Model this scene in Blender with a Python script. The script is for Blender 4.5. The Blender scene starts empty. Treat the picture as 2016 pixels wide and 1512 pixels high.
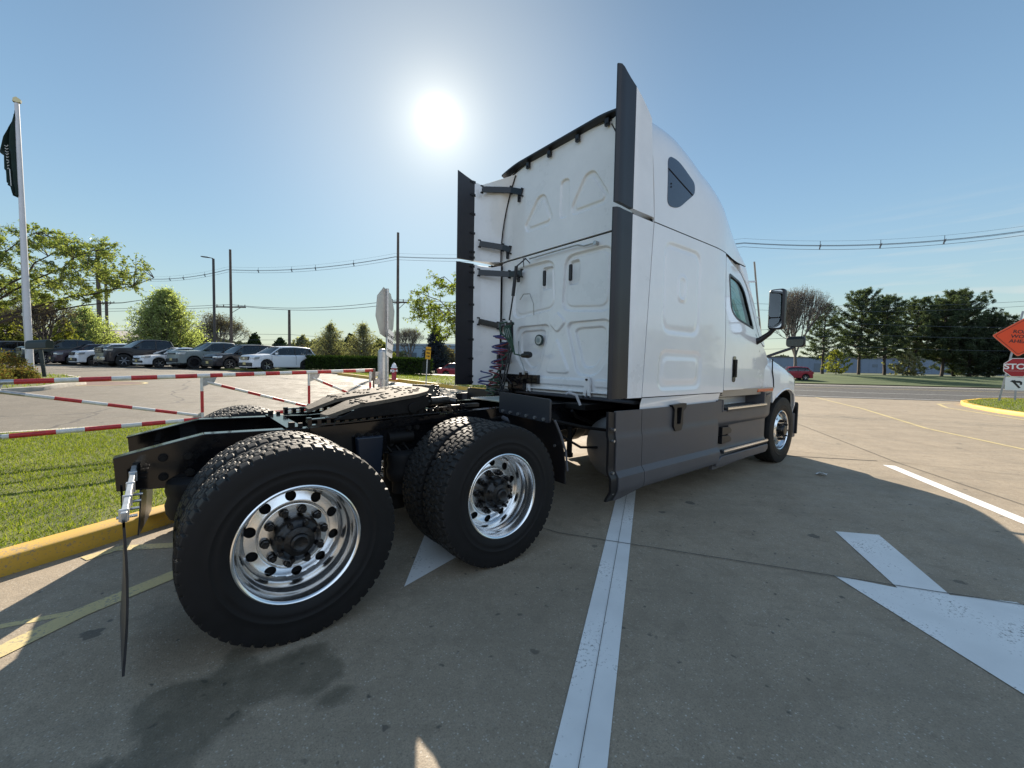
import bpy, bmesh, math, random
import numpy as np
from mathutils import Vector, Matrix, noise
from mathutils.geometry import tessellate_polygon
R = math.radians
PI = math.pi
scene = bpy.context.scene
# ------------------------------------------------------------------ camera
cam_d = bpy.data.cameras.new('camera'); cam = bpy.data.objects.new('camera', cam_d)
scene.collection.objects.link(cam); scene.camera = cam
CR = Vector((0.77656, -0.62979, 0.01782)); CU = Vector((0.01617, 0.04819, 0.99871)); CF = Vector((0.62983, 0.77527, -0.04761))
CL = Vector((-0.4823, -3.4916, 1.4514))
cam.matrix_world = Matrix(((CR.x, CU.x, -CF.x, CL.x), (CR.y, CU.y, -CF.y, CL.y), (CR.z, CU.z, -CF.z, CL.z), (0, 0, 0, 1)))
cam_d.sensor_width = 36; cam_d.lens = 36 * 813.54 / 2016; cam_d.clip_start = 0.05; cam_d.clip_end = 3000
# ------------------------------------------------------------------ sky, sun, exposure
SUN_EL, SUN_AZ = 29.3, 61.35           # elevation; azimuth from +X towards +Y
SUNV = Vector((math.cos(R(SUN_EL)) * math.cos(R(SUN_AZ)), math.cos(R(SUN_EL)) * math.sin(R(SUN_AZ)), math.sin(R(SUN_EL))))
world = bpy.data.worlds.new("World"); scene.world = world; world.use_nodes = True
wt = world.node_tree; wt.nodes.clear()
def wn(t, **k):
    n = wt.nodes.new(t)
    for a, b in k.items(): setattr(n, a, b)
    return n
sky = wn('ShaderNodeTexSky', sky_type='NISHITA', sun_disc=False, sun_elevation=R(SUN_EL), sun_rotation=R(90 - SUN_AZ), altitude=50, air_density=1.0, dust_density=0.05, ozone_density=1.6)
bg = wn('ShaderNodeBackground'); bg.inputs[1].default_value = 0.07
geo = wn('ShaderNodeTexCoord')
dot = wn('ShaderNodeVectorMath', operation='DOT_PRODUCT'); dot.inputs[1].default_value = SUNV
nrm = wn('ShaderNodeVectorMath', operation='NORMALIZE'); wt.links.new(geo.outputs['Generated'], nrm.inputs[0]); wt.links.new(nrm.outputs[0], dot.inputs[0])
def wmath(op, a, b=None, clamp=False):
    n = wn('ShaderNodeMath', operation=op); n.use_clamp = clamp
    for i, v in enumerate((a, b)):
        if v is None: continue
        if isinstance(v, (int, float)): n.inputs[i].default_value = v
        else: wt.links.new(v, n.inputs[i])
    return n.outputs[0]
c1 = wmath('MAXIMUM', dot.outputs['Value'], 0.0)
glow = wmath('ADD', wmath('MULTIPLY', wmath('POWER', c1, 2600.0), 9.0), wmath('ADD', wmath('MULTIPLY', wmath('POWER', c1, 300.0), 2.6), wmath('MULTIPLY', wmath('POWER', c1, 22.0), 2.4)))
gcol = wn('ShaderNodeVectorMath', operation='SCALE'); gcol.inputs[0].default_value = (1.0, 0.93, 0.74); wt.links.new(glow, gcol.inputs['Scale'])
# thin cirrus wisps
cmap = wn('ShaderNodeMapping'); cmap.inputs['Scale'].default_value = (2.2, 2.2, 26); cmap.inputs['Rotation'].default_value = (0.05, 0.06, 0); wt.links.new(nrm.outputs[0], cmap.inputs[0])
cno = wn('ShaderNodeTexNoise'); cno.inputs['Scale'].default_value = 2.6; cno.inputs['Detail'].default_value = 7; wt.links.new(cmap.outputs[0], cno.inputs['Vector'])
sep = wn('ShaderNodeSeparateXYZ'); wt.links.new(nrm.outputs[0], sep.inputs[0])
cm = wmath('MULTIPLY', wmath('SUBTRACT', cno.outputs['Fac'], 0.51, True), 3.0, True)
side = wmath('MULTIPLY', wmath('SUBTRACT', wmath('SUBTRACT', sep.outputs['X'], sep.outputs['Y']), 0.5), 2.0, True)
band = wmath('MULTIPLY', wmath('SUBTRACT', 0.30, sep.outputs['Z'], True), 6.0, True)
cf = wmath('MULTIPLY', wmath('MULTIPLY', cm, side), band)
# slight whitening of the low sky by distant haze
hz = wmath('POWER', wmath('SUBTRACT', 1.0, wmath('ABSOLUTE', sep.outputs['Z']), True), 9.0)
mixh = wn('ShaderNodeMix', data_type='RGBA'); mixh.inputs[7].default_value = (4.9, 5.2, 4.7, 1)
wt.links.new(wmath('MULTIPLY', hz, 0.62), mixh.inputs[0])
sepz = wn('ShaderNodeSeparateXYZ'); wt.links.new(nrm.outputs[0], sepz.inputs[0])
satn = wn('ShaderNodeHueSaturation'); satn.inputs['Saturation'].default_value = .98
lum = wn('ShaderNodeRGBToBW'); wt.links.new(sky.outputs[0], lum.inputs[0])
flat = wmath('MULTIPLY', wmath('POWER', wmath('DIVIDE', wmath('MAXIMUM', lum.outputs[0], 0.05), 3.2), -0.80), 0.92)
flat = wmath('MULTIPLY', flat, wmath('MAXIMUM', .68, wmath('SUBTRACT', 1.38, wmath('MULTIPLY', wmath('MAXIMUM', sepz.outputs['Z'], 0.0), 1.10))))
skv = wn('ShaderNodeVectorMath', operation='SCALE'); wt.links.new(sky.outputs[0], skv.inputs[0]); wt.links.new(flat, skv.inputs['Scale']); wt.links.new(skv.outputs[0], satn.inputs['Color'])
tint = wn('ShaderNodeVectorMath', operation='MULTIPLY'); tint.inputs[1].default_value = (.96, 1.02, .93); wt.links.new(satn.outputs[0], tint.inputs[0]); wt.links.new(tint.outputs[0], mixh.inputs[6])
mixc = wn('ShaderNodeMix', data_type='RGBA'); mixc.inputs[7].default_value = (5.0, 5.2, 5.0, 1)
wt.links.new(cf, mixc.inputs[0]); wt.links.new(mixh.outputs[2], mixc.inputs[6])
# added sky fill opposite the sun, out of view, to brighten shaded faces
anti_fill = wn('ShaderNodeMapRange', interpolation_type='SMOOTHSTEP'); anti_fill.inputs[1].default_value = 0.12; anti_fill.inputs[2].default_value = -0.55; wt.links.new(dot.outputs['Value'], anti_fill.inputs[0])
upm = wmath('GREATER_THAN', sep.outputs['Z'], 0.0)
mixa = wn('ShaderNodeMix', data_type='RGBA'); mixa.inputs[7].default_value = (5.5, 7.0, 9.0, 1); wt.links.new(wmath('MULTIPLY', anti_fill.outputs[0], upm), mixa.inputs[0]); wt.links.new(mixc.outputs[2], mixa.inputs[6])
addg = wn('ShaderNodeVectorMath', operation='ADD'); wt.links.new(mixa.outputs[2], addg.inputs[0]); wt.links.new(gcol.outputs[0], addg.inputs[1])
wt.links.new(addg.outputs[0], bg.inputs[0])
wo = wn('ShaderNodeOutputWorld'); wt.links.new(bg.outputs[0], wo.inputs[0])
sd = bpy.data.lights.new('sun', 'SUN'); sun = bpy.data.objects.new('sun', sd); scene.collection.objects.link(sun)
sd.energy = 4.8; sd.angle = R(0.53); sd.color = (1.0, 0.89, 0.74)
sun.rotation_euler = (-SUNV).to_track_quat('-Z', 'Y').to_euler(); sun.location = SUNV * 50
scene.view_settings.view_transform = 'Standard'; scene.view_settings.look = 'None'
scene.view_settings.exposure = 1.12; scene.view_settings.gamma = 1; scene.view_settings.use_curve_mapping = False
scene.cycles.max_bounces = 10; scene.cycles.transparent_max_bounces = 16; scene.cycles.use_denoising = True
scene.cycles.sample_clamp_indirect = 6.0

# ------------------------------------------------------------------ helpers
def setp(o, label=None, cat=None, group=None, kind=None):
    if label: o['label'] = label
    if cat: o['category'] = cat
    if group: o['group'] = group
    if kind: o['kind'] = kind
    return o
def thing(name, label, cat, loc=(0, 0, 0), rz=0.0, group=None):
    o = bpy.data.objects.new(name, None); scene.collection.objects.link(o)
    o.empty_display_size = 0.2; o.location = loc; o.rotation_euler = (0, 0, rz)
    return setp(o, label, cat, group)
MATS = {}
def hexlin(c):
    return tuple(c) + (1,) if len(c) == 3 else c
def mat(name, col=(.5, .5, .5), rough=.5, metal=0.0, noise_amt=0.0, nscale=8.0, bump=0.0, bscale=60.0, coat=0.0, emit=None, estr=0, trans=0, col2=None, spec=.5, island=0.0, rvar=0.0):
    if name in MATS: return MATS[name]
    m = bpy.data.materials.new(name); m.use_nodes = True; nt = m.node_tree
    b = nt.nodes['Principled BSDF']
    b.inputs['Base Color'].default_value = hexlin(col); b.inputs['Roughness'].default_value = rough; b.inputs['Metallic'].default_value = metal
    b.inputs['Coat Weight'].default_value = coat; b.inputs['Coat Roughness'].default_value = 0.04
    b.inputs['Specular IOR Level'].default_value = spec
    tc = nt.nodes.new('ShaderNodeTexCoord')
    if noise_amt or col2 or rvar:
        n = nt.nodes.new('ShaderNodeTexNoise'); n.inputs['Scale'].default_value = nscale; n.inputs['Detail'].default_value = 6; n.inputs['Roughness'].default_value = .62
        nt.links.new(tc.outputs['Object'], n.inputs['Vector'])
        if noise_amt or col2:
            ramp = nt.nodes.new('ShaderNodeMapRange'); ramp.inputs[1].default_value = .32; ramp.inputs[2].default_value = .68; nt.links.new(n.outputs['Fac'], ramp.inputs[0])
            mx = nt.nodes.new('ShaderNodeMix'); mx.data_type = 'RGBA'
            a = tuple(max(0, c * (1 - noise_amt)) for c in col[:3]); b2 = col2 if col2 else tuple(min(1, c * (1 + noise_amt)) for c in col[:3])
            mx.inputs[6].default_value = a + (1,); mx.inputs[7].default_value = tuple(b2) + (1,)
            nt.links.new(ramp.outputs[0], mx.inputs[0]); nt.links.new(mx.outputs[2], b.inputs['Base Color'])
        if rvar:
            rr = nt.nodes.new('ShaderNodeMapRange'); rr.inputs[1].default_value = .3; rr.inputs[2].default_value = .7; rr.inputs[3].default_value = max(0, rough - rvar); rr.inputs[4].default_value = min(1, rough + rvar)
            nt.links.new(n.outputs['Fac'], rr.inputs[0]); nt.links.new(rr.outputs[0], b.inputs['Roughness'])
    if bump:
        n2 = nt.nodes.new('ShaderNodeTexNoise'); n2.inputs['Scale'].default_value = bscale; n2.inputs['Detail'].default_value = 3
        nt.links.new(tc.outputs['Object'], n2.inputs['Vector'])
        bp = nt.nodes.new('ShaderNodeBump'); bp.inputs['Strength'].default_value = bump; bp.inputs['Distance'].default_value = .01
        nt.links.new(n2.outputs['Fac'], bp.inputs['Height']); nt.links.new(bp.outputs[0], b.inputs['Normal'])
    if emit: b.inputs['Emission Color'].default_value = hexlin(emit); b.inputs['Emission Strength'].default_value = estr
    MATS[name] = m; return m
def leafmat(name, ca, cb, trans=.35):
    if name in MATS: return MATS[name]
    m = bpy.data.materials.new(name); m.use_nodes = True; nt = m.node_tree; nt.nodes.clear()
    out = nt.nodes.new('ShaderNodeOutputMaterial'); d = nt.nodes.new('ShaderNodeBsdfDiffuse'); t = nt.nodes.new('ShaderNodeBsdfTranslucent'); mx = nt.nodes.new('ShaderNodeMixShader')
    g = nt.nodes.new('ShaderNodeNewGeometry'); cr = nt.nodes.new('ShaderNodeMix'); cr.data_type = 'RGBA'
    cr.inputs[6].default_value = ca + (1,); cr.inputs[7].default_value = cb + (1,)
    nt.links.new(g.outputs['Random Per Island'], cr.inputs[0]); nt.links.new(cr.outputs[2], d.inputs[0])
    br = nt.nodes.new('ShaderNodeVectorMath'); br.operation = 'MULTIPLY'; br.inputs[1].default_value = (1.5, 1.7, .8)
    nt.links.new(cr.outputs[2], br.inputs[0]); nt.links.new(br.outputs[0], t.inputs[0])
    mx.inputs[0].default_value = trans; nt.links.new(d.outputs[0], mx.inputs[1]); nt.links.new(t.outputs[0], mx.inputs[2]); nt.links.new(mx.outputs[0], out.inputs[0])
    MATS[name] = m; return m
def glassmat(name, tint=(.75, .9, .9), rough=0.0, opac=.25, dark=(.01, .012, .013), ior=1.5):
    if name in MATS: return MATS[name]
    m = bpy.data.materials.new(name); m.use_nodes = True; nt = m.node_tree; nt.nodes.clear()
    out = nt.nodes.new('ShaderNodeOutputMaterial'); tr = nt.nodes.new('ShaderNodeBsdfTransparent'); tr.inputs[0].default_value = tint + (1,)
    gl = nt.nodes.new('ShaderNodeBsdfGlossy'); gl.inputs['Roughness'].default_value = rough
    df = nt.nodes.new('ShaderNodeBsdfDiffuse'); df.inputs[0].default_value = dark + (1,)
    fr = nt.nodes.new('ShaderNodeFresnel'); fr.inputs[0].default_value = ior
    m1 = nt.nodes.new('ShaderNodeMixShader'); m1.inputs[0].default_value = opac; nt.links.new(tr.outputs[0], m1.inputs[1]); nt.links.new(df.outputs[0], m1.inputs[2])
    m2 = nt.nodes.new('ShaderNodeMixShader'); nt.links.new(fr.outputs[0], m2.inputs[0]); nt.links.new(m1.outputs[0], m2.inputs[1]); nt.links.new(gl.outputs[0], m2.inputs[2])
    nt.links.new(m2.outputs[0], out.inputs[0]); MATS[name] = m; return m

class MB:
    def __init__(s): s.v = []; s.f = []; s.m = []; s.cur = 0
    def add(s, vs, fs, mi=None):
        b = len(s.v); s.v.extend([tuple(v) for v in vs]); s.f.extend([tuple(i + b for i in f) for f in fs]); s.m.extend([s.cur if mi is None else mi] * len(fs)); return s
    def box(s, c, d, rot=None, mi=None, taper=None):
        x, y, z = (k / 2 for k in d); vs = []
        for sz in (-1, 1):
            t = (taper if (taper and sz > 0) else 1)
            for sx, sy in ((-1, -1), (1, -1), (1, 1), (-1, 1)): vs.append(Vector((sx * x * t, sy * y * t, sz * z)))
        if rot is not None: vs = [rot @ v for v in vs]
        vs = [v + Vector(c) for v in vs]
        return s.add(vs, [(3, 2, 1, 0), (4, 5, 6, 7), (0, 1, 5, 4), (1, 2, 6, 5), (2, 3, 7, 6), (3, 0, 4, 7)], mi)
    def bar(s, a, b, w, h=None, up=(0, 0, 1), mi=None):
        a, b = Vector(a), Vector(b); d = b - a; L = d.length; d.normalize(); h = h or w
        u = Vector(up)
        if abs(d.dot(u)) > .98: u = Vector((1, 0, 0))
        r = d.cross(u).normalized(); u = r.cross(d).normalized()
        return s.box((a + b) / 2, (w, L, h), Matrix((r, d, u)).transposed(), mi)
    def cyl(s, a, b, r0, r1=None, n=16, caps=True, mi=None):
        a, b = Vector(a), Vector(b); r1 = r0 if r1 is None else r1; d = (b - a).normalized()
        u = d.orthogonal().normalized(); w = d.cross(u); vs = []
        for p, r in ((a, r0), (b, r1)):
            for i in range(n):
                t = 2 * PI * i / n; vs.append(p + (u * math.cos(t) + w * math.sin(t)) * r)
        fs = [(i, (i + 1) % n, n + (i + 1) % n, n + i) for i in range(n)]
        if caps: fs += [tuple(range(n))[::-1], tuple(range(n, 2 * n))]
        return s.add(vs, fs, mi)
    def tube(s, pts, r, n=8, caps=True, mi=None, closed=False):
        pts = [Vector(p) for p in pts]; k = len(pts); rs = r if isinstance(r, (list, tuple)) else [r] * k
        vs = []; u = None
        for i, p in enumerate(pts):
            if closed: d = pts[(i + 1) % k] - pts[i - 1]
            else: d = pts[min(i + 1, k - 1)] - pts[max(i - 1, 0)]
            if d.length < 1e-9: d = Vector((0, 0, 1))
            d.normalize()
            u = d.orthogonal().normalized() if u is None else (u - d * u.dot(d))
            if u.length < 1e-6: u = d.orthogonal()
            u.normalize(); w = d.cross(u)
            for j in range(n):
                t = 2 * PI * j / n; vs.append(p + (u * math.cos(t) + w * math.sin(t)) * rs[i])
        fs = []
        for i in range(k if closed else k - 1):
            for j in range(n):
                a = i * n + j; b = i * n + (j + 1) % n; c = ((i + 1) % k) * n + (j + 1) % n; d2 = ((i + 1) % k) * n + j
                fs.append((a, b, c, d2))
        if caps and not closed: fs += [tuple(range(n))[::-1], tuple(range((k - 1) * n, k * n))]
        return s.add(vs, fs, mi)
    def lathe(s, prof, c=(0, 0, 0), axis='z', n=32, mi=None, closed=False):
        # prof: (radius, height)
        vs = []
        for r, h in prof:
            for i in range(n):
                t = 2 * PI * i / n; a, b = r * math.cos(t), r * math.sin(t)
                p = (a, b, h) if axis == 'z' else ((a, h, b) if axis == 'y' else (h, a, b))
                vs.append((p[0] + c[0], p[1] + c[1], p[2] + c[2]))
        k = len(prof); fs = []
        for i in range(k if closed else k - 1):
            for j in range(n):
                q = (i * n + j, i * n + (j + 1) % n, ((i + 1) % k) * n + (j + 1) % n, ((i + 1) % k) * n + j)
                fs.append(q[::-1] if axis == 'y' else q)
        return s.add(vs, fs, mi)
    def prism(s, poly, h0, h1, axis='z', mi=None):
        # poly in the 2 other axes, extruded along axis
        def P(a, b, h): return (a, b, h) if axis == 'z' else ((a, h, b) if axis == 'y' else (h, a, b))
        n = len(poly); vs = [P(a, b, h0) for a, b in poly] + [P(a, b, h1) for a, b in poly]
        return s.add(vs, [tuple(range(n))[::-1], tuple(range(n, 2 * n))] + [(i, (i + 1) % n, n + (i + 1) % n, n + i) for i in range(n)], mi)
    def sphere(s, c, r, n=12, m=8, mi=None, sc=(1, 1, 1)):
        vs = [(c[0], c[1], c[2] + r * sc[2])]
        for i in range(1, m):
            t = PI * i / m
            for j in range(n):
                a = 2 * PI * j / n; vs.append((c[0] + r * math.sin(t) * math.cos(a) * sc[0], c[1] + r * math.sin(t) * math.sin(a) * sc[1], c[2] + r * math.cos(t) * sc[2]))
        vs.append((c[0], c[1], c[2] - r * sc[2])); fs = []
        for j in range(n): fs.append((0, 1 + j, 1 + (j + 1) % n))
        for i in range(m - 2):
            for j in range(n): fs.append((1 + i * n + j, 1 + (i + 1) * n + j, 1 + (i + 1) * n + (j + 1) % n, 1 + i * n + (j + 1) % n))
        L = len(vs) - 1
        for j in range(n): fs.append((L, 1 + (m - 2) * n + (j + 1) % n, 1 + (m - 2) * n + j))
        return s.add(vs, fs, mi)
    def grid(s, rows, mi=None, flip=False, closed=False):
        n = len(rows[0]); vs = [p for r in rows for p in r]; fs = []
        for i in range(len(rows) - 1):
            for j in range(n if closed else n - 1):
                q = (i * n + j, i * n + (j + 1) % n, (i + 1) * n + (j + 1) % n, (i + 1) * n + j); fs.append(q[::-1] if flip else q)
        return s.add(vs, fs, mi)
    def mir(s):
        o = MB(); o.v = [(x, -y, z) for x, y, z in s.v]; o.f = [f[::-1] for f in s.f]; o.m = list(s.m); return o
    def join(s, o):
        b = len(s.v); s.v.extend(o.v); s.f.extend([tuple(i + b for i in f) for f in o.f]); s.m.extend(o.m); return s
    def move(s, M):
        s.v = [tuple(M @ Vector(v)) for v in s.v]; return s
    def build(s, name, mats, parent=None, smooth=35, bevel=0, label=None, cat=None, group=None, kind=None, fixn=False, seg=2):
        me = bpy.data.meshes.new(name); me.from_pydata(s.v, [], s.f)
        for m in (mats if isinstance(mats, (list, tuple)) else [mats]): me.materials.append(m)
        if any(s.m): me.polygons.foreach_set('material_index', s.m)
        if fixn:
            bm = bmesh.new(); bm.from_mesh(me); bmesh.ops.recalc_face_normals(bm, faces=bm.faces); bm.to_mesh(me); bm.free()
        if smooth:
            me.polygons.foreach_set('use_smooth', [True] * len(me.polygons)); me.set_sharp_from_angle(angle=R(smooth))
        me.update()
        o = bpy.data.objects.new(name, me); scene.collection.objects.link(o)
        if parent: o.parent = parent
        if bevel:
            b = o.modifiers.new('bevel', 'BEVEL'); b.width = bevel; b.segments = seg; b.limit_method = 'ANGLE'; b.angle_limit = R(40); b.harden_normals = True
        return setp(o, label, cat, group, kind)
def build_split(mb, name, m, parent, **k):
    """each separate piece of the builder becomes a part of its own"""
    par = list(range(len(mb.v)))
    def fd(i):
        while par[i] != i: par[i] = par[par[i]]; i = par[i]
        return i
    for f in mb.f:
        a = fd(f[0])
        for j in f[1:]: par[fd(j)] = a
    isl = {}
    for i in range(len(mb.v)): isl.setdefault(fd(i), []).append(i)
    bx = [(ids, [min(mb.v[i][c] for i in ids) - .002 for c in range(3)], [max(mb.v[i][c] for i in ids) + .002 for c in range(3)]) for ids in isl.values()]
    cl = []
    for ids, lo, hi in bx:
        ids = list(ids); rest = []
        for q in cl:
            if all(q[1][c] <= hi[c] and q[2][c] >= lo[c] for c in range(3)): ids += q[0]; lo = [min(a, b) for a, b in zip(lo, q[1])]; hi = [max(a, b) for a, b in zip(hi, q[2])]
            else: rest.append(q)
        cl = rest + [(ids, lo, hi)]
    own = {}
    for n, (ids, _, _) in enumerate(cl):
        for i in ids: own[i] = n
    outs = []
    for n, (ids, _, _) in enumerate(cl):
        mp = {i: j for j, i in enumerate(ids)}; o = MB(); o.v = [mb.v[i] for i in ids]
        for f, mi in zip(mb.f, mb.m):
            if own[f[0]] == n: o.f.append(tuple(mp[i] for i in f)); o.m.append(mi)
        outs.append(o.build(name, m, parent, **k))
    return outs
def npmesh(name, V, F, mats, parent=None, smooth=False, **k):
    me = bpy.data.meshes.new(name); V = np.asarray(V, dtype=np.float32); F = np.asarray(F, dtype=np.int32)
    me.vertices.add(len(V)); me.vertices.foreach_set('co', V.ravel())
    n = F.shape[1]; me.loops.add(F.size); me.loops.foreach_set('vertex_index', F.ravel())
    me.polygons.add(len(F)); me.polygons.foreach_set('loop_start', np.arange(0, F.size, n, dtype=np.int32)); me.polygons.foreach_set('loop_total', np.full(len(F), n, dtype=np.int32))
    for m in (mats if isinstance(mats, (list, tuple)) else [mats]): me.materials.append(m)
    if smooth: me.polygons.foreach_set('use_smooth', [True] * len(F))
    me.update(calc_edges=True); me.validate()
    o = bpy.data.objects.new(name, me); scene.collection.objects.link(o)
    if parent: o.parent = parent
    return setp(o, **k)
def copy_tree(o, parent=None):
    c = o.copy(); scene.collection.objects.link(c); c.parent = parent
    for ch in list(o.children): copy_tree(ch, c)
    return c
def text_mb(txt, size, M, depth=.002, mi=None, spacing=1.0, bold=.0, align='CENTER'):
    cu = bpy.data.curves.new('t', 'FONT'); cu.body = txt; cu.size = size; cu.extrude = depth; cu.align_x = align; cu.align_y = 'CENTER'; cu.space_character = spacing; cu.offset = bold
    o = bpy.data.objects.new('t', cu); scene.collection.objects.link(o); dg = bpy.context.evaluated_depsgraph_get(); dg.update()
    me = o.evaluated_get(dg).to_mesh(); mb = MB(); mb.add([M @ v.co for v in me.vertices], [tuple(p.vertices) for p in me.polygons], mi)
    o.evaluated_get(dg).to_mesh_clear(); bpy.data.objects.remove(o); bpy.data.curves.remove(cu); return mb
def smst(a, b, x):
    t = min(1, max(0, (x - a) / (b - a))); return t * t * (3 - 2 * t)
ZY = [(-1e3, 0), (3, 0), (6.4, .08), (10, .25), (15, .5), (24, .66), (30, .72), (40, .8), (60, 1.0), (200, 1.6)]
def zg(x, y):
    f = float(np.interp(y, [a for a, _ in ZY], [b for _, b in ZY]))
    n = .77 * x + .64 * y
    return f * (1 - smst(25, 35, n)) + .7 * smst(43, 62, n)
def rpoly(pts, r, seg=6):
    """round the corners of a closed 2D polygon"""
    out = []; n = len(pts)
    for i in range(n):
        p0, p1, p2 = (Vector(pts[i - 1]), Vector(pts[i]), Vector(pts[(i + 1) % n]))
        rr = r[i] if isinstance(r, (list, tuple)) else r
        a = (p0 - p1); b = (p2 - p1); d = min(rr, a.length * .45, b.length * .45)
        if d < 1e-5: out.append(tuple(p1)); continue
        a = p1 + a.normalized() * d; b = p1 + b.normalized() * d
        for k in range(seg + 1):
            t = k / seg; out.append(tuple(a * (1 - t) ** 2 + p1 * 2 * t * (1 - t) + b * t * t))
    return out
def cut2d(outer, holes=(), sx=.1, sy=.1):
    """tessellate a 2D polygon with holes, cut it on a regular grid; returns verts2d, faces"""
    polys = [[Vector((a, b, 0)) for a, b in outer]] + [[Vector((a, b, 0)) for a, b in h] for h in holes]
    tris = tessellate_polygon(polys); flat = [v for p in polys for v in p]
    bm = bmesh.new(); vs = [bm.verts.new(v) for v in flat]
    for t in tris:
        try: bm.faces.new([vs[i] for i in t])
        except ValueError: pass
    bmesh.ops.dissolve_limit(bm, angle_limit=.01, verts=bm.verts, edges=bm.edges) if not holes else None
    xs = [v.x for v in flat]; ys = [v.y for v in flat]
    for ax, lo, hi, st in ((0, min(xs), max(xs), sx), (1, min(ys), max(ys), sy)):
        k = math.ceil(lo / st + 1e-6)
        while k * st < hi - 1e-6:
            co = Vector((0, 0, 0)); co[ax] = k * st; no = Vector((0, 0, 0)); no[ax] = 1
            bmesh.ops.bisect_plane(bm, geom=bm.verts[:] + bm.edges[:] + bm.faces[:], plane_co=co, plane_no=no, dist=1e-6); k += 1
    bmesh.ops.triangulate(bm, faces=[f for f in bm.faces if len(f.verts) > 4])
    bmesh.ops.recalc_face_normals(bm, faces=bm.faces)
    bm.verts.ensure_lookup_table(); bm.verts.index_update()
    V = [(v.co.x, v.co.y) for v in bm.verts]; F = []
    for f in bm.faces:
        idx = [v.index for v in f.verts]
        if f.normal.z < 0: idx = idx[::-1]
        F.append(tuple(idx))
    E = [(e.verts[0].index, e.verts[1].index) for e in bm.edges if len(e.link_faces) == 1]
    # orient boundary edges with their face
    fe = set()
    for f in F:
        for i in range(len(f)): fe.add((f[i], f[(i + 1) % len(f)]))
    E = [(a, b) if (a, b) in fe else (b, a) for a, b in E]
    bm.free(); return V, F, E
def sheet(fm, outer, holes=(), sx=.1, sy=.1, thick=.02, back=False):
    """2D outline mapped by fm(a,b,depth) with a turned-in rim"""
    V, F, E = cut2d(outer, holes, sx, sy); mb = MB()
    top = [fm(a, b, 0) for a, b in V]; n = len(top)
    low = [fm(a, b, thick) for a, b in V] if thick else []
    fs = list(F)
    if thick:
        fs += [(b, a, a + n, b + n) for a, b in E]
        if back: fs += [tuple(i + n for i in f[::-1]) for f in F]
    mb.add(top + low, fs); return mb
def drape(poly, off, holes=(), st=1.0, name=None, m=None, thick=0, **k):
    V, F, E = cut2d(poly, holes, st, st); mb = MB(); n = len(V)
    mb.add([(a, b, zg(a, b) + off) for a, b in V] + ([(a, b, zg(a, b) - .1) for a, b in V] if thick else []), list(F) + ([(b, a, a + n, b + n) for a, b in E] if thick else []))
    return mb.build(name, m, smooth=0, **k) if name else mb
def strip(pts, w):
    """polyline to closed polygon of width w (2D)"""
    L = []; Rr = []
    for i, p in enumerate(pts):
        p = Vector(p); d = (Vector(pts[min(i + 1, len(pts) - 1)]) - Vector(pts[max(i - 1, 0)])).normalized(); nn = Vector((-d.y, d.x)) * w / 2
        L.append(tuple(p + nn)); Rr.append(tuple(p - nn))
    return L + Rr[::-1]
# ------------------------------------------------------------------ materials
white = mat('white_paint', (.84, .84, .84), .22, coat=1.0, noise_amt=.03, nscale=2, rvar=.06)
white2 = mat('white_primer', (.80, .80, .80), .32, coat=.7, noise_amt=.05, nscale=2.4, rvar=.08)
grey_pl = mat('grey_plastic', (.080, .077, .082), .44, noise_amt=.10, nscale=5, bump=.06, bscale=300, rvar=.06)
blk_pl = mat('black_plastic', (.008, .008, .010), .42, noise_amt=.2, nscale=6)
blk_fr = mat('black_frame_paint', (.005, .005, .006), .10, noise_amt=.3, nscale=5, rvar=.05)
chassis = mat('dirty_chassis', (.006, .005, .0045), .6, spec=.25, noise_amt=.5, nscale=9, bump=.2, bscale=40)
rubber = mat('tyre_rubber', (.0085, .008, .0085), .62, spec=.28, noise_amt=.25, nscale=7, rvar=.08)
treadm = mat('tread_rubber', (.018, .0165, .015), .62, spec=.35, noise_amt=.3, nscale=20, bump=.15, bscale=90)
alu = mat('polished_aluminium', (.90, .90, .90), .22, 1.0, rvar=.03, nscale=14)
steelz = mat('zinc_steel', (.45, .45, .45), .38, .9, noise_amt=.2, nscale=20)
hubblk = mat('greasy_black_hub', (.006, .0055, .006), .36, noise_amt=.5, nscale=25, bump=.35, bscale=50)
gapm = mat('dark_gap', (.004, .004, .005), .9)
greasem = mat('weathered_grease_plate', (.20, .165, .12), .8, .1, col2=(.075, .06, .045), noise_amt=.25, nscale=22, bump=.4, bscale=60)
amber = mat('amber_lens', (.55, .07, .01), .2, coat=.5)
cabglass = glassmat('cab_glass', (.62, .90, .86), opac=.12)
darkglass = mat('dark_window_cover', (.035, .045, .075), .18, coat=.5)
winglass = glassmat('windshield_glass', (.55, .65, .65), opac=.35)
# ------------------------------------------------------------------ the semi truck
TR = thing('semi_truck', 'white sleeper cab truck tractor without a trailer, seen from its right rear', 'truck')
def wside(x, z):
    w = 1.27
    if x > 4.5: w -= .03 * (x - 4.5) + .02 * (x - 4.5) ** 2
    if z > 1.8: w -= .11 * (z - 1.8) * smst(4.2, 5.2, x)
    return w
def sdf_poly(P, poly):
    P = np.asarray(P, float); d = np.full(len(P), 1e9); ins = np.zeros(len(P), bool); n = len(poly)
    for i in range(n):
        a = np.array(poly[i], float); b = np.array(poly[(i + 1) % n], float); e = b - a; w = P - a
        t = np.clip((w @ e) / max(e @ e, 1e-12), 0, 1); d = np.minimum(d, np.hypot(*(w - t[:, None] * e).T))
        c = (a[1] > P[:, 1]) != (b[1] > P[:, 1])
        with np.errstate(divide='ignore', invalid='ignore'):
            xx = (b[0] - a[0]) * (P[:, 1] - a[1]) / (b[1] - a[1]) + a[0]
        ins ^= c & (P[:, 0] < xx)
    return np.where(ins, -d, d)
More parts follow.
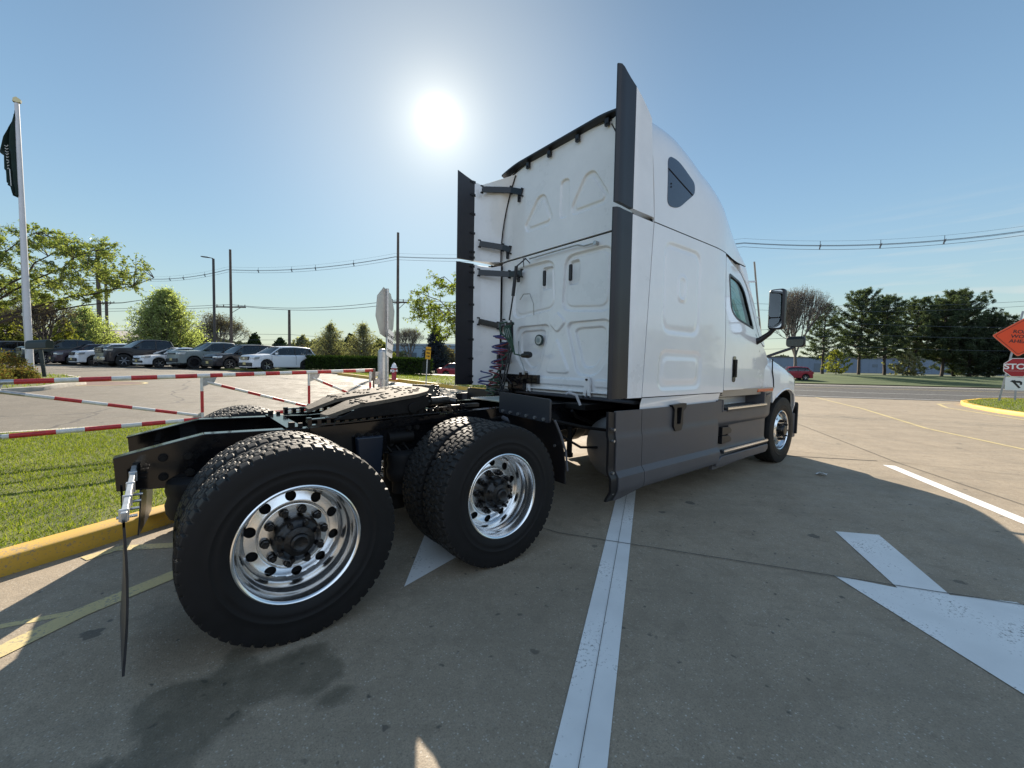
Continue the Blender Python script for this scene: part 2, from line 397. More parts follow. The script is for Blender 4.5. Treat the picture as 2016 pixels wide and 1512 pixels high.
def sst(x): x = np.clip(x, 0, 1); return x * x * (3 - 2 * x)
EMB_SIDE = [(rpoly([(3.20, 2.66), (3.90, 2.66), (3.90, 1.80), (3.20, 1.80)], .12), -.010), (rpoly([(3.23, 2.63), (3.86, 2.63), (3.86, 1.84), (3.23, 1.84)], .11), .006), (rpoly([(3.17, 1.61), (4.0, 1.61), (3.98, 1.23), (3.15, 1.23)], .12), -.011), (rpoly([(3.24, 1.54), (3.92, 1.54), (3.90, 1.30), (3.22, 1.30)], .09), .007), (rpoly([(3.47, 2.38), (3.62, 2.38), (3.62, 2.13), (3.47, 2.13)], .06), .010), (rpoly([(3.49, 2.36), (3.60, 2.36), (3.60, 2.15), (3.49, 2.15)], .05), -.009)]
def emb(pts, lst, wd=.020):
    o = np.zeros(len(pts))
    for poly, dep in lst: o += dep * sst(.5 - sdf_poly(pts, poly) / wd)
    return o
def sidemap(off=0.0):
    return lambda a, b, d: (a, -(wside(a, b) + off - d), b)
def both_split(mb, name, m, **k): build_split(mb, name, m, TR, **k); build_split(mb.mir(), name, m, TR, **k)
def both(mb, name, m, label=None, **k):
    a = mb.build(name, m, TR, label=label, **k); b = mb.mir().build(name, m, TR, **k); return a
# sleeper side panels (embossed grid)
def xseam(z): return 2.885 + .11 * (z - 1.16) / 1.67 if z < 2.82 else 2.995 - .085 * (z - 2.83) / .87
def side_panel(x0, x1, z0, z1, st, lst, name, m, off=0.0):
    nx = int(round((x1 - x0) / st)); nz = int(round((z1 - z0) / st)); xs = np.linspace(x0, x1, nx + 1); zs = np.linspace(z0, z1, nz + 1)
    X, Z = np.meshgrid(xs, zs, indexing='ij'); P = np.stack([X.ravel(), Z.ravel()], 1); e = emb(P, lst) if lst else np.zeros(len(P))
    rows = []; k = 0
    for i in range(nx + 1):
        r = []
        for j in range(nz + 1):
            xx = xs[i] + (xseam(zs[j]) + .007 - x0) * max(0, 1 - (xs[i] - x0) / .25); r.append((xx, -(wside(xx, zs[j]) + off + e[k]), zs[j])); k += 1
        rows.append([(r[0][0], r[0][1] + .03, z0)] + r + [(r[-1][0], r[-1][1] + .03, z1)])
    rows = [[(p[0], p[1] + .03, p[2]) for p in rows[0]]] + rows + [[(p[0], p[1] + .03, p[2]) for p in rows[-1]]]
    mb = MB(); mb.grid(rows, flip=True); return both(mb, name, m)
side_panel(2.935, 4.555, 1.165, 2.795, .02, EMB_SIDE, 'sleeper_side', white)
# inner dark liner just behind the panel gaps
mb = MB()
rows = [[(x, -(wside(x, z) - .035), z) for z in np.linspace(1.14, 2.81, 8)] for x in np.linspace(2.9, 4.62, 8)]
mb.grid(rows, flip=True); both(mb, 'seam_seal', gapm)
# side extenders: white trailing panels with a black rubber edge
def slab(poly, y0, y1, m, name, bev=.006, **k):
    mb = MB(); mb.prism(poly, -y0, -y1, 'y'); return mb
lo = [(2.655, 1.162), (2.922, 1.162), (2.922, 2.792), (2.655, 2.792)]
def ext_panel(z0, ztA, ztB, ztI, x0=2.652):
    """white extender panel; top heights at the rubber edge, at the outer seam and at the inner seam"""
    n = 14; mb = MB(); rows = []
    for k in range(n + 1):
        t = k / n; zA, zB, zI = (z0 + (q - z0) * t for q in (ztA, ztB, ztI)); inn = 1.045 if zI < 2.9 else 1.045 - .26 * ((zI - 2.9) / .95) ** 2; x1 = xseam(zB) - .006
        pr = [(x0, -1.262, zA), (x0 + .01, -1.27, zA)] + [(x0 + (x1 - x0) * u, -1.27, zA + (zB - zA) * (u ** 1.3)) for u in (.35, .7)] + [(x1, -1.27, zB), (x1, -1.20, zB + (zI - zB) * .15), (2.992, -inn - .05, zI), (2.985, -inn, zI), (x0 + .22, -inn - .10, zA + (zI - zA) * .55 - .03 * t), (x0 + .1, -1.21, zA - .02 * t), (x0, -1.235, zA)]
        rows.append(pr)
    m = len(rows[0]); mb.grid(rows, closed=True); mb.add(rows[0], [tuple(range(m))]); mb.add(rows[-1], [tuple(range(m))[::-1]]); return mb
both(ext_panel(1.162, 2.792, 2.792, 2.792), 'side_extender', white2, smooth=50, fixn=True)
both(ext_panel(2.838, 3.875, 3.70, 3.915), 'roof_extender', white2, smooth=50, fixn=True)
for sy in (1, -1):
    mb = MB(); mb.tube([(2.985, sy * 1.052, z) for z in (1.17, 2.8)], .009, 6); mb.tube([(2.975, sy * (1.052 - .26 * (max(0, z - 2.9) / .95) ** 2), z) for z in np.linspace(2.84, 3.90, 9)], .009, 6); mb.build('inner_seam', gapm, TR)
def rubber_edge(z0, zt0, zt1, xr0=2.41, xr1=2.654):
    mb = MB(); rows = []
    prof = [(0, -1.262), (.02, -1.285), (.05, -1.289), (.10, -1.283), (.16, -1.277), (.244, -1.273), (.244, -1.233), (.12, -1.245), (.0, -1.25)]
    n = 10
    for k in range(n + 1):
        t = k / n; r = []
        for dx, y in prof:
            u = dx / .244; zt = zt0 + (zt1 - zt0) * u; r.append((xr0 + dx * (xr1 - xr0) / .244, y, z0 + (zt - z0) * t))
        rows.append(r)
    mb.grid(rows, closed=True); mb.add(rows[0], [tuple(range(9))]); mb.add(rows[-1], [tuple(range(9))[::-1]]); return mb
both(rubber_edge(1.165, 2.792, 2.797, 2.395), 'rubber_edge', mat('edge_rubber', (.017, .016, .020), .40, noise_amt=.15, nscale=4), fixn=True)
both(rubber_edge(2.838, 3.965, 3.875, 2.405), 'rubber_edge', MATS['edge_rubber'], fixn=True)
# clips along the rubber edge (inner side)
mb = MB()
for z in (1.2, 1.28, 1.52, 1.78, 2.02, 2.25, 2.48, 2.68, 2.76, 2.88, 2.95, 3.2, 3.45, 3.7, 3.87):
    mb.box((2.64, -1.232, z), (.05, .012, .03)); mb.cyl((2.6, -1.24, z), (2.6, -1.225, z), .012, n=8)
both_split(mb, 'edge_clip', blk_pl)
# ---------------- back wall
ys = np.linspace(-1.06, 1.06, 290); zs = np.linspace(1.17, 2.822, 226)
UP = [(rpoly([(.80, 2.70), (.05, 2.70), (.01, 2.12), (.80, 2.05)], .14), -.014), (rpoly([(.74, 2.66), (.09, 2.66), (.05, 2.15), (.74, 2.10)], .12), .006),
      (rpoly([(-.80, 2.70), (-.13, 2.70), (-.09, 2.08), (-.80, 2.02)], .14), -.014), (rpoly([(-.74, 2.66), (-.18, 2.66), (-.14, 2.13), (-.74, 2.08)], .12), .006),
      (rpoly([(-.03, 2.08), (-.17, 1.95), (-.04, 1.83), (.10, 1.95)], .05), .010),
      (rpoly([(.72, 1.94), (.09, 1.94), (.27, 1.36), (.52, 1.34), (.74, 1.55)], .11), -.014), (rpoly([(.66, 1.88), (.18, 1.88), (.33, 1.43), (.46, 1.41), (.66, 1.60)], .09), -.010),
      (rpoly([(-.80, 1.94), (-.17, 1.94), (-.35, 1.34), (-.62, 1.34), (-.82, 1.60)], .11), -.014), (rpoly([(-.72, 1.87), (-.27, 1.87), (-.42, 1.43), (-.56, 1.43), (-.72, 1.62)], .09), -.012),
      (rpoly([(-.03, 1.78), (.14, 1.36), (-.25, 1.36)], .07), .010), (rpoly([(.25, 2.63), (.10, 2.63), (.10, 2.37), (.25, 2.37)], .03), -.02),
      (rpoly([(-.19, 2.63), (-.33, 2.63), (-.33, 2.37), (-.19, 2.37)], .03), -.02),
      (rpoly([(.50, 1.30), (-.56, 1.30), (-.56, 1.22), (.50, 1.22)], .03), .012), (rpoly([(-.62, 1.30), (-.92, 1.30), (-.92, 1.22), (-.62, 1.22)], .03), .012)]
TOPE = [(rpoly([(.34, 3.50), (.22, 3.50), (.07, 3.18), (.12, 3.12), (.53, 3.12), (.58, 3.20)], .07), -.010), (rpoly([(-.42, 3.52), (-.54, 3.52), (-.74, 3.22), (-.70, 3.13), (-.24, 3.13), (-.22, 3.22)], .07), -.010), (rpoly([(.30, 3.44), (.25, 3.44), (.13, 3.20), (.16, 3.17), (.48, 3.17), (.50, 3.21)], .05), .006), (rpoly([(-.45, 3.46), (-.52, 3.46), (-.68, 3.23), (-.66, 3.18), (-.29, 3.18), (-.28, 3.23)], .05), .006), (rpoly([(-.05, 3.56), (-.18, 3.56), (-.18, 3.14), (-.04, 3.14)], .06), -.010)]
def back_panel(ys, zs, lst, x, name, m, topf=None):
    Y, Z = np.meshgrid(ys, zs, indexing='ij'); e = 2.3 * emb(np.stack([Y.ravel(), Z.ravel()], 1), lst, .016).reshape(Y.shape)
    rows = []
    for i in range(len(ys)):
        r = []
        for j in range(len(zs)):
            zz = zs[j]
            if topf: zz = zs[0] + (zs[j] - zs[0]) * (topf(ys[i]) - zs[0]) / (zs[-1] - zs[0])
            r.append((x - e[i, j] + .10 * max(0, abs(ys[i]) - .92) ** 1.0, ys[i], zz))
        rows.append([(x + .03, ys[i], r[0][2])] + r + [(x + .03, ys[i], r[-1][2])])
    mb = MB(); mb.grid(rows, flip=True); return mb.build(name, m, TR, smooth=60)
back_panel(ys, zs, UP, 3.0, 'sleeper_back_wall', white2)
zs2 = np.linspace(2.838, 3.96, 150)
back_panel(ys, zs2, TOPE, 2.985, 'roof_back_wall', white2, lambda y: 3.965 - .25 * max(0, abs(y) - .62) ** 1.6 - .0)
mb = MB(); mb.box((3.03, 0, 2.83), (.02, 2.1, .06)); mb.build('seam_seal', gapm, TR)
mb = MB(); mb.box((3.02, 0, 1.125), (.05, 1.9, .09)); mb.box((3.0, 0, 1.165), (.07, 1.96, .018)); mb.build('lower_sill', white2, TR, bevel=.006)
# black top trim with brackets
mb = MB(); rows = []
for y in np.linspace(-.98, .98, 29):
    zt = 3.985 - .25 * max(0, abs(y) - .62) ** 1.6
    rows.append([(2.91, y, zt + .002), (2.91, y, zt + .022), (3.03, y, zt + .028), (3.03, y, zt - .015), (2.975, y, zt - .018)])
mb.grid(rows, closed=True, flip=True)
for y in (-.72, -.32, .12, .5): mb.box((2.955, y, 3.925), (.03, .05, .07)); mb.cyl((2.93, y, 3.91), (2.96, y, 3.91), .012, n=8)
mb.build('roof_trim', blk_pl, TR, fixn=True)
# grab handles
for y in (.17, -.255):
    mb = MB(); mb.box((2.965, y, 2.49), (.035, .045, .185)); mb.build('grab_handle', blk_pl, TR, bevel=.016, seg=3)
# badge
mb = MB(); mb.cyl((3.01, .275, 1.755), (2.985, .275, 1.755), .068, n=28); mb.build('badge', mat('badge_rim', (.02, .04, .04), .3), TR)
mb = MB(); mb.cyl((2.987, .275, 1.755), (2.982, .275, 1.755), .052, n=28); mb.cyl((2.983, .275, 1.755), (2.978, .275, 1.755), .030, n=20, mi=1); mb.build('badge_face', [mat('badge_face', (.62, .66, .64), .25, .4), mat('badge_in', (.25, .3, .3), .3)], TR)
# white shipping brackets at the sill
for y in (.43, -.54):
    mb = MB(); mb.prism(rpoly([(y + .03, 1.33), (y - .03, 1.33), (y - .055, 1.10), (y - .02, 1.10), (y, 1.2), (y + .02, 1.10), (y + .055, 1.10)], .012, 3), 2.955, 2.98, 'x')
    mb.cyl((2.94, y, 1.30), (2.985, y, 1.30), .012, n=8, mi=1); mb.cyl((2.94, y - .035, 1.115), (2.96, y - .035, 1.115), .014, n=8, mi=1); mb.cyl((2.94, y + .035, 1.115), (2.96, y + .035, 1.115), .014, n=8, mi=1)
    mb.build('sill_bracket', [white2, blk_pl], TR, fixn=True, bevel=.003)
# extender arms
for sy in (1,):
    for z0, z1, ya, yb in ((3.72, 3.60, 1.13, .62), (3.02, 2.92, 1.17, .84), (2.64, 2.58, 1.18, .60), (1.985, 1.97, 1.17, .96)):
        mb = MB(); ym = yb + .35 * (ya - yb)
        pts = [(2.70, sy * ya, z0 + .04), (2.93, sy * ym, z0 - .01), (2.97, sy * yb, z1 + .04)]
        for a, b in zip(pts[:-1], pts[1:]): mb.bar(a, b, .02, .075)
        for q in (pts[1], pts[2], pts[0]): mb.cyl((q[0] - .02, q[1], q[2] + .045), (q[0] + .02, q[1], q[2] + .045), .011, n=8); mb.cyl((q[0] - .02, q[1], q[2] - .045), (q[0] + .02, q[1], q[2] - .045), .011, n=8)
        mb.box((2.96, sy * (yb + .05), z1 - .02), (.03, .03, .10))
        mb.build('extender_arm', blk_fr, TR, bevel=.003)
# hose hanger rod, wire rail
mb = MB(); mb.tube([(2.90, .455, 2.76), (2.80, .50, 2.66), (2.78, .53, 2.30)], .009, 8); mb.tube([(2.795, .497, 2.66), (2.78, .535, 2.30)], .022, 10); mb.tube([(2.78, .535, 2.3), (2.76, .575, 2.0)], .010, 8)
mb.tube([(2.98, .455, 2.72), (2.90, .455, 2.77), (2.88, .47, 2.77), (2.89, .47, 2.66)], .006, 6); mb.build('hose_hanger', blk_pl, TR)
mb = MB(); mb.tube([(2.95, .43, 2.765), (2.95, .0, 2.77), (2.95, -.36, 2.77), (2.965, -.44, 2.745), (2.965, -.58, 2.745)], .009, 8); mb.cyl((2.95, -.60, 2.745), (3.0, -.60, 2.745), .022, n=10); mb.build('hanger_rail', steelz, TR)
mb = MB(); mb.tube([(2.95, .60, 2.28), (2.94, .52, 2.34), (2.94, .40, 2.33), (2.95, .34, 2.2), (2.96, .34, 2.06)], .007, 6); mb.build('wall_conduit', steelz, TR); mb = MB(); mb.tube([(2.94, .60, 1.75), (2.94, .60, 1.60), (2.93, .5, 1.45), (2.93, .46, 1.36)], .008, 6); mb.box((2.95, .46, 1.33), (.03, .05, .08)); mb.build('wall_conduit', steelz, TR)
# coiled air and power lines
def helix(c0, c1, r, turns, n=16, ph=0, sq=1.0):
    c0, c1 = Vector(c0), Vector(c1); pts = []
    for i in range(int(turns * n) + 1):
        t = i / (turns * n); a = ph + 2 * PI * i / n
        p = c0.lerp(c1, t) + Vector((math.cos(a) * r * .8 * sq, math.sin(a) * r * (1 + .15 * math.sin(7 * t)), .02 * math.sin(a * .5))); pts.append(p)
    return pts
redh = mat('red_hose', (.17, .02, .03), .35); blueh = mat('blue_hose', (.035, .045, .16), .35); greenh = mat('green_hose', (.012, .055, .03), .4)
mb = MB(); mb.tube(helix((2.76, .70, 1.80), (2.74, .74, 1.36), .10, 4.6, ph=.6), .0095, 7); mb.tube(helix((2.70, .80, 1.36), (2.64, .72, 1.16), .07, 2.4, ph=1), .009, 7); mb.build('red_air_line', redh, TR)
mb = MB(); mb.tube(helix((2.745, .72, 1.815), (2.73, .78, 1.36), .105, 4.6, ph=.75), .0095, 7); mb.tube(helix((2.68, .93, 1.34), (2.6, .90, 1.15), .09, 2.7, ph=2), .009, 7); mb.build('blue_air_line', blueh, TR)
mb = MB()
for k in range(4):
    a = .035 * (k - 1.5); mb.tube([(2.76, .55 + a, 1.97), (2.74, .55 + a + .05, 1.90), (2.73, .54 + a, 1.78), (2.75, .50 + a * .4, 1.68), (2.76, .50, 1.60)], .010, 7)
mb.tube([(2.76, .62, 1.98), (2.74, .74, 1.97), (2.73, .72, 1.86), (2.74, .60, 1.78)], .011, 7)
mb.tube([(2.76, .50, 1.70), (2.76, .46, 1.58), (2.77, .38, 1.565), (2.78, .33, 1.56)], .010, 7)
mb.tube([(2.75, .52, 1.62), (2.72, .66, 1.52), (2.70, .62, 1.42), (2.66, .74, 1.3), (2.64, .80, 1.2)], .009, 7)
mb.tube(helix((2.62, .66, 1.26), (2.52, .66, 1.06), .075, 3.2, ph=0), .009, 7); mb.build('green_power_cable', greenh, TR)
mb = MB(); mb.tube([(2.77, .555, 2.0), (2.76, .53, 1.75), (2.72, .55, 1.5), (2.68, .60, 1.2), (2.64, .60, 1.08)], .011, 7); mb.tube([(2.77, .525, 1.98), (2.76, .50, 1.7), (2.73, .53, 1.45), (2.70, .58, 1.2), (2.60, .52, 1.10)], .011, 7)
mb.box((2.76, .56, 1.955), (.04, .12, .03)); mb.build('tether_line', blk_pl, TR)
mb = MB(); mb.cyl((2.78, .34, 1.56), (2.79, .24, 1.565), .024, .038, n=12); mb.cyl((2.79, .24, 1.565), (2.79, .20, 1.57), .038, .034, n=12); mb.box((2.79, .27, 1.60), (.02, .09, .015)); mb.build('cable_plug', blk_pl, TR, smooth=40)
mb = MB()   # gladhand manifold on the wall
mb.box((2.96, .93, 1.60), (.05, .10, .30)); mb.box((2.93, .86, 1.63), (.06, .07, .22)); mb.cyl((2.9, .88, 1.5), (2.9, .88, 1.74), .03, n=10); mb.cyl((2.88, .95, 1.45), (2.88, .95, 1.58), .022, n=10)
for q in ((.98, 1.68), (.82, 1.5), (.9, 1.4)): mb.box((2.93, q[0], q[1]), (.07, .05, .06))
mb.tube([(2.93, .98, 1.45), (2.9, 1.0, 1.3), (2.9, .9, 1.2)], .009, 6); mb.tube([(2.93, .86, 1.4), (2.86, .78, 1.3), (2.84, .6, 1.2)], .009, 6); mb.build('line_manifold', mat('grime_dark', (.03, .03, .038), .5, noise_amt=.4, nscale=20), TR, bevel=.004)
mb = MB(); mb.box((2.95, .68, 1.27), (.05, .92, .11)); mb.box((2.93, .60, 1.20), (.08, .3, .14)); mb.box((2.93, .42, 1.31), (.03, .03, .08)); mb.box((2.93, .54, 1.31), (.03, .03, .08)); mb.box((2.9, .68, 1.12), (.05, .05, .18)); mb.build('cross_bracket', blk_fr, TR, bevel=.004)
# ---------------- roof
HX = [(2.975, 3.99), (3.2, 4.02), (3.5, 4.025), (3.8, 3.98), (4.2, 3.88), (4.55, 3.73), (4.85, 3.54), (5.1, 3.32), (5.3, 3.08), (5.42, 2.88)]
def Hr(x): return float(np.interp(x, [a for a, _ in HX], [b for _, b in HX]))
def Wr(x): return wside(x, 2.8) + .0
def rexp(x):
    k = smst(3.2, 4.3, x); return (5.6 - 1.4 * k - 1.4 * max(0, x - 4.6), 3.6 - 1.0 * k)
def roof_pt(x, t, z0=2.805, inset=0.0):
    H = Hr(x) - inset; W = Wr(x) - inset; c, s_ = math.cos(t), math.sin(t)
    p, q = rexp(x); p = 2 / p; q = 2 / q
    return (x, -W * math.copysign(abs(c) ** q, c), z0 + (H - z0) * max(s_, 0) ** p)
def roof_y(x, z):
    H = Hr(x); pw, qq = rexp(x); u = max(0, min(1, (z - 2.805) / (H - 2.805))); sin = u ** (pw / 2); c = math.sqrt(max(0, 1 - sin * sin)); return Wr(x) * c ** (2 / qq)
xs = list(np.linspace(2.985, 5.3, 40)) + [5.34, 5.38, 5.41, 5.42]
ts = [PI * (.5 - .5 * math.cos(PI * i / 48)) for i in range(49)]; 
mb = MB(); rows = [[roof_pt(x, t) for t in ts] for x in xs]
def shx(p):
    k = max(0, 1 - (p[0] - 2.985) / .3); return (p[0] + (xseam(p[2]) + .008 - 2.985) * k * min(1, max(0, (abs(p[1]) - .9) / .2)), p[1], p[2])
rows = [[shx(p) for p in r] for r in rows]; rows = [[(p[0], p[1] * .975, p[2] - .02) for p in rows[0]]] + rows
rows.append([(5.42, -.0 + p[1] * .98, 2.80) for p in rows[-1]]); mb.grid(rows)
mb.build('roof_fairing', white, TR, smooth=50, fixn=True)
mb = MB(); mb.grid([[(x, -(wside(x, 2.8) - .02), z) for z in (2.76, 2.83)] for x in np.linspace(2.95, 5.4, 12)], flip=True); both(mb, 'seam_seal', gapm)
# dark window cover on the roof side
wp = rpoly([(3.20, 3.48), (3.40, 3.49), (3.72, 3.36), (3.72, 3.25), (3.40, 3.02), (3.20, 3.00)], [.10, .12, .09, .09, .12, .08])
def rm(off): return lambda a, b, d: (a, -(roof_y(a, b) + off - d), b)
both(sheet(rm(.004), wp, sx=.05, sy=.05, thick=.02), 'roof_side_window', darkglass)
mb = MB(); mb.tube([(3.205, -(roof_y(3.2, 3.35) + .006), 3.35), (3.45, -(roof_y(3.45, 3.28) + .006), 3.28), (3.67, -(roof_y(3.67, 3.22) + .006), 3.22)], .0045, 6)
for z in (3.22, 3.19): mb.cyl((3.255, -(roof_y(3.3, z) + .009), z), (3.255, -(roof_y(3.3, z) + .0), z), .008, n=8)
both(mb, 'window_trim', gapm)
# ---------------- doors
door_o = rpoly([(4.575, 1.185), (4.575, 2.775), (5.16, 2.70), (5.40, 2.52), (5.66, 2.02), (5.80, 1.80), (6.02, 1.72), (6.20, 1.56), (6.26, 1.30), (6.20, 1.185)], [.02, .04, .1, .15, .2, .1, .1, .1, .1, .05])
win = rpoly([(4.69, 2.60), (5.14, 2.57), (5.30, 2.46), (5.56, 1.97), (4.93, 2.06), (4.74, 2.16)], [.07, .1, .1, .06, .1, .12])
both(sheet(sidemap(), door_o, [win], sx=.08, sy=.08, thick=.05), 'door', white, smooth=40)
mb = sheet(lambda a, b, d: (a, -(wside(a, b) - .012 - d), b), rpoly([(4.68, 2.61), (5.15, 2.58), (5.31, 2.47), (5.57, 1.96), (4.93, 2.05), (4.73, 2.15)], .08), sx=.2, sy=.2, thick=.008); both(mb, 'door_glass', cabglass)
def ring(poly, w, fm, tk):
    c = Vector((sum(p[0] for p in poly) / len(poly), sum(p[1] for p in poly) / len(poly)))
    inn = [tuple(c + (Vector(p) - c) * (1 - w)) for p in poly]; return sheet(fm, poly, [inn], sx=.3, sy=.3, thick=tk)
both(ring(win, .10, sidemap(.004), .03), 'window_seal', blk_pl)
both(sheet(sidemap(.006), rpoly([(4.80, 1.60), (4.90, 1.60), (4.90, 1.28), (4.80, 1.28)], .045), sx=.1, sy=.1, thick=.02), 'door_handle', mat('gloss_black', (.008, .008, .009), .15, coat=.5))
mb = MB(); mb.bar((4.87, -(wside(4.87, 1.45) + .02), 1.34), (4.87, -(wside(4.87, 1.45) + .02), 1.56), .022, .03); both(mb, 'door_pull', blk_pl, bevel=.008)
both(sheet(lambda a, b, d: (a, -(wside(a, b) - .04 - d), b), rpoly([(4.5, 1.12), (4.5, 2.81), (5.2, 2.78), (5.45, 2.55), (5.85, 1.85), (6.3, 1.6), (6.35, 1.1)], .1), [rpoly([(4.66, 2.63), (5.16, 2.60), (5.33, 2.48), (5.60, 1.94), (4.93, 2.03), (4.71, 2.13)], .1)], sx=.3, sy=.3, thick=0), 'door_frame', gapm)
# white strip above the door, roof gutter
both(sheet(sidemap(-.02), [(4.575, 2.785), (5.2, 2.715), (5.42, 2.56), (5.44, 2.60), (5.40, 2.79), (4.575, 2.80)], sx=.1, sy=.3, thick=.04), 'roof_gutter', mat('beige_trim', (.36, .31, .25), .4))
both(sheet(sidemap(0), [(5.20, 2.70), (5.42, 2.54), (5.68, 2.04), (5.82, 1.82), (6.0, 1.76), (5.92, 1.90), (5.76, 2.10), (5.50, 2.62), (5.42, 2.79), (5.2, 2.79)], sx=.1, sy=.2, thick=.12), 'windshield_pillar', white)
# windshield
mb = MB(); rows = []
for k in range(9):
    y = -1.08 + 2.16 * k / 8; bx = .16 * (1 - (y / 1.08) ** 2); rows.append([(5.47 + bx * .5, y * .97, 2.70), (6.0 + bx, y * 1.02, 1.86)])
mb.grid(rows); mb.build('windshield', winglass, TR)
# cab interior: floor, seats, steering wheel, dashboard
cabin = mat('cab_interior', (.05, .05, .055), .8)
mb = MB(); mb.box((4.5, 0, 1.10), (3.1, 2.3, .04)); mb.box((5.85, 0, 1.55), (.45, 2.1, .45)); mb.box((4.4, 0, 2.0), (.06, 2.3, 1.7), mi=0)
for y in (.6, -.6): mb.box((4.95, y, 1.55), (.5, .5, .25)); mb.box((4.70, y, 1.95), (.18, .46, .75)); mb.box((4.70, y, 2.38), (.12, .28, .18))
mb.build('cab_interior', cabin, TR, bevel=.03)
mb = MB(); mb.move(Matrix.Identity(4)); c = Vector((5.45, .60, 1.95)); u = Vector((.45, 0, .9)); w = Vector((0, 1, 0))
mb.tube([c + (u.normalized() * math.cos(a) + w * math.sin(a)) * .24 for a in np.linspace(0, 2 * PI, 24, endpoint=False)], .016, 6, closed=True); mb.bar(c, c + Vector((.35, 0, -.25)), .05); mb.bar(c - w * .23, c + w * .23, .03); mb.build('steering_wheel', cabin, TR)
mb = MB(); rows = [[(x, y, 1.15) for y in (-1.2, 1.2)] for x in (2.95, 6.2)]; mb.grid(rows); mb.box((6.1, 0, 1.45), (.03, 2.1, .7)); mb.build('firewall', gapm, TR)
# ---------------- hood and fenders
def HH(x): return float(np.interp(x, [5.85, 6.2, 6.6, 7.0, 7.3, 7.55, 7.7], [1.93, 1.86, 1.74, 1.58, 1.42, 1.22, .95]))
def HW(x): return float(np.interp(x, [5.85, 6.15, 6.5, 6.8, 7.1, 7.3, 7.5, 7.62, 7.7], [1.16, 1.19, 1.235, 1.25, 1.24, 1.19, 1.05, .85, .65]))
def HB(x):
    d = .64 ** 2 - (x - 6.77) ** 2
    a = .50 + math.sqrt(d) if d > 0 else .5
    return max(a, 1.17 if x < 6.3 else .72)
mb = MB(); rows = []
for x in sorted(list(np.linspace(6.22, 7.7, 50)) + [6.131, 7.409, 6.16, 5.98]):
    H, W, B = HH(x), HW(x), HB(x); sh = min(H - .12, 1.36 - .10 * (x - 6.2)) ; r = [(x, -(W - .05), B), (x, -W, B + .01), (x, -W, B + (sh - B) * .5)]
    for k in range(1, 15):
        a = k / 14 * PI / 2; r.append((x, -(W * math.cos(a) ** .62), sh + (H - sh) * math.sin(a) ** .9))
    rows.append(r + [(p[0], -p[1], p[2]) for p in r[-2::-1]])
mb.grid(rows, flip=False); mb.build('hood', white, TR, smooth=50, fixn=True)
mb = MB()
for sgn in (1,):
    rows = []
    for k in range(21):
        a = PI * (1.04 - 1.08 * k / 20); x, z = 6.77 + .645 * math.cos(a), .51 + .645 * math.sin(a)
        rows.append([(x, -1.20, max(z, .36)), (x, -.75, max(z, .36))])
    mb.grid(rows)
both(mb, 'wheel_arch', gapm)
both(sheet(sidemap(-.06), [(5.86, 1.82), (6.0, 1.78), (6.12, 1.70), (6.05, 1.45), (5.95, 1.5)], sx=.3, sy=.3, thick=.03), 'cowl_vent', blk_pl)
mb = MB(); mb.prism(rpoly([(6.98, -1.17), (7.42, -1.19), (7.62, -1.08), (7.78, -.8), (7.84, 0), (7.78, .8), (7.62, 1.08), (7.42, 1.19), (6.98, 1.17), (7.4, .6), (7.4, -.6)], .05), .34, .74, 'z'); mb.build('bumper', grey_pl, TR, bevel=.03, fixn=True)
mb = MB(); mb.prism([(7.37, .40), (7.41, .40), (7.42, .88), (7.38, .92)], -1.22, -1.10, 'y'); both(mb, 'mud_guard', blk_pl, bevel=.01)
mb = MB(); mb.box((7.74, 0, 1.05), (.06, 1.2, .55)); mb.build('grille', blk_pl, TR, bevel=.03)
mb = MB(); mb.tube([(6.24, -(HW(6.24) + .004), 1.60), (6.25, -(HW(6.25) + .004), 1.42), (6.29, -(HW(6.29) + .004), 1.30), (6.31, -(HW(6.31) + .003), 1.17)], .008, 6)
both(mb, 'hood_seam', gapm)
mb = MB(); mb.tube([(6.77 + .645 * math.cos(a), -(HW(6.77 + .645 * math.cos(a)) - .004), .505 + .645 * math.sin(a)) for a in np.linspace(.35, PI - .95, 22)], .014, 6); both(mb, 'arch_lip', white)
# ---------------- side skirts
def skirt_y(a, b):
    y = 1.275
    if a < 2.9 and b < .55: pass
    y += .036 * smst(.53, .47, b) - .05 * smst(.37, .26, b) + .012 * smst(.86, .80, b)
    return y
def skmap(off=0.0): return lambda a, b, d: (a, -(skirt_y(a, b) + off - d), b)
both(sheet(skmap(-.012), [(2.41, .262), (2.50, .262), (2.50, 1.045), (2.41, 1.055)], sx=.1, sy=.03, thick=.025, back=True), 'skirt_edge', blk_pl)
both(sheet(skmap(), [(2.50, .262), (2.60, .266), (2.885, .325), (2.885, 1.052), (2.50, 1.055)], sx=.08, sy=.025, thick=.025, back=True), 'skirt_panel', grey_pl, smooth=25)
both(sheet(skmap(), [(2.893, .327), (4.39, .345), (4.43, .5), (4.43, 1.06), (3.62, 1.052), (3.585, .86), (3.46, .84), (3.44, 1.052), (2.893, 1.052)], sx=.1, sy=.025, thick=.025, back=True), 'skirt_panel', grey_pl, smooth=25)
mb = MB()
for x in (2.455,):
    for z in (.34, .52, .8, .90): mb.cyl((x, -1.30, z), (x, -1.26, z), .012, n=10)
both_split(mb, 'skirt_bolt', steelz)
mb = sheet(lambda a, b, d: (a, -(1.30 - d), b), rpoly([(3.38, 1.07), (3.66, 1.08), (3.66, 1.03), (3.60, 1.0), (3.60, .86), (3.57, .80), (3.45, .80), (3.42, .86), (3.43, 1.03)], .02), [rpoly([(3.47, 1.04), (3.57, 1.04), (3.55, .87), (3.48, .87)], .01)], sx=.4, sy=.4, thick=.04, back=True); both(mb, 'fuel_cap_bezel', blk_pl)
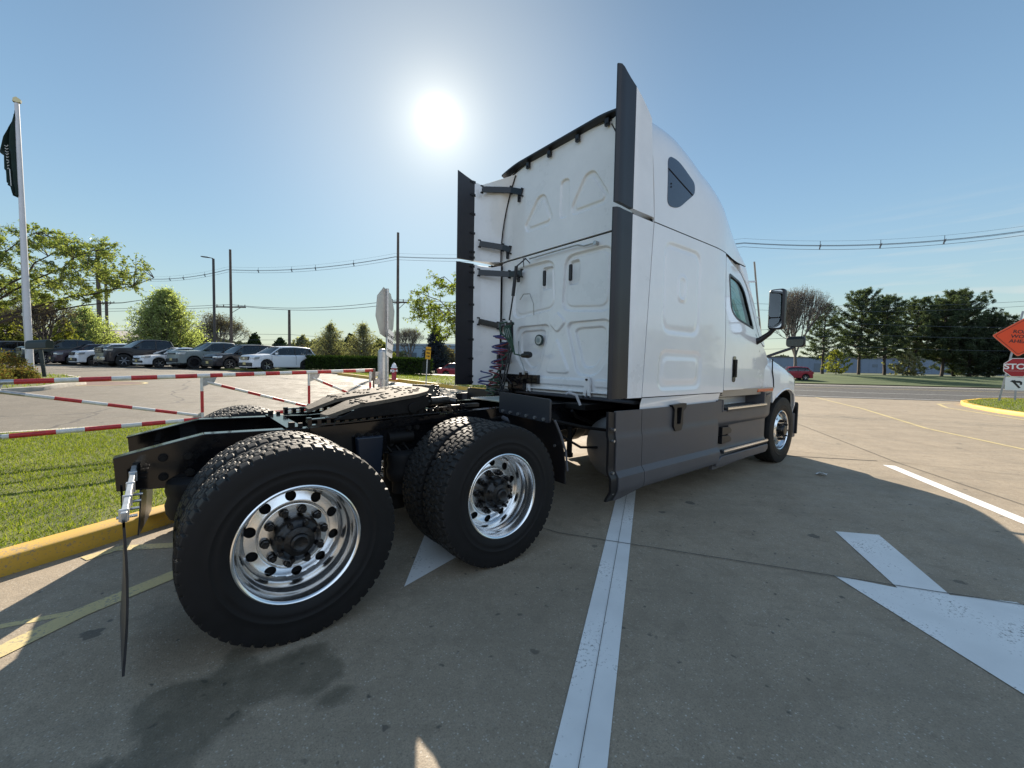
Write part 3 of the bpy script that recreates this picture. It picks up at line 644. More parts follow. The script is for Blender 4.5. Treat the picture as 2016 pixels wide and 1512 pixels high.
mb = MB(); mb.box((3.52, -1.23, .95), (.16, .02, .22)); both(mb, 'fuel_cap_recess', gapm)
mb = MB(); mb.grid([[(x, -1.262, 1.155), (x, -1.245, 1.10), (x, -1.24, 1.03)] for x in np.linspace(2.9, 4.5, 5)], flip=True); both(mb, 'lower_cab_sill', white)
# step fairing
def stmap(off=0.0):
    def f(a, b, d):
        y = 1.268 - .05 * smst(.80, .74, b) * smst(.38, .5, b) - .0 * a
        y -= .05 * smst(5.9, 6.3, a)
        return (a, -(y + off - d), b)
    return f
both(sheet(stmap(), [(4.44, .50), (4.44, 1.07), (4.56, 1.07), (4.57, .93), (5.78, .95), (5.90, 1.08), (6.24, 1.12), (6.13, .92), (6.07, .70), (6.05, .42), (4.50, .40)], [rpoly([(4.60, .74), (4.86, .74), (4.84, .53), (4.58, .53)], .02)], sx=.08, sy=.03, thick=.03, back=True), 'step_fairing', grey_pl, smooth=30)
mb = MB(); mb.box((5.2, -1.15, .935), (1.26, .25, .02)); mb.box((4.57, -1.15, 1.0), (.03, .25, .15)); mb.box((5.84, -1.15, 1.03), (.05, .25, .2)); both(mb, 'step_well', grey_pl, bevel=.005)
mb = MB(); mb.box((5.2, -1.02, 1.05), (1.24, .012, .21)); both(mb, 'step_back_plate', mat('brushed_alu', (.80, .81, .82), .42, .7, rvar=.08, nscale=30))
for z, xa, xb in ((.952, 4.66, 5.86), (.442, 4.60, 5.96)):
    mb = MB(); mb.box(((xa + xb) / 2, -1.16, z - .004), (xb - xa, .26, .03))
    for k in range(6): mb.box(((xa + xb) / 2, -1.07 - k * .034, z + .015), (xb - xa - .03, .014, .010))
    both(mb, 'step_tread', mat('dark_tread', (.06, .06, .065), .45, .5), bevel=.003)
    mb = MB(); n = 46
    mb.box(((xa + xb) / 2, -1.288, z + .010), (xb - xa, .012, .018)); mb.box(((xa + xb) / 2 - .03, -1.045, z + .02), (xb - xa - .06, .03, .012))
    for k in range(n): mb.box((xa + (xb - xa) * (k + .5) / n, -1.277, z + .024), ((xb - xa) / n * .5, .026, .008))
    both(mb, 'step_edge', alu)
mb = MB(); mb.prism([(4.42, .34), (4.55, .40), (5.98, .40), (5.98, .33), (5.9, .29), (4.42, .29)], -1.29, -1.0, 'y'); both(mb, 'lower_step_box', grey_pl, bevel=.015, fixn=True)
mb = MB(); mb.prism([(4.395, .335), (5.88, .36), (5.88, .285), (4.395, .25)], -1.25, -1.21, 'y'); both(mb, 'lower_skirt', grey_pl, fixn=True)
mb = MB()
for k in range(2): mb.prism([(4.60, .74 - .105 * k), (4.80, .73 - .105 * k), (4.86, .69 - .105 * k), (4.84, .65 - .105 * k), (4.60, .64 - .105 * k)], -1.262, -1.20, 'y')
both_split(mb, 'louver', blk_pl, bevel=.004, fixn=True)
mb = MB(); mb.box((4.72, -1.17, .635), (.3, .02, .24)); both(mb, 'louver_back', gapm)
mb = MB(); mb.box((5.95, -1.225, 1.155), (.55, .03, .045)); both(mb, 'amber_marker', amber, bevel=.008)
mb = MB(); mb.grid([[(x, -1.24, 1.19), (x, -1.22, 1.10), (x, -1.05, 1.08)] for x in (4.5, 5.7, 6.25)], flip=True); both(mb, 'door_sill', mat('beige_trim'))
# ---------------- mirrors
for sy in (1, -1):
    M = Matrix.Scale(sy, 4, (0, 1, 0)) if sy < 0 else Matrix.Identity(4)
    def fin(mb): return mb if sy > 0 else mb.mir()
    mb = MB(); mb.prism(rpoly([(-1.52, 1.97), (-1.52, 2.50), (-1.33, 2.50), (-1.33, 1.97)], .05), 5.62, 5.74, 'x'); mh = fin(mb).build('door_mirror', blk_pl, TR, bevel=.035, seg=3, fixn=True)
    mb = MB(); mb.prism(rpoly([(-1.50, 2.13), (-1.50, 2.48), (-1.35, 2.48), (-1.35, 2.13)], .04), 5.612, 5.625, 'x'); mb.prism(rpoly([(-1.50, 1.99), (-1.50, 2.115), (-1.35, 2.115), (-1.35, 1.99)], .04), 5.612, 5.625, 'x'); g = fin(mb).build('mirror_glass', mat('mirror', (.8, .85, .85), .02, 1.0), mh, fixn=True)
    mb = MB(); mb.tube([(5.64, -1.14, 1.80), (5.66, -1.24, 1.84), (5.68, -1.34, 1.92), (5.68, -1.40, 1.99)], [.06, .04, .032, .03], 10); mb.prism([(5.56, 1.70), (5.78, 1.68), (5.74, 1.80), (5.62, 1.92)], -1.20, -1.10, 'y'); fin(mb).build('mirror_arm', blk_pl, mh, smooth=60, fixn=True)
mb = MB(); mb.prism(rpoly([(-1.36, 1.80), (-1.36, 1.97), (-1.10, 1.97), (-1.10, 1.80)], .06), 7.06, 7.13, 'x'); hm = both(mb, 'hood_mirror', blk_pl, bevel=.02, fixn=True)
mb = MB(); mb.prism(rpoly([(-1.345, 1.815), (-1.345, 1.955), (-1.115, 1.955), (-1.115, 1.815)], .05), 7.05, 7.063, 'x'); both(mb, 'hood_mirror_glass', MATS['mirror'], fixn=True)
mb = MB(); mb.tube([(6.60, -.85, 1.58), (6.9, -1.03, 1.70), (7.09, -1.22, 1.80)], .022, 8); both(mb, 'hood_mirror_arm', blk_pl)
mb = MB(); mb.tube([(5.46, -1.20, 2.86), (5.70, -1.17, 2.40), (5.92, -1.15, 1.94)], .012, 8); mb.bar((5.45, -1.05, 2.62), (5.58, -1.18, 2.62), .02); mb.bar((5.70, -1.10, 2.16), (5.81, -1.16, 2.16), .02); mb.build('grab_pole', mat('grey_metal', (.5, .5, .5), .3, .8), TR)
# ------------------------------------------------------------------ chassis
def zr(x): return float(np.interp(x, [-.757, -.36, .4, 1.4, 2.0, 3.0], [.905, 1.0, .985, 1.028, 1.047, 1.05]))
mb = MB(); top = [(-.757, .905), (-.36, 1.0), (.4, .985), (1.4, 1.028), (2.0, 1.047), (7.3, 1.05)]; bot = [(7.3, .78), (.1, .745), (-.30, .70), (-.44, .70), (-.747, .723)]
mb.prism(top + bot, -.43, -.42, 'y')
for (xa, za), (xb, zb) in zip(top[:-1], top[1:]): mb.bar((xa, -.388, za - .004), (xb, -.388, zb - .004), .085, .010)
for (xa, za), (xb, zb) in zip(bot[:-1], bot[1:]): mb.bar((xa, -.388, za + .004), (xb, -.388, zb + .004), .085, .010)
both(mb, 'frame_rail', blk_fr, bevel=.004, fixn=True)
mb = MB()
for x, z in ((-.55, .885), (-.55, .775), (-.44, .88), (-.43, .78), (-.1, .9), (.0, .85), (.1, .93), (.55, .9), (.62, .9), (.69, .9), (.95, .93), (1.02, .93), (1.6, .93), (1.7, .9), (.8, .82), (.9, .82)):
    mb.cyl((x, -.43, z), (x, -.452, z), .017, n=6); mb.cyl((x, -.43, z), (x, -.436, z), .024, n=12)
both_split(mb, 'frame_bolt', chassis)
mb = MB(); mb.box((.13, 0, zr(.13) + .007), (.10, .84, .012)); mb.bar((.083, -.41, zr(.1) + .0), (.083, .41, zr(.1) + .0), .006, .02); mb.build('cross_plate', blk_fr, TR)
mb = MB()
for sy in (1, -1):
    mb.box((.115, sy * .40, zr(.1) + .028), (.035, .04, .03)); mb.box((.17, sy * .395, zr(.1) + .022), (.025, .03, .022))
build_split(mb, 'cross_plate_bolt', chassis, TR)
mb = MB()
for x in (-.42, .25, 1.0, 1.75, 2.3, 3.4): mb.box((x, 0, .82), (.10, .84, .14))
mb.box((-.60, 0, .80), (.03, .80, .10)); build_split(mb, 'cross_member', chassis, TR)
# sliding fifth-wheel rack with teeth
mb = MB()
x0, x1 = .21, 1.52
mb.bar((x0, -.395, zr(x0) + .010), (x1, -.395, zr(x1) + .010), .06, .012); mb.bar((x0, -.395, zr(x0) + .052), (x1, -.395, zr(x1) + .052), .05, .010)
k = 0; x = x0 + .015
while x < x1:
    mb.box((x, -.395, zr(x) + .032), (.030, .05, .042))
    if k % 2 == 0: mb.cyl((x, -.395, zr(x) + .05), (x, -.395, zr(x) + .068), .020, n=8)
    x += .062; k += 1
both(mb, 'slider_rack', blk_fr, bevel=.003)
mb = MB(); mb.bar((.22, -.437, zr(.2) - .03), (1.55, -.437, zr(1.5) - .03), .012, .06); both(mb, 'rack_angle', blk_fr)
# fifth wheel
def fz(x): return float(np.interp(x, [.34, .56, .92, 1.28], [1.05, 1.14, 1.192, 1.232]))
out = [(.35, .16), (.36, .34), (.56, .43), (.78, .46), (1.00, .46), (1.14, .38), (1.24, .22), (1.27, .0)]
fo = [(a, -b) for a, b in out] + [(a, b) for a, b in out[-2::-1]] + [(.62, .10), (.86, .045), (.95, .0), (.86, -.045), (.62, -.10)]
def fmap(a, b, d): 
    return (a, b, fz(a) - d)
sh = sheet(fmap, rpoly(fo, .03, 3), sx=.05, sy=.1, thick=.028, back=True); sh.build('fifth_wheel', greasem, TR, smooth=30)
FWH = TR.children[-1]
mb = MB()   # underside body and skirts of the plate
for sy in (1, -1):
    mb.prism([(.37, 1.03), (.56, 1.115), (1.0, 1.17), (1.12, 1.18), (1.12, 1.10), (1.0, 1.05), (.75, 1.04), (.5, 1.03)], sy * .43, sy * .445, 'y')
    mb.prism([(.62, 1.11), (1.2, 1.18), (1.15, 1.1), (.7, 1.05)], sy * .09, sy * .12, 'y')
    mb.cyl((.98, sy * .30, 1.09), (.98, sy * .46, 1.09), .045, n=14); mb.prism([(.80, 1.0), (1.16, 1.02), (1.05, 1.12), (.91, 1.12)], sy * .33, sy * .42, 'y')
mb.prism([(1.0, 1.07), (1.22, 1.13), (1.24, 1.18), (1.0, 1.16)], -.28, .28, 'y'); mb.box((1.0, 0, 1.03), (.5, .8, .03)); mb.build('fifth_wheel_base', chassis, FWH, bevel=.006, fixn=True)
mb = MB(); rng = random.Random(3)   # scars and clinging grease lumps on the plate
for k in range(150):
    x = rng.choice([rng.uniform(.55, 1.24), rng.gauss(.60, .03), rng.gauss(.80, .04), rng.gauss(1.05, .06)]); y = rng.uniform(-.42, .42)
    if x < .9 and abs(y) < .13 or x < .42 or x > 1.24 or abs(y) > .42: continue
    if (x > 1.02 and abs(y) > .33) or (x > 1.14 and abs(y) > .2): continue
    mb.sphere((x, y, fz(x) + .002), rng.uniform(.006, .017), 6, 4, sc=(rng.uniform(.6, 1.6), rng.uniform(.8, 2.2), .55))
mb.build('grease_lump', mat('grease_lump', (.12, .09, .06), .75, noise_amt=.5, nscale=40), FWH, kind='stuff')
mb = MB(); mb.cyl((1.20, -.30, 1.12), (1.42, -.22, 1.12), .035, n=12); mb.cyl((1.20, -.30, 1.12), (1.12, -.32, 1.12), .02, n=8); mb.tube(helix((1.34, -.10, 1.24), (1.48, -.14, 1.08), .022, 9, n=10), .006, 5); mb.cyl((1.42, -.12, 1.12), (1.52, -.22, 1.10), .03, n=10); mb.box((1.62, -.30, 1.07), (.16, .06, .03)); mb.box((1.5, -.3, 1.07), (.3, .03, .02)); mb.build('release_cylinder', mat('worn_steel', (.08, .075, .07), .35, .7, noise_amt=.4, nscale=20), FWH, bevel=.003)
# deck plate behind the cab
mb = MB(); mb.box((2.32, .08, 1.062), (.42, .70, .012)); 
for k in range(12): mb.box((2.13 + .035 * k, .08, 1.070), (.010, .68, .006))
mb.build('deck_plate', mat('deck_alu', (.68, .72, .72), .3, 1.0, noise_amt=.1, nscale=10), TR)
mb = MB(); mb.box((2.75, .95, .93), (.30, .42, .30)); mb.box((2.6, 1.0, .9), (.04, .5, .45)); mb.build('battery_box', blk_pl, TR, bevel=.02)
mb = MB()
for x, y, z, dx, dy, dz in ((3.2, 0, .9, .6, .7, .25), (3.6, .2, 1.0, .3, 1.0, .12), (2.9, -.15, .88, .25, .2, .3), (2.75, .1, .95, .2, .25, .16), (3.0, -.55, 1.02, .5, .3, .06)): mb.box((x, y, z), (dx, dy, dz))
mb.cyl((2.8, -.15, .75), (2.8, .35, .75), .13, n=16); mb.tube([(2.72, -.55, .98), (2.85, -.5, .9), (3.1, -.6, .8)], .02, 6); mb.tube([(2.35, -.43, .92), (2.6, -.8, .85), (2.9, -.9, .80)], .018, 6); mb.tube([(2.5, -.42, .8), (2.7, -.7, .62), (3.0, -.8, .6)], .015, 6)
mb.cyl((2.75, -.5, .52), (2.75, -.5, .8), .03, n=10); mb.box((2.75, -.48, .5), (.06, .10, .05)); mb.tube([(.3, 0, .7), (2.9, 0, .78), (4.2, 0, .75)], .06, 12)
mb.build('under_cab_gear', chassis, TR, bevel=.01)
mb = MB(); mb.tube([(2.62, -.56, 1.16), (2.62, -.60, 1.175), (2.66, -.66, 1.15), (2.68, -.70, 1.05)], .014, 8); mb.build('drain_pipe', mat('grey_tube', (.5, .5, .52), .5), TR)
# fuel tanks
for sy in (1, -1):
    mb = MB(); pr = [(.0, 2.88), (.16, 2.882), (.25, 2.895), (.30, 2.93), (.315, 2.98), (.315, 4.28), (.30, 4.32), (0, 4.34)]
    mb.lathe(pr, (0, sy * -.88, .62), 'x', 40); t = mb.build('fuel_tank', mat('satin_alu', (.20, .19, .18), .5, .6, rvar=.08, nscale=9), TR, fixn=True)
    mb = MB()
    for x in (3.0, 4.05): mb.tube([(x, sy * -.88 + .322 * math.cos(a), .62 + .322 * math.sin(a)) for a in np.linspace(0, 2 * PI, 36, endpoint=False)], .014, 6, closed=True)
    mb.build('tank_strap', blk_fr, t)
# quarter fenders ahead of the drive wheels
for sy in (1, -1):
    mb = MB(); path = [(1.78, 1.045), (1.825, .99), (1.875, .90), (1.915, .78), (1.938, .66), (1.945, .50)]
    rows = [[(x, -.585 - .02 * 0, z), (x, -1.205, z - .012), (x + .012, -1.205, z - .012), (x + .012, -.585, z)] for x, z in path]; mb.grid(rows, closed=True); mb.add(rows[-1], [(0, 1, 2, 3)])
    (mb if sy > 0 else mb.mir()).build('quarter_fender', blk_pl, TR, fixn=True, smooth=50); qf = TR.children[-1]
    mb = MB(); mb.prism(rpoly([(-.56, 1.02), (-.56, 1.205), (-1.205, 1.185), (-1.205, 1.0)], .02, 3), 1.755, 1.775, 'x'); (mb if sy > 0 else mb.mir()).build('fender_flap', mat('grey_black', (.024, .026, .032), .42), qf, fixn=True)
    mb = MB()
    for k in range(6): mb.cyl((1.755, -.62 - .105 * k, 1.04 - .003 * k), (1.742, -.62 - .105 * k, 1.04 - .003 * k), .013, n=10)
    for y, z in ((-.93, .82), (-1.14, .80), (-.95, .78)): mb.cyl((1.89, y, z), (1.878, y, z), .011, n=10)
    build_split(mb if sy > 0 else mb.mir(), 'fender_bolt', steelz, qf)
    mb = MB(); mb.tube([(1.80, -1.222, 1.02), (1.87, -1.222, .90), (1.93, -1.222, .76), (1.955, -1.222, .60)], .009, 6); mb.tube([(1.90, -.43, .95), (1.95, -.9, .83), (1.93, -1.19, .80)], .02, 8); (mb if sy > 0 else mb.mir()).build('fender_brace', mat('grey_metal2', (.10, .10, .11), .4), qf)
# mud flaps on hangers at the tail
for sy in (1, -1):
    f = (lambda m_: m_) if sy > 0 else (lambda m_: m_.mir())
    mb = MB(); mb.bar((-.672, -.43, .835), (-.668, -1.10, .765 if sy > 0 else .80), .022, .045)
    for y in (-.55, -.72, -.90, -1.07): mb.box((-.67, y, .835 - .104 * (abs(y) - .43)), (.034, .018, .054))
    h = f(mb).build('flap_hanger', mat('galv', (.55, .56, .56), .35, .6, noise_amt=.15, nscale=20), TR, bevel=.003)
    mb = MB(); rows = []
    for k in range(15):
        t = k / 14; z = .80 - .68 * t; rows.append([(-.716 + .050 * u + .008 * math.sin(3.2 * t) - .014 * t * t , -(.62 + .57 * u), z - .05 * u * (1 - t)) for u in np.linspace(0, 1, 9)])
    r2 = [[(x + .009, y, z) for x, y, z in r] for r in rows]; mb.grid(rows); mb.grid(r2, flip=True)
    mb.grid([[a, b] for a, b in zip([r[-1] for r in rows], [r[-1] for r in r2])]); mb.grid([rows[-1], r2[-1]]); mb.grid([[a, b] for a, b in zip([r[0] for r in rows], [r[0] for r in r2])])
    f(mb).build('mud_flap', mat('flap_rubber', (.020, .021, .024), .5, noise_amt=.3, nscale=12), h, fixn=True)
    mb = MB()
    for y in (-.62, -.75, -.88, -1.0): mb.cyl((-.70, y, .74), (-.63, y, .74), .007, n=8)
    build_split(f(mb), 'flap_bolt', steelz, h)
# suspension and axles
def axle(x0, name='drive_axle'):
    mb = MB(); mb.cyl((x0, -.62, .51), (x0, .62, .51), .065, n=16); mb.sphere((x0, 0, .51), .21, 16, 10, sc=(1, .9, 1)); mb.cyl((x0 + .15, 0, .53), (x0 + .42, 0, .57), .10, .06, n=14)
    for sy in (1, -1): mb.bar((x0 - .42, sy * .43, .50), (x0 + .38, sy * .43, .60), .09, .05); mb.box((x0, sy * .43, .53), (.26, .13, .18)); mb.cyl((x0 - .12, sy * .5, .62), (x0 - .30, sy * .5, .68), .085, n=16); mb.tube([(x0 - .1, sy * .46, .66), (x0 + .1, sy * .3, .8), (x0 + .3, sy * .35, .86)], .013, 6)
    mb.build(name, chassis, TR, bevel=.01)
    mb = MB()
    for sy in (1, -1):
        pr = [(.02, .0), (.11, .0), (.125, .03), (.13, .08), (.118, .12), (.128, .16), (.12, .21), (.09, .23), (.02, .23)]
        mb.lathe(pr, (x0 - .42, sy * .44, .53), 'z', 20); mb.cyl((x0 - .42, sy * .44, .43), (x0 - .42, sy * .44, .54), .085, n=16)
    build_split(mb, 'air_spring', rubber, TR, fixn=True)
axle(0); axle(1.32)
mb = MB()
for sy in (1, -1):
    mb.prism([(.52, .90), (.72, .90), (.70, .62), (.62, .55), (.54, .62)], sy * .44, sy * .50, 'y'); mb.prism([(1.72, .92), (1.98, .92), (1.92, .6), (1.8, .5)], sy * .44, sy * .49, 'y')
build_split(mb, 'spring_hanger', mat('blue_black', (.012, .018, .03), .3), TR, bevel=.012, fixn=True)
mb = MB(); mb.cyl((.90, -.30, .28), (.90, -.30, .80), .10, n=20); mb.cyl((.78, -.42, .86), (.98, -.42, .86), .05, n=12)
for k in range(3): mb.tube([(.75 + .07 * k, -.40, .84), (.80 + .07 * k, -.45, .76), (.84 + .06 * k, -.42, .68)], .008, 6)
mb.cyl((.3, .2, .72), (.9, .2, .72), .12, n=20); mb.build('air_tank', chassis, TR)
mb = MB(); mb.cyl((6.77, -.9, .50), (6.77, .9, .50), .05, n=12); mb.box((6.77, 0, .45), (.12, 1.3, .12)); mb.box((6.2, 0, .75), (1.6, .8, .6)); mb.build('front_axle', chassis, TR, bevel=.02)
# ------------------------------------------------------------------ wheels
def tyre_mesh(drive=True):
    Rr, Wd = .512, .272; N = 56; sub = 8 if drive else 4; na = N * sub; nw = 33
    rib = [-.62, -.22, .22, .62]
    A = np.arange(na) / na * 2 * PI; S = np.linspace(-1, 1, nw * 1)
    S = np.array(sorted(set(list(np.round(np.linspace(-1, 1, 29), 4)) + [r_ + e for r_ in rib for e in (-.045, -.03, .03, .045)])))
    V = []; side = [(-1.02, -.014), (-1.035, -.030), (-1.042, -.034), (-1.055, -.055), (-1.06, -.058), (-1.07, -.09), (-1.068, -.120), (-1.080, -.123), (-1.078, -.129), (-1.062, -.132), (-1.050, -.155), (-1.058, -.158), (-1.040, -.170), (-1.0, -.19), (-.975, -.196), (-.955, -.203), (-.93, -.212), (-.89, -.2145)]
    prof_l = [(w, dr) for w, dr in side[::-1]]; cols = []
    for w, dr in prof_l: cols.append((w * Wd / 2, np.full(na, Rr + dr)))
    for s in S:
        ph = (A / (2 * PI) * N); crown = -.010 * abs(s) ** 3
        k = int(np.searchsorted(rib, s)); off = [0, .5, .15, .65, .3][k] if drive else 0
        zig = .05 * (2 * np.abs((ph * 1.0 + .25) % 1 - .5) - .5) if drive else 0
        g = np.zeros(na)
        for r_ in rib:
            g = np.maximum(g, (np.abs(s - r_ - zig) < .042) * 1.0)
        if drive:
            cen = (ph + off + (.25 * s if abs(s) < .62 else 0)) % 1.0
            lat = (cen < .13 if abs(s) < .65 else cen < .20); g = np.maximum(g, lat * (1.0 if abs(s) > .65 else .7))
            sipe = (np.abs(cen - .58) < .03) & (abs(s) < .6); g = np.maximum(g, sipe * .3)
        dep = .014 if drive else .009
        cols.append((s * Wd / 2, Rr + crown - g * dep))
    for w, dr in side: cols.append((-w * Wd / 2, None))
    cols = cols[:len(prof_l) + len(S)] + [(-w * Wd / 2, np.full(na, Rr + dr)) for w, dr in side]
    if drive:   # shoulder notches
        ph = (A / (2 * PI) * N)
        for idx, sg in ((len(prof_l) - 1, 0), (len(prof_l) + len(S), 0)):
            off = 0 if idx < len(prof_l) else .3
            cols[idx] = (cols[idx][0], cols[idx][1] - .014 * (((ph + off) % 1) < .2))
    rows = []
    n = len(cols); V = np.zeros((n, na, 3))
    for i, (w, r) in enumerate(cols): V[i, :, 0] = r * np.cos(A); V[i, :, 1] = w; V[i, :, 2] = r * np.sin(A)
    F = []
    ii, jj = np.meshgrid(np.arange(n - 1), np.arange(na), indexing='ij'); j2 = (jj + 1) % na
    F = np.stack([ii * na + jj, ii * na + j2, (ii + 1) * na + j2, (ii + 1) * na + jj], -1).reshape(-1, 4)
    nt0, nt1 = len(prof_l) - 1, len(prof_l) + len(S)
    mi = ((ii >= nt0) & (ii < nt1)).astype(np.int32).ravel()
    return V.reshape(-1, 3), F, mi
def make_tyre(drive, parent):
    V, F, mi = tyre_mesh(drive); o = npmesh('tyre', V, F, [rubber, treadm], parent, smooth=True); o.data.polygons.foreach_set('material_index', mi)
    # raised rings on the sidewall and bead
    bm = bmesh.new(); bm.from_mesh(o.data); bmesh.ops.recalc_face_normals(bm, faces=bm.faces); bm.to_mesh(o.data); bm.free(); o.data.set_sharp_from_angle(angle=R(38)); return o
def annulus(fm, ro, ri, nh, hr, hrad, ph, thick=.010):
    """disc of nh equal sectors, each with one hand hole, cut along radius and angle so that it stays smooth"""
    hw = PI / nh; hole = []
    for i in range(26):
        t = 2 * PI * i / 26; x, y = hrad + hr * math.cos(t), hr * math.sin(t); hole.append((math.hypot(x, y), math.atan2(y, x)))
    V, F, E = cut2d([(ri, -hw), (ro, -hw), (ro, hw), (ri, hw)], [hole], .004, hw / 9); mb = MB()
    E = [(a, b) for a, b in E if not (abs(abs(V[a][1]) - hw) < 1e-5 and abs(abs(V[b][1]) - hw) < 1e-5)]; n = len(V)
    for k in range(nh):
        th = ph + 2 * PI * k / nh; f = lambda r, a, d: fm(r * math.cos(a + th), r * math.sin(a + th), d)
        mb.add([f(r, a, 0) for r, a in V] + [f(r, a, thick) for r, a in V], list(F) + [(b, a, a + n, b + n) for a, b in E])
    bm = bmesh.new(); vs = [bm.verts.new(v) for v in mb.v]
    for q in mb.f:
        try: bm.faces.new([vs[i] for i in q])
        except ValueError: pass
    bmesh.ops.remove_doubles(bm, verts=bm.verts, dist=1e-5); bm.verts.index_update(); o = MB(); o.add([tuple(v.co) for v in bm.verts], [tuple(v.index for v in q.verts) for q in bm.faces]); bm.free(); return o
def cub(xs_, ys_2):
    """smooth interpolation through profile points"""
    xs_, ys_2 = np.array(xs_), np.array(ys_2); X = np.linspace(xs_[0], xs_[-1], 200); Yv = np.interp(X, xs_, ys_2); k = np.array([1, 3, 6, 8, 6, 3, 1.]); k /= k.sum(); Yp = np.convolve(np.pad(Yv, 3, mode='edge'), k, 'valid'); return lambda r: float(np.interp(r, X, Yp))
def ring_holes(rad, r, n, ph=0): return [(r, (rad * math.cos(2 * PI * i / n + ph), rad * math.sin(2 * PI * i / n + ph))) for i in range(n)]
def build_wheel(kind):
    """outer face towards -y; kind: deep (outer dual), inner, front"""
    if kind == 'front':
        barrel = [(.285, .12), (.27, .10), (.262, .05), (.262, -.04), (.275, -.085), (.285, -.10), (.288, -.125), (.298, -.134), (.303, -.130), (.303, -.11), (.29, -.09)]
        dp = cub([.08, .172, .185, .235, .266], [-.118, -.118, -.110, -.085, -.045])
    else:
        barrel = [(.285, .12), (.27, .10), (.256, .06), (.2525, .035), (.252, .02), (.253, .0), (.257, -.02), (.262, -.035), (.270, -.045), (.2745, -.055), (.276, -.075), (.278, -.095), (.283, -.108), (.2855, -.122), (.290, -.130), (.298, -.134), (.304, -.131), (.305, -.11), (.29, -.09)]
        dp = cub([.08, .170, .178, .186, .232, .2515], [.020, .020, .032, .036, .050, .030])
    mb = MB(); mb.lathe(barrel, (0, 0, 0), 'y', 120)
    mb.join(annulus(lambda a, b, d: (a, dp(math.hypot(a, b)) + d, b), .2515 if kind != 'front' else .264, .09, 10, .0275 if kind != 'front' else .026, .211 if kind != 'front' else .216, .1))
    w = mb.build('wheel', alu, TR, smooth=40, fixn=True)
    if kind == 'inner': make_tyre(True, w); return w
    mb = MB(); mb.cyl((0, .075, 0), (0, .11, 0), .235, n=40); mb.build('dark_hole_backing', gapm, w)  # near-black disc added behind the hand holes so they read dark
    make_tyre(kind == 'deep', w)
    mb = MB()
    if kind == 'deep':
        mb.lathe([(.0, .05), (.116, .05), (.119, .0), (.118, -.045), (.112, -.062), (.104, -.070), (.096, -.074), (.082, -.080), (.074, -.092), (.055, -.098), (.048, -.10), (.044, -.114), (.034, -.120), (.026, -.116), (.014, -.112), (0, -.112)], (0, 0, 0), 'y', 28)
        for i in range(8): a = 2 * PI * i / 8; mb.cyl((.097 * math.cos(a), -.066, .097 * math.sin(a)), (.097 * math.cos(a), -.102, .097 * math.sin(a)), .0155, .012, n=6)
    else:
        mb.lathe([(0, -.05), (.092, -.05), (.092, -.14), (.085, -.16), (.07, -.185), (.05, -.19), (0, -.19)], (0, 0, 0), 'y', 24)
    mb.build('hub', hubblk, w, smooth=35, fixn=True)
    nb = MB(); y0 = .018 if kind == 'deep' else -.118
    nb.cyl((0, y0, 0), (0, y0 - .012, 0), .024, n=14); nb.cyl((0, y0 - .010, 0), (0, y0 - .038, 0), .0205, .019, n=6); nb.cyl((0, y0 - .038, 0), (0, y0 - (.052 if kind == 'deep' else .062), 0), .012, n=8)
    first = nb.build('lug_nut', hubblk, w, smooth=30); 
    for i in range(10):
        a = 2 * PI * i / 10 + .42; o = first if i == 0 else first.copy()
        if i: scene.collection.objects.link(o); o.parent = w
        o.location = (.1429 * math.cos(a), 0, .1429 * math.sin(a)); o.rotation_euler = (0, -a, 0)
    return w
wd = build_wheel('deep'); wi = build_wheel('inner'); wf = build_wheel('front')
def putw(src, x, y, flip, rot, used=[]):
    o = src if src not in used else copy_tree(src, TR); used.append(src)
    o.location = (x, y, .51); o.rotation_euler = (0, rot, PI if flip else 0); return o
putw(wd, 0, -1.075, False, .35); putw(wd, 1.32, -1.075, False, 1.12); putw(wd, 0, 1.075, True, .2); putw(wd, 1.32, 1.075, True, .7)
for x in (0, 1.32):
    for y in (-.745, .745): putw(wi, x, y, y < 0, x + y)
putw(wf, 6.77, -1.06, False, .5); putw(wf, 6.77, 1.06, True, .5)
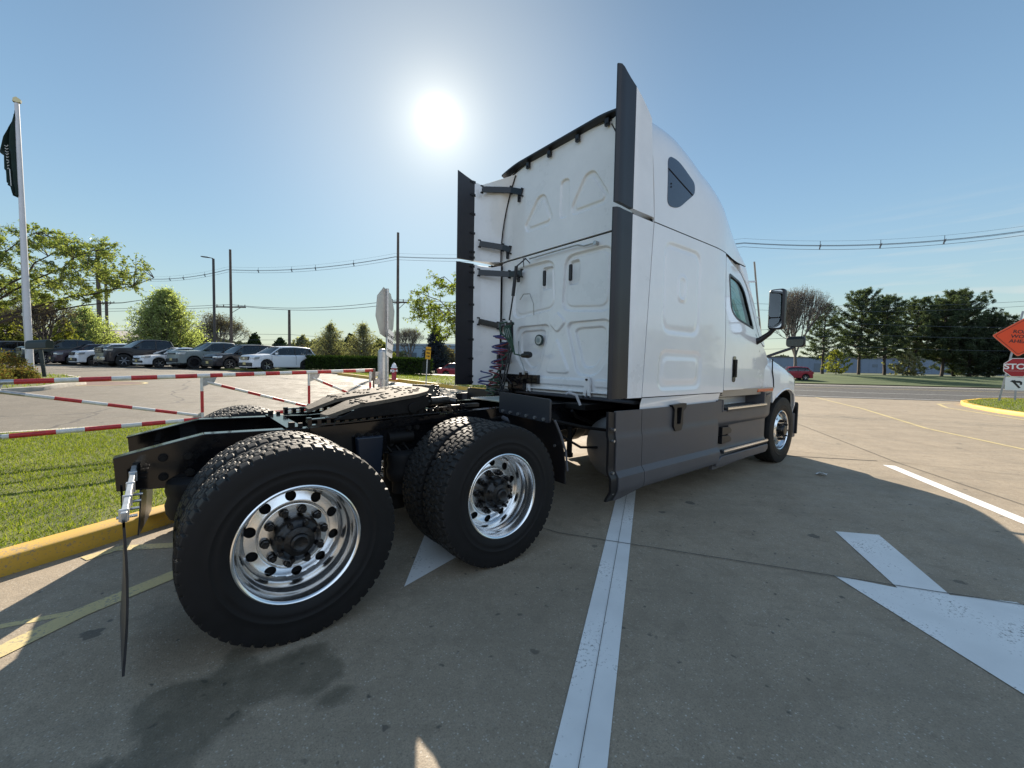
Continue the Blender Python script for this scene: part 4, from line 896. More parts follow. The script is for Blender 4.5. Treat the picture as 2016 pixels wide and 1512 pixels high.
# ------------------------------------------------------------------ ground materials
def groundmat(name, base, dark, kind='concrete'):
    m = bpy.data.materials.new(name); m.use_nodes = True; nt = m.node_tree; b = nt.nodes['Principled BSDF']; L = nt.links
    g = nt.nodes.new('ShaderNodeNewGeometry')
    def nz(s, det=5, rough=.6, vec=None, dist=0):
        n = nt.nodes.new('ShaderNodeTexNoise'); n.inputs['Scale'].default_value = s; n.inputs['Detail'].default_value = det; n.inputs['Roughness'].default_value = rough; n.inputs['Distortion'].default_value = dist
        L.new(vec or g.outputs['Position'], n.inputs['Vector']); return n.outputs['Fac']
    def mr(v, a, b_, c=0, d=1):
        n = nt.nodes.new('ShaderNodeMapRange'); n.inputs[1].default_value = a; n.inputs[2].default_value = b_; n.inputs[3].default_value = c; n.inputs[4].default_value = d; L.new(v, n.inputs[0]); return n.outputs[0]
    def mix(f, a, b_, mode='MIX'):
        n = nt.nodes.new('ShaderNodeMix'); n.data_type = 'RGBA'; n.blend_type = mode
        if isinstance(f, (int, float)): n.inputs[0].default_value = f
        else: L.new(f, n.inputs[0])
        for i, v in ((6, a), (7, b_)):
            if isinstance(v, tuple): n.inputs[i].default_value = v + (1,)
            else: L.new(v, n.inputs[i])
        return n.outputs[2]
    def mth(op, a, b_=None, cl=False):
        n = nt.nodes.new('ShaderNodeMath'); n.operation = op; n.use_clamp = cl
        for i, v in enumerate((a, b_)):
            if v is None: continue
            if isinstance(v, (int, float)): n.inputs[i].default_value = v
            else: L.new(v, n.inputs[i])
        return n.outputs[0]
    col = mix(mr(nz(.5, 6), .35, .65), dark, base)
    col = mix(mr(nz(2.7, 8, .7), .3, .7), col, tuple(c * 1.12 for c in base)); col = mix(mr(nz(9, 6, .72), .45, .72, 0, .45), col, tuple(c * .62 for c in base)); col = mix(mr(nz(34, 4, .7), .5, .75, 0, .5), col, tuple(c * .55 for c in base))
    # aggregate speckle
    v = nt.nodes.new('ShaderNodeTexVoronoi'); v.inputs['Scale'].default_value = 95 if kind == 'concrete' else 90; L.new(g.outputs['Position'], v.inputs['Vector'])
    sepc = nt.nodes.new('ShaderNodeSeparateColor'); L.new(v.outputs['Color'], sepc.inputs[0])
    sp = mth('MULTIPLY', mr(sepc.outputs[0], .80, .9), mr(v.outputs['Distance'], .5, .25)); col = mix(mth('MULTIPLY', sp, .8), col, (.62, .58, .50))
    sp2 = mth('MULTIPLY', mr(sepc.outputs[1], .72, .85), mr(v.outputs['Distance'], .5, .25)); col = mix(mth('MULTIPLY', sp2, .55), col, tuple(c * .35 for c in base))
    fine = nz(190, 3); col = mix(mr(fine, .38, .64, 0, .72), col, tuple(c * .6 for c in base))
    blot = mth('MULTIPLY', mr(nz(1.15, 7, .68, dist=.4), .48, .66), .42); col = mix(blot, col, tuple(c * .55 for c in base)); blot2 = mth('MULTIPLY', mr(nz(5.2, 5, .6, dist=.8), .56, .68), .40); col = mix(blot2, col, tuple(c * .5 for c in base))
    # small dark spots: gum, oil drips
    v2 = nt.nodes.new('ShaderNodeTexVoronoi'); v2.inputs['Scale'].default_value = 2.6; v2.inputs['Randomness'].default_value = 1; 
    wob = nt.nodes.new('ShaderNodeVectorMath'); wob.operation = 'ADD'; nn = nt.nodes.new('ShaderNodeTexNoise'); nn.inputs['Scale'].default_value = 18; L.new(g.outputs['Position'], nn.inputs['Vector'])
    sc = nt.nodes.new('ShaderNodeVectorMath'); sc.operation = 'SCALE'; sc.inputs['Scale'].default_value = .07; L.new(nn.outputs['Color'], sc.inputs[0]); L.new(g.outputs['Position'], wob.inputs[0]); L.new(sc.outputs[0], wob.inputs[1]); L.new(wob.outputs[0], v2.inputs['Vector'])
    s2 = nt.nodes.new('ShaderNodeSeparateColor'); L.new(v2.outputs['Color'], s2.inputs[0])
    rad = mth('MULTIPLY', s2.outputs[0], .16); spot = mr(mth('SUBTRACT', rad, v2.outputs['Distance']), 0, .02)
    spot = mth('MULTIPLY', spot, mr(s2.outputs[1], .30, .5)); col = mix(mth('MULTIPLY', spot, .66), col, (.05, .048, .045))
    v3 = nt.nodes.new('ShaderNodeTexVoronoi'); v3.inputs['Scale'].default_value = 11; L.new(wob.outputs[0], v3.inputs['Vector']); s3 = nt.nodes.new('ShaderNodeSeparateColor'); L.new(v3.outputs['Color'], s3.inputs[0])
    pit = mth('MULTIPLY', mr(v3.outputs['Distance'], .17, .09), mr(s3.outputs[0], .62, .72)); col = mix(mth('MULTIPLY', pit, .7), col, (.04, .04, .04))
    # large dirty zones
    dz = mth('MULTIPLY', mr(nz(.23, 4, .55, dist=.6), .52, .66), mr(nz(1.4, 5), .35, .6)); col = mix(mth('MULTIPLY', dz, .35), col, tuple(c * .5 for c in base))
    rough = mr(nz(3, 4), .3, .7, .62, .88)
    if kind == 'concrete':
        # oil stain beside the rear wheel
        blobs = [(-.44, -1.42, .19), (-.52, -1.34, .13), (-.30, -1.30, .12), (-.12, -1.42, .13), (-.02, -1.50, .12), (-.20, -1.40, .12), (-.50, -1.55, .12), (-.62, -1.70, .14), (.02, -1.70, .045), (-.28, -1.16, .06), (-.95, -1.75, .12), (-.75, -1.55, .06), (.0, -1.36, .07)]
        w2 = nt.nodes.new('ShaderNodeVectorMath'); w2.operation = 'ADD'; n3 = nt.nodes.new('ShaderNodeTexNoise'); n3.inputs['Scale'].default_value = 7; n3.inputs['Detail'].default_value = 5; L.new(g.outputs['Position'], n3.inputs['Vector'])
        s4 = nt.nodes.new('ShaderNodeVectorMath'); s4.operation = 'MULTIPLY_ADD'; s4.inputs[1].default_value = (.16, .16, 0); s4.inputs[2].default_value = (-.08, -.08, 0); L.new(n3.outputs['Color'], s4.inputs[0]); L.new(g.outputs['Position'], w2.inputs[0]); L.new(s4.outputs[0], w2.inputs[1])
        acc = None
        for bx, by, br in blobs:
            d = nt.nodes.new('ShaderNodeVectorMath'); d.operation = 'DISTANCE'; L.new(w2.outputs[0], d.inputs[0]); d.inputs[1].default_value = (bx, by, 0)
            t = mr(mth('SUBTRACT', d.outputs['Value'], br), .035, -.01); acc = t if acc is None else mth('MAXIMUM', acc, t)
        st = mth('MULTIPLY', acc, mr(nz(5, 6, .7), .25, .75, .35, .80)); col = mix(st, col, (.060, .056, .038))
        mm = nt.nodes.new('ShaderNodeMix'); mm.data_type = 'FLOAT'; L.new(st, mm.inputs[0]); L.new(rough, mm.inputs[2]); mm.inputs[3].default_value = .5; rough = mm.outputs[0]
        # faint curved tyre tracks
        sx = nt.nodes.new('ShaderNodeSeparateXYZ'); L.new(g.outputs['Position'], sx.inputs[0])
        tw = mth('ADD', mth('MULTIPLY', sx.outputs[0], .63), mth('MULTIPLY', sx.outputs[1], .78)); 
        cmb = nt.nodes.new('ShaderNodeCombineXYZ'); L.new(mth('MULTIPLY', tw, 5.0), cmb.inputs[0]); L.new(mth('MULTIPLY', mth('SUBTRACT', sx.outputs[0], sx.outputs[1]), .12), cmb.inputs[1])
        trk = nz(1.0, 4, .6, cmb.outputs[0]); col = mix(mth('MULTIPLY', mr(trk, .52, .66), .22), col, tuple(c * .55 for c in base))
    if kind == 'asphalt':
        vc = nt.nodes.new('ShaderNodeTexVoronoi'); vc.feature = 'DISTANCE_TO_EDGE'; vc.inputs['Scale'].default_value = .16; wv = nt.nodes.new('ShaderNodeVectorMath'); wv.operation = 'ADD'; L.new(g.outputs['Position'], wv.inputs[0]); s5 = nt.nodes.new('ShaderNodeVectorMath'); s5.operation = 'SCALE'; s5.inputs['Scale'].default_value = 1.6
        n5 = nt.nodes.new('ShaderNodeTexNoise'); n5.inputs['Scale'].default_value = .5; n5.inputs['Detail'].default_value = 6; L.new(g.outputs['Position'], n5.inputs['Vector']); L.new(n5.outputs['Color'], s5.inputs[0]); L.new(s5.outputs[0], wv.inputs[1]); L.new(wv.outputs[0], vc.inputs['Vector'])
        col = mix(mth('MULTIPLY', mr(vc.outputs['Distance'], .006, .003), .6), col, (.03, .03, .03))
    L.new(col, b.inputs['Base Color']); L.new(rough, b.inputs['Roughness']); b.inputs['Specular IOR Level'].default_value = .35
    bp = nt.nodes.new('ShaderNodeBump'); bp.inputs['Strength'].default_value = .35 if kind == 'concrete' else .6; bp.inputs['Distance'].default_value = .004
    L.new(mth('ADD', nz(150, 3), mth('MULTIPLY', v.outputs['Distance'], .6)), bp.inputs['Height']); L.new(bp.outputs[0], b.inputs['Normal'])
    MATS[name] = m; return m
conc = groundmat('concrete', (.375, .305, .220), (.28, .232, .170))
asph = groundmat('asphalt_lot', (.185, .160, .125), (.150, .131, .105), 'asphalt')
road_m = groundmat('road_asphalt', (.095, .090, .082), (.072, .069, .063), 'asphalt')
soil = mat('far_ground', (.05, .075, .022), .95, noise_amt=.4, nscale=.2, col2=(.09, .10, .035))
lawnm = mat('lawn_ground', (.055, .085, .015), .95, noise_amt=.45, nscale=1.5, col2=(.15, .16, .035)); farlawn_shaded = mat('far_lawn_shaded', (.035, .070, .012), .95, noise_amt=.3, nscale=.4, col2=(.075, .105, .022))  # far lawn is a deeper green, with tree shade put into its colour
def paintmat(name, col, wear=.45):
    m = bpy.data.materials.new(name); m.use_nodes = True; nt = m.node_tree; b = nt.nodes['Principled BSDF']; L = nt.links; b.inputs['Roughness'].default_value = .6
    g = nt.nodes.new('ShaderNodeNewGeometry'); n = nt.nodes.new('ShaderNodeTexNoise'); n.inputs['Scale'].default_value = 60; n.inputs['Detail'].default_value = 6; n.inputs['Roughness'].default_value = .75; L.new(g.outputs['Position'], n.inputs['Vector'])
    n2 = nt.nodes.new('ShaderNodeTexNoise'); n2.inputs['Scale'].default_value = 3; n2.inputs['Detail'].default_value = 5; L.new(g.outputs['Position'], n2.inputs['Vector'])
    a = nt.nodes.new('ShaderNodeMath'); a.operation = 'MULTIPLY_ADD'; L.new(n2.outputs['Fac'], a.inputs[0]); a.inputs[1].default_value = .5; L.new(n.outputs['Fac'], a.inputs[2])
    r = nt.nodes.new('ShaderNodeMapRange'); r.inputs[1].default_value = 1.02 - wear * .45; r.inputs[2].default_value = 1.12 - wear * .45; L.new(a.outputs[0], r.inputs[0])
    mx = nt.nodes.new('ShaderNodeMix'); mx.data_type = 'RGBA'; mx.inputs[6].default_value = col + (1,); mx.inputs[7].default_value = (.22, .20, .18, 1); L.new(r.outputs[0], mx.inputs[0])
    mx2 = nt.nodes.new('ShaderNodeMix'); mx2.data_type = 'RGBA'; mx2.blend_type = 'MULTIPLY'; mx2.inputs[0].default_value = .35; L.new(mx.outputs[2], mx2.inputs[6]); rr = nt.nodes.new('ShaderNodeMapRange'); rr.inputs[1].default_value = .3; rr.inputs[2].default_value = .7; rr.inputs[3].default_value = .55; L.new(n2.outputs['Fac'], rr.inputs[0]); L.new(rr.outputs[0], mx2.inputs[7])
    L.new(mx2.outputs[2], b.inputs['Base Color']); MATS[name] = m; return m
wpaint = paintmat('white_road_paint', (.84, .83, .80), .37); ypaint = paintmat('yellow_road_paint', (.50, .34, .07), .55); ypale = paintmat('faded_yellow_paint', (.60, .48, .22), .5); kpaint = paintmat('yellow_kerb_paint', (.68, .40, .05), .46)
ST = dict(kind='structure')
# ------------------------------------------------------------------ terrain: one sheet to the horizon
xs = sorted(set(list(np.arange(-60, 131, 1.0)) + [-1500, -900, -500, -300, -200, -120, -90, 160, 200, 300, 450, 700, 1000, 1600])); ys_ = sorted(set(list(np.arange(-40, 121, 1.0)) + [-1500, -900, -500, -300, -150, -80, 150, 200, 300, 450, 700, 1000, 1600]))
V = np.array([(x, y, zg(x, y)) for x in xs for y in ys_]); ny = len(ys_); ii, jj = np.meshgrid(np.arange(len(xs) - 1), np.arange(ny - 1), indexing='ij')
F = np.stack([ii * ny + jj, (ii + 1) * ny + jj, (ii + 1) * ny + jj + 1, ii * ny + jj + 1], -1).reshape(-1, 4)
npmesh('ground', V, F, soil, smooth=True, **ST)
def nn(n, t):   # road coordinates -> xy ; n across, t along (towards lower right of the picture)
    return (.77 * n + .64 * t, .64 * n - .77 * t)
drape([(-40, -40), (14, -40), (32, -24), nn(21.6, 26), nn(21.6, -2), nn(21.6, -14), (7.0, 22.5), (7.3, 15.0), (8.6, 11.3), (9.2, 7.2), (2.2, 7.1), (-40, 7.1)], .008, name='concrete_apron', m=conc, **ST)
drape([(-40, 7.1), (2.2, 7.1), (9.2, 7.2), (8.6, 11.3), (7.3, 15.0), (7.0, 22.5), (6.5, 27), (5, 42), (0, 62), (-40, 62)], .012, name='parking_lot', m=asph, **ST)
drape([nn(21.6, -60), nn(21.6, 60), nn(41, 60), nn(41, -60)], .014, name='road', m=road_m, **ST)
drape([nn(41, -60), nn(41, 60), nn(43.5, 60), nn(43.5, -60)], .016, name='road_shoulder', m=mat('pale_shoulder', (.22, .20, .18), .9, noise_amt=.2, nscale=3), **ST)
def mark(poly, name, m, off=.014, st=1.0): return drape(poly, off, name=name, m=m, st=st, **ST)
for n0, w in ((35.0, .12), (35.4, .12)): mark(strip([nn(n0, t) for t in range(-50, 51, 10)], w), 'centre_line', ypale, .020)
for n0 in (22.4, 28.0, 40.4):
    mark(strip([nn(n0, t) for t in range(-50, 51, 10)], .12), 'edge_line' if n0 != 28 else 'lane_line', wpaint, .020)
mark([nn(38, 3), nn(38.9, 3.2), nn(38.9, 8), nn(38, 8)], 'lane_arrow', wpaint, .020)
# markings of the apron
mark([(-.06, -2.875), (.10, -3.005), (3.74, -.67), (6.1, .84), (5.95, 1.0), (3.22, -.77)], 'lane_line', wpaint, .012)
mark(strip([(7.95, -2.28), (5.93, -3.57), (3.5, -5.12)], .15), 'lane_line', wpaint, .012)
mark([(4.07, -2.51), (4.29, -2.77), (3.38, -3.27), (3.60, -3.54), (3.3, -4.2), (2.2, -3.9), (2.45, -3.57), (3.08, -2.73), (3.22, -3.04)], 'turn_arrow', wpaint, .012)
mark([(.63, -1.06), (1.10, -.42), (1.7, -.2), (2.3, .2), (2.5, 0), (1.9, -.45), (1.3, -.85)], 'turn_arrow', wpaint, .012)
mark(strip([(-3.6, -1.9), (-1.18, -.43), (-.93, -.22), (-.53, .0), (.4, .45), (2, 1.1)], .125), 'edge_line', ypale, .012)
mark(strip([(-1.25, -.13), (-1.0, -.18), (-.92, -.2)], .05), 'edge_line', ypale, .010)
mark(strip([(-1.02, .66), (-.84, .74), (-.53, .57), (.3, .62)], .10), 'edge_line', ypale, .012)
mark(strip([(27.0, 4.0), (23.0, 2.0), (19.5, .17), (14.3, -2.05), (12.0, -3.6), (9, -5.9)], .10), 'edge_line', ypale, .012)
mark(strip([(19.4, -3.9), (23.7, -1.65), (26.1, -1.2), (27.2, -1.5), (26.5, -1.9), (24.5, -2.35)], .13), 'island_outline', ypale, .012)
mark(strip([(8.21, -2.1), (7.0, -.6)], .03), 'pavement_joint', gapm, .011)
jm = mat('joint_dark', (.05, .045, .04), .9)
def joint(pts, w=.008): mark(strip(pts, w), 'pavement_joint', jm, .0165)
joint([(.02, -2.94), (3.48, -.725), (6.0, .89), (10.5, 3.8)], .003); joint([(1.70, .25), (2.04, -1.05), (3.06, -2.73), (4.6, -5.2)]); joint([(5.6, 5.4), (7.5, .4), (8.35, -2.3), (9.1, -4.6)])
joint([(13.5, 6), (14.6, 0), (16, -5)]); joint([(8.35, -2.3), (14.2, 1.4), (22, 6.2)], .012); joint([(-1.6, -1.2), (-.3, -3.6)]); joint([(4.6, -5.2), (8.35, -2.3)], .012)
# oval paint on the lot
def ell(c, a, b, rot, n=28): return [(c[0] + a * math.cos(t) * math.cos(rot) - b * math.sin(t) * math.sin(rot), c[1] + a * math.cos(t) * math.sin(rot) + b * math.sin(t) * math.cos(rot)) for t in np.linspace(0, 2 * PI, n, endpoint=False)]
def ringmark(c, a, b, rot, w, name, m, off=.02): return drape(ell(c, a, b, rot), off, [ell(c, a - w, b - w, rot)], name=name, m=m, **ST)
ringmark((-2.55, 16.5), 1.15, 1.35, .9, .11, 'island_outline', ypale); drape(ell((-2.55, 16.5), 1.0, 1.2, .9), .018, name='red_paving', m=mat('red_asphalt', (.13, .075, .06), .9, noise_amt=.2, nscale=6), **ST)
ringmark((6.5, 13.6), 1.1, 1.9, .2, .12, 'island_outline', wpaint)
# kerbs
def kerb(pts, w, h, name, m, base=0.0):
    mb = MB(); rows = []; n = len(pts)
    dense = []
    for a, b in zip(pts[:-1], pts[1:]):
        k = max(1, int((Vector(b) - Vector(a)).length / .5)); dense += [tuple(Vector(a).lerp(Vector(b), i / k)) for i in range(k)]
    dense.append(pts[-1])
    for i, p in enumerate(dense):
        p = Vector(p); d = (Vector(dense[min(i + 1, len(dense) - 1)]) - Vector(dense[max(i - 1, 0)])).normalized(); q = Vector((-d.y, d.x)); z = zg(p.x, p.y)
        rows.append([tuple(p + q * o) + (z + hh,) for o, hh in ((0, -.05), (.012, h - .02), (.03, h), (w, h), (w, -.05))])
    mb.grid(rows); mb.add(rows[0], [(0, 1, 2, 3, 4)]); mb.add(rows[-1], [(4, 3, 2, 1, 0)]); return mb.build(name, m, smooth=50, fixn=True, **ST)
kerb([(-8, -4.0), (-3, -.50), (-1.39, .62), (-1.07, .80), (-.54, 1.12), (0, 1.40), (.8, 1.75), (1.7, 2.3), (2.1, 3.2), (2.1, 4.6), (1.9, 6.6)], .20, .135, 'kerb', kpaint)
kconc = mat('kerb_concrete', (.36, .33, .28), .85, noise_amt=.2, nscale=6, bump=.2)
kerb([(1.9, 6.7), (-1.07, 6.93), (-2.7, 6.85), (-12, 6.3), (-30, 5.6)], .18, .115, 'kerb', kconc)
kerb([(13.5, 7.0), (8.95, 11.3), (7.6, 15.5), (7.25, 16.8), (6.9, 22.0)][::-1], .17, .15, 'kerb', kpaint)
def fill_lawn(poly, h, name='lawn'):
    return drape(poly, h, name=name, m=lawnm, thick=1, **ST)
L1 = [(-8, -3.78), (-3, -.28), (-1.47, .80), (-.62, 1.30), (0, 1.6), (.75, 1.93), (1.52, 2.4), (1.9, 3.2), (1.9, 4.6), (1.72, 6.55), (-1.07, 6.75), (-2.7, 6.68), (-12, 6.12), (-30, 5.4), (-30, -16)]
fill_lawn(L1, .118)
L2 = [(13.6, 7.15), (9.1, 11.4), (7.78, 15.6), (7.45, 16.9), (7.1, 22), (8.0, 30), nn(20.6, -22), nn(20.6, -4.5)]
fill_lawn(L2, .13)
L3 = [(-9, 12.7), (-4.2, 13.5), (-3.5, 14.2), (-2.9, 16.0), (-3.3, 18.5), (-3.9, 20.2), (-5.6, 23), (-14, 27)]
fill_lawn(L3, .13)
kerb([(-3.86, 20.3), (-3.22, 18.5), (-2.80, 16.0), (-3.4, 14.1), (-4.15, 13.38), (-9, 12.55)][::-1], .16, .14, 'kerb', MATS['kerb_concrete'])
# right island with yellow kerb
I1 = [(31.0, -2.15), (28.0, -1.75), (25.9, -1.95), (24.3, -2.35), (22.4, -3.03), (21.1, -3.75), (20, -5.5), (24, -8), (34, -6), (33.5, -3)]
kerb(I1 + [I1[0]], .20, .15, 'kerb', kpaint)
c = Vector((sum(p[0] for p in I1) / len(I1), sum(p[1] for p in I1) / len(I1))); fill_lawn([tuple(Vector(p) + (c - Vector(p)).normalized() * .19) for p in I1], .13)
drape([nn(43.5, -60), nn(43.5, 60), nn(75, 60), nn(75, -60)], .10, name='lawn', m=farlawn_shaded, thick=0, **ST)
# ------------------------------------------------------------------ grass blades
def pin(P, poly):
    return sdf_poly(P, poly) < -.02
def blades(name, poly, n, hmin, hmax, w, off, seed, bbox=None, label_kind='stuff'):
    rg = np.random.default_rng(seed); pa = np.array(poly); lo, hi = pa.min(0), pa.max(0)
    if bbox: lo, hi = np.array(bbox[0]), np.array(bbox[1])
    P = rg.uniform(lo, hi, (n, 2)); P = P[pin(P, poly)]; k = len(P)
    pat = np.array([noise.noise(Vector((p[0] * 1.7, p[1] * 1.7, 3))) for p in P]); h = rg.uniform(hmin, hmax, k) * (1 + .5 * pat); a = rg.uniform(0, 2 * PI, k); ln = rg.normal(0, .5, (k, 2)) * h[:, None]
    z = np.array([zg(*p) for p in P]) + off; d = np.stack([np.cos(a), np.sin(a)], 1) * w / 2
    A = np.column_stack([P - d, z]); B = np.column_stack([P + d, z]); C = np.column_stack([P + ln, z + h])
    V = np.stack([A, B, C], 1).reshape(-1, 3); F = np.arange(3 * k).reshape(-1, 3)
    return npmesh(name, V, F, leafmat('grass_blade', (.07, .115, .012), (.27, .27, .05), .42), kind='stuff')
blades('grass', L1, 150000, .018, .045, .007, .118, 1, ((-4.5, -1.5), (1.9, 6.9)))
blades('grass', L2, 26000, .03, .07, .02, .13, 2, ((6.9, 8), (14, 24)))
blades('grass', L3, 9000, .04, .08, .025, .13, 3)
blades('grass', I1, 14000, .03, .06, .02, .13, 4)
# small litter and light patches of debris
mb = MB(); rg = random.Random(5); rows = [[(6.3 + .035 * i + rg.uniform(-.01, .01), -1.89 + .03 * j + rg.uniform(-.01, .01), .02 + rg.uniform(0, .035)) for j in range(5)] for i in range(4)]; mb.grid(rows)
mb.build('paper_scrap', mat('paper', (.6, .6, .58), .8), smooth=0, label='crumpled white paper scrap lying on the shaded concrete right of the truck', cat='litter')
# ------------------------------------------------------------------ striped swing gate
redp = mat('faded_red_paint', (.42, .025, .03), .45, noise_amt=.25, nscale=18, rvar=.1); whp = mat('dull_white_paint', (.60, .60, .59), .5, noise_amt=.12, nscale=15); galv = mat('galvanised', (.40, .41, .42), .42, .75, noise_amt=.2, nscale=25, rvar=.08)
GA, GB = Vector((-2.11, 4.12, 1.13)), Vector((2.48, 4.41, 1.29)); GD = (GB - GA); GN = Vector((-GD.y, GD.x, 0)).normalized(); gs = .65
GO = Vector((2.48, 4.41, zg(2.48, 4.41)))
GT = thing('swing_gate', 'red and white striped tubular swing gate standing open along the lawn behind the truck', 'gate', GO)
def gpt(t, drop=0.0): return GA + GD * t - Vector((0, 0, drop))
def gp(mb, name, m, **k): mb.move(Matrix.Translation(-GO)); return mb.build(name, m, GT, **k)
mb = MB(); cuts = [-.04, .024, .095, .141, .207, .249, .308, .351, .406, .44, .474, .51, .565, .60, .645, .685, .735, .775, .825, .872, .923, .96, .995]; cols = [2] + [0, 1] * 20
for i, (a, b) in enumerate(zip(cuts[:-1], cuts[1:])): mb.cyl(gpt(a), gpt(b), .0315, n=16, mi=cols[i])
gp(mb, 'top_rail', [redp, whp, galv])
bc = [-.04, .0, .012, .095, .15, .225, .27, .325, .37, .425, .48, .54, .60, .66, .72, .78, .84, .90, .99]; mb = MB()
for i, (a, b) in enumerate(zip(bc[:-1], bc[1:])): mb.cyl(gpt(a, gs), gpt(b, gs), .030, n=16, mi=2 if i == 0 else (1 if i % 2 == 1 else 0))
gp(mb, 'bottom_rail', [redp, whp, galv])
for t in (-.035, .418, .745, .985):
    mb = MB(); ds = [gs - .02, gs - .10, gs - .42, .02]
    for i in range(3): mb.cyl(gpt(t, ds[i]), gpt(t, ds[i + 1]), .021, n=12, mi=[1, 0, 1][i])
    gp(mb, 'gate_upright', [redp, whp, galv])
    for pr_ in ([(.002, .03), (.040, .03), (.034, .10), (.006, .16), (.002, .16)], [(-.002, gs + .03), (-.034, gs + .02), (-.03, gs - .02), (-.004, gs - .10)]):
        mb = MB(); n = len(pr_); vs = [gpt(t + a, dd) + GN * (s_ * .012) for s_ in (-1, 1) for a, dd in pr_]; mb.add(vs, [tuple(range(n))[::-1], tuple(range(n, 2 * n))] + [(i, (i + 1) % n, n + (i + 1) % n, n + i) for i in range(n)]); gp(mb, 'corner_gusset', galv, fixn=True)
for ta, tb, n in ((-.01, .405, 8), (.432, .735, 8), (.758, .975, 6)):
    mb = MB(); p0, p1 = gpt(ta, .10), gpt(tb, gs - .06)
    if n == 8 and ta < 0: cs = [2] + [1, 0] * 6
    else: cs = [1, 0] * 6
    for i in range(n): mb.cyl(p0.lerp(p1, i / n), p0.lerp(p1, (i + 1) / n), .023, n=12, mi=cs[i])
    gp(mb, 'gate_diagonal', [redp, whp, galv])
mb = MB(); mb.box(gpt(1.0, .08), (.05, .06, .22)); mb.box(gpt(1.0, .6), (.028, .028, 1.1)); gp(mb, 'hinge_plate', mat('dark_steel', (.10, .09, .085), .5, .5))
mb = MB(); mb.lathe([(.0, 1.66), (.035, 1.655), (.065, 1.64), (.084, 1.61), (.088, 1.57), (.088, -.1)][::-1], (0, 0, 0), 'z', 32)
mb.tube([(.092 * math.cos(a), .092 * math.sin(a), 1.05) for a in np.linspace(0, 2 * PI, 24, endpoint=False)], .007, 6, closed=True); mb.box((.10, 0, 1.1), (.05, .035, .045)); mb.box((.10, 0, .95), (.05, .035, .045)); mb.box((-.11, -.03, 1.0), (.10, .04, .12))
o = mb.build('gate_post', galv, label='thick round galvanised post with domed top at the far end of the gate', cat='bollard'); o.location = (2.76, 4.68, zg(2.76, 4.68) + .02)
# octagonal sign seen from behind, with a small notice below
SP = thing('stop_sign_post', 'back of an octagonal sign on a steel post with a white notice below it', 'sign', (2.69, 4.26, zg(2.69, 4.26)))
ud = Vector((1.0 * CF.x + .07 * CR.x, 1.0 * CF.y + .07 * CR.y, 0)).normalized(); up = Vector((0, 0, 1)); nrm_ = ud.cross(up)
tilt = R(-11); ax = ud * math.cos(tilt) + up * math.sin(tilt); ay = up * math.cos(tilt) - ud * math.sin(tilt)
def plate(poly, c, ax, ay, nv, t, mi=0):
    mb = MB(); n = len(poly); vs = [Vector(c) + ax * a + ay * b + nv * (s * t / 2) for s in (-1, 1) for a, b in poly]
    mb.add(vs, [tuple(range(n))[::-1], tuple(range(n, 2 * n))] + [(i, (i + 1) % n, n + (i + 1) % n, n + i) for i in range(n)], mi); return mb
octo = [(.457 / math.cos(PI / 8) * math.cos(PI / 8 + k * PI / 4), .457 / math.cos(PI / 8) * math.sin(PI / 8 + k * PI / 4)) for k in range(8)]
side_n = nrm_ if nrm_.dot(CL - Vector((2.69, 4.26, 1.4))) > 0 else -nrm_    # towards the camera
mb = MB(); mb.cyl((0, 0, -.3), (0, 0, 2.83), .030, n=14); 
mb.build('sign_post', galv, SP)
mb = plate(octo, (0, 0, 2.36), ax, ay, side_n, .004); mb.move(Matrix.Translation(-side_n * .036)); mb.build('octagon_plate', mat('bare_aluminium', (.46, .45, .43), .45, .6, noise_amt=.08, nscale=6), SP, smooth=0, fixn=True)
mb = plate([(-.03, -.42), (.03, -.42), (.03, .44), (-.03, .44)], (0, 0, 2.36), ax * 0 + ud, up, side_n, .02); mb.move(Matrix.Translation(-side_n * .022)); mb.build('sign_bracket', galv, SP, fixn=True)
mb = plate(rpoly([(-.152, -.26), (.152, -.26), (.152, .26), (-.152, .26)], .03, 4), (0, 0, 1.78), ax, ay, side_n, .004); mb.move(Matrix.Translation(side_n * .034 + ud * .06)); NP = mb.build('notice_plate', mat('sign_white', (.78, .78, .78), .4), SP, smooth=0, fixn=True)
fx = ax if ax.dot(side_n.cross(up)) < 0 else -ax
fx = ax; Mx = lambda c, a, b, nv: Matrix(((a.x, b.x, nv.x, c.x), (a.y, b.y, nv.y, c.y), (a.z, b.z, nv.z, c.z), (0, 0, 0, 1)))
nv = fx.cross(ay)
if nv.dot(side_n) < 0: fx = -ax; nv = fx.cross(ay)
for t, dz in (('DO NOT', .14), ('BLOCK', .03), ('CADDY', -.15)):
    mb = text_mb(t, .082, Mx(Vector((0, 0, 1.78)) + side_n * .0375 + ud * .06 + ay * dz, fx, ay, nv), .001, bold=.002); mb.build('lettering', mat('sign_black', (.01, .01, .01), .5), NP, smooth=0)
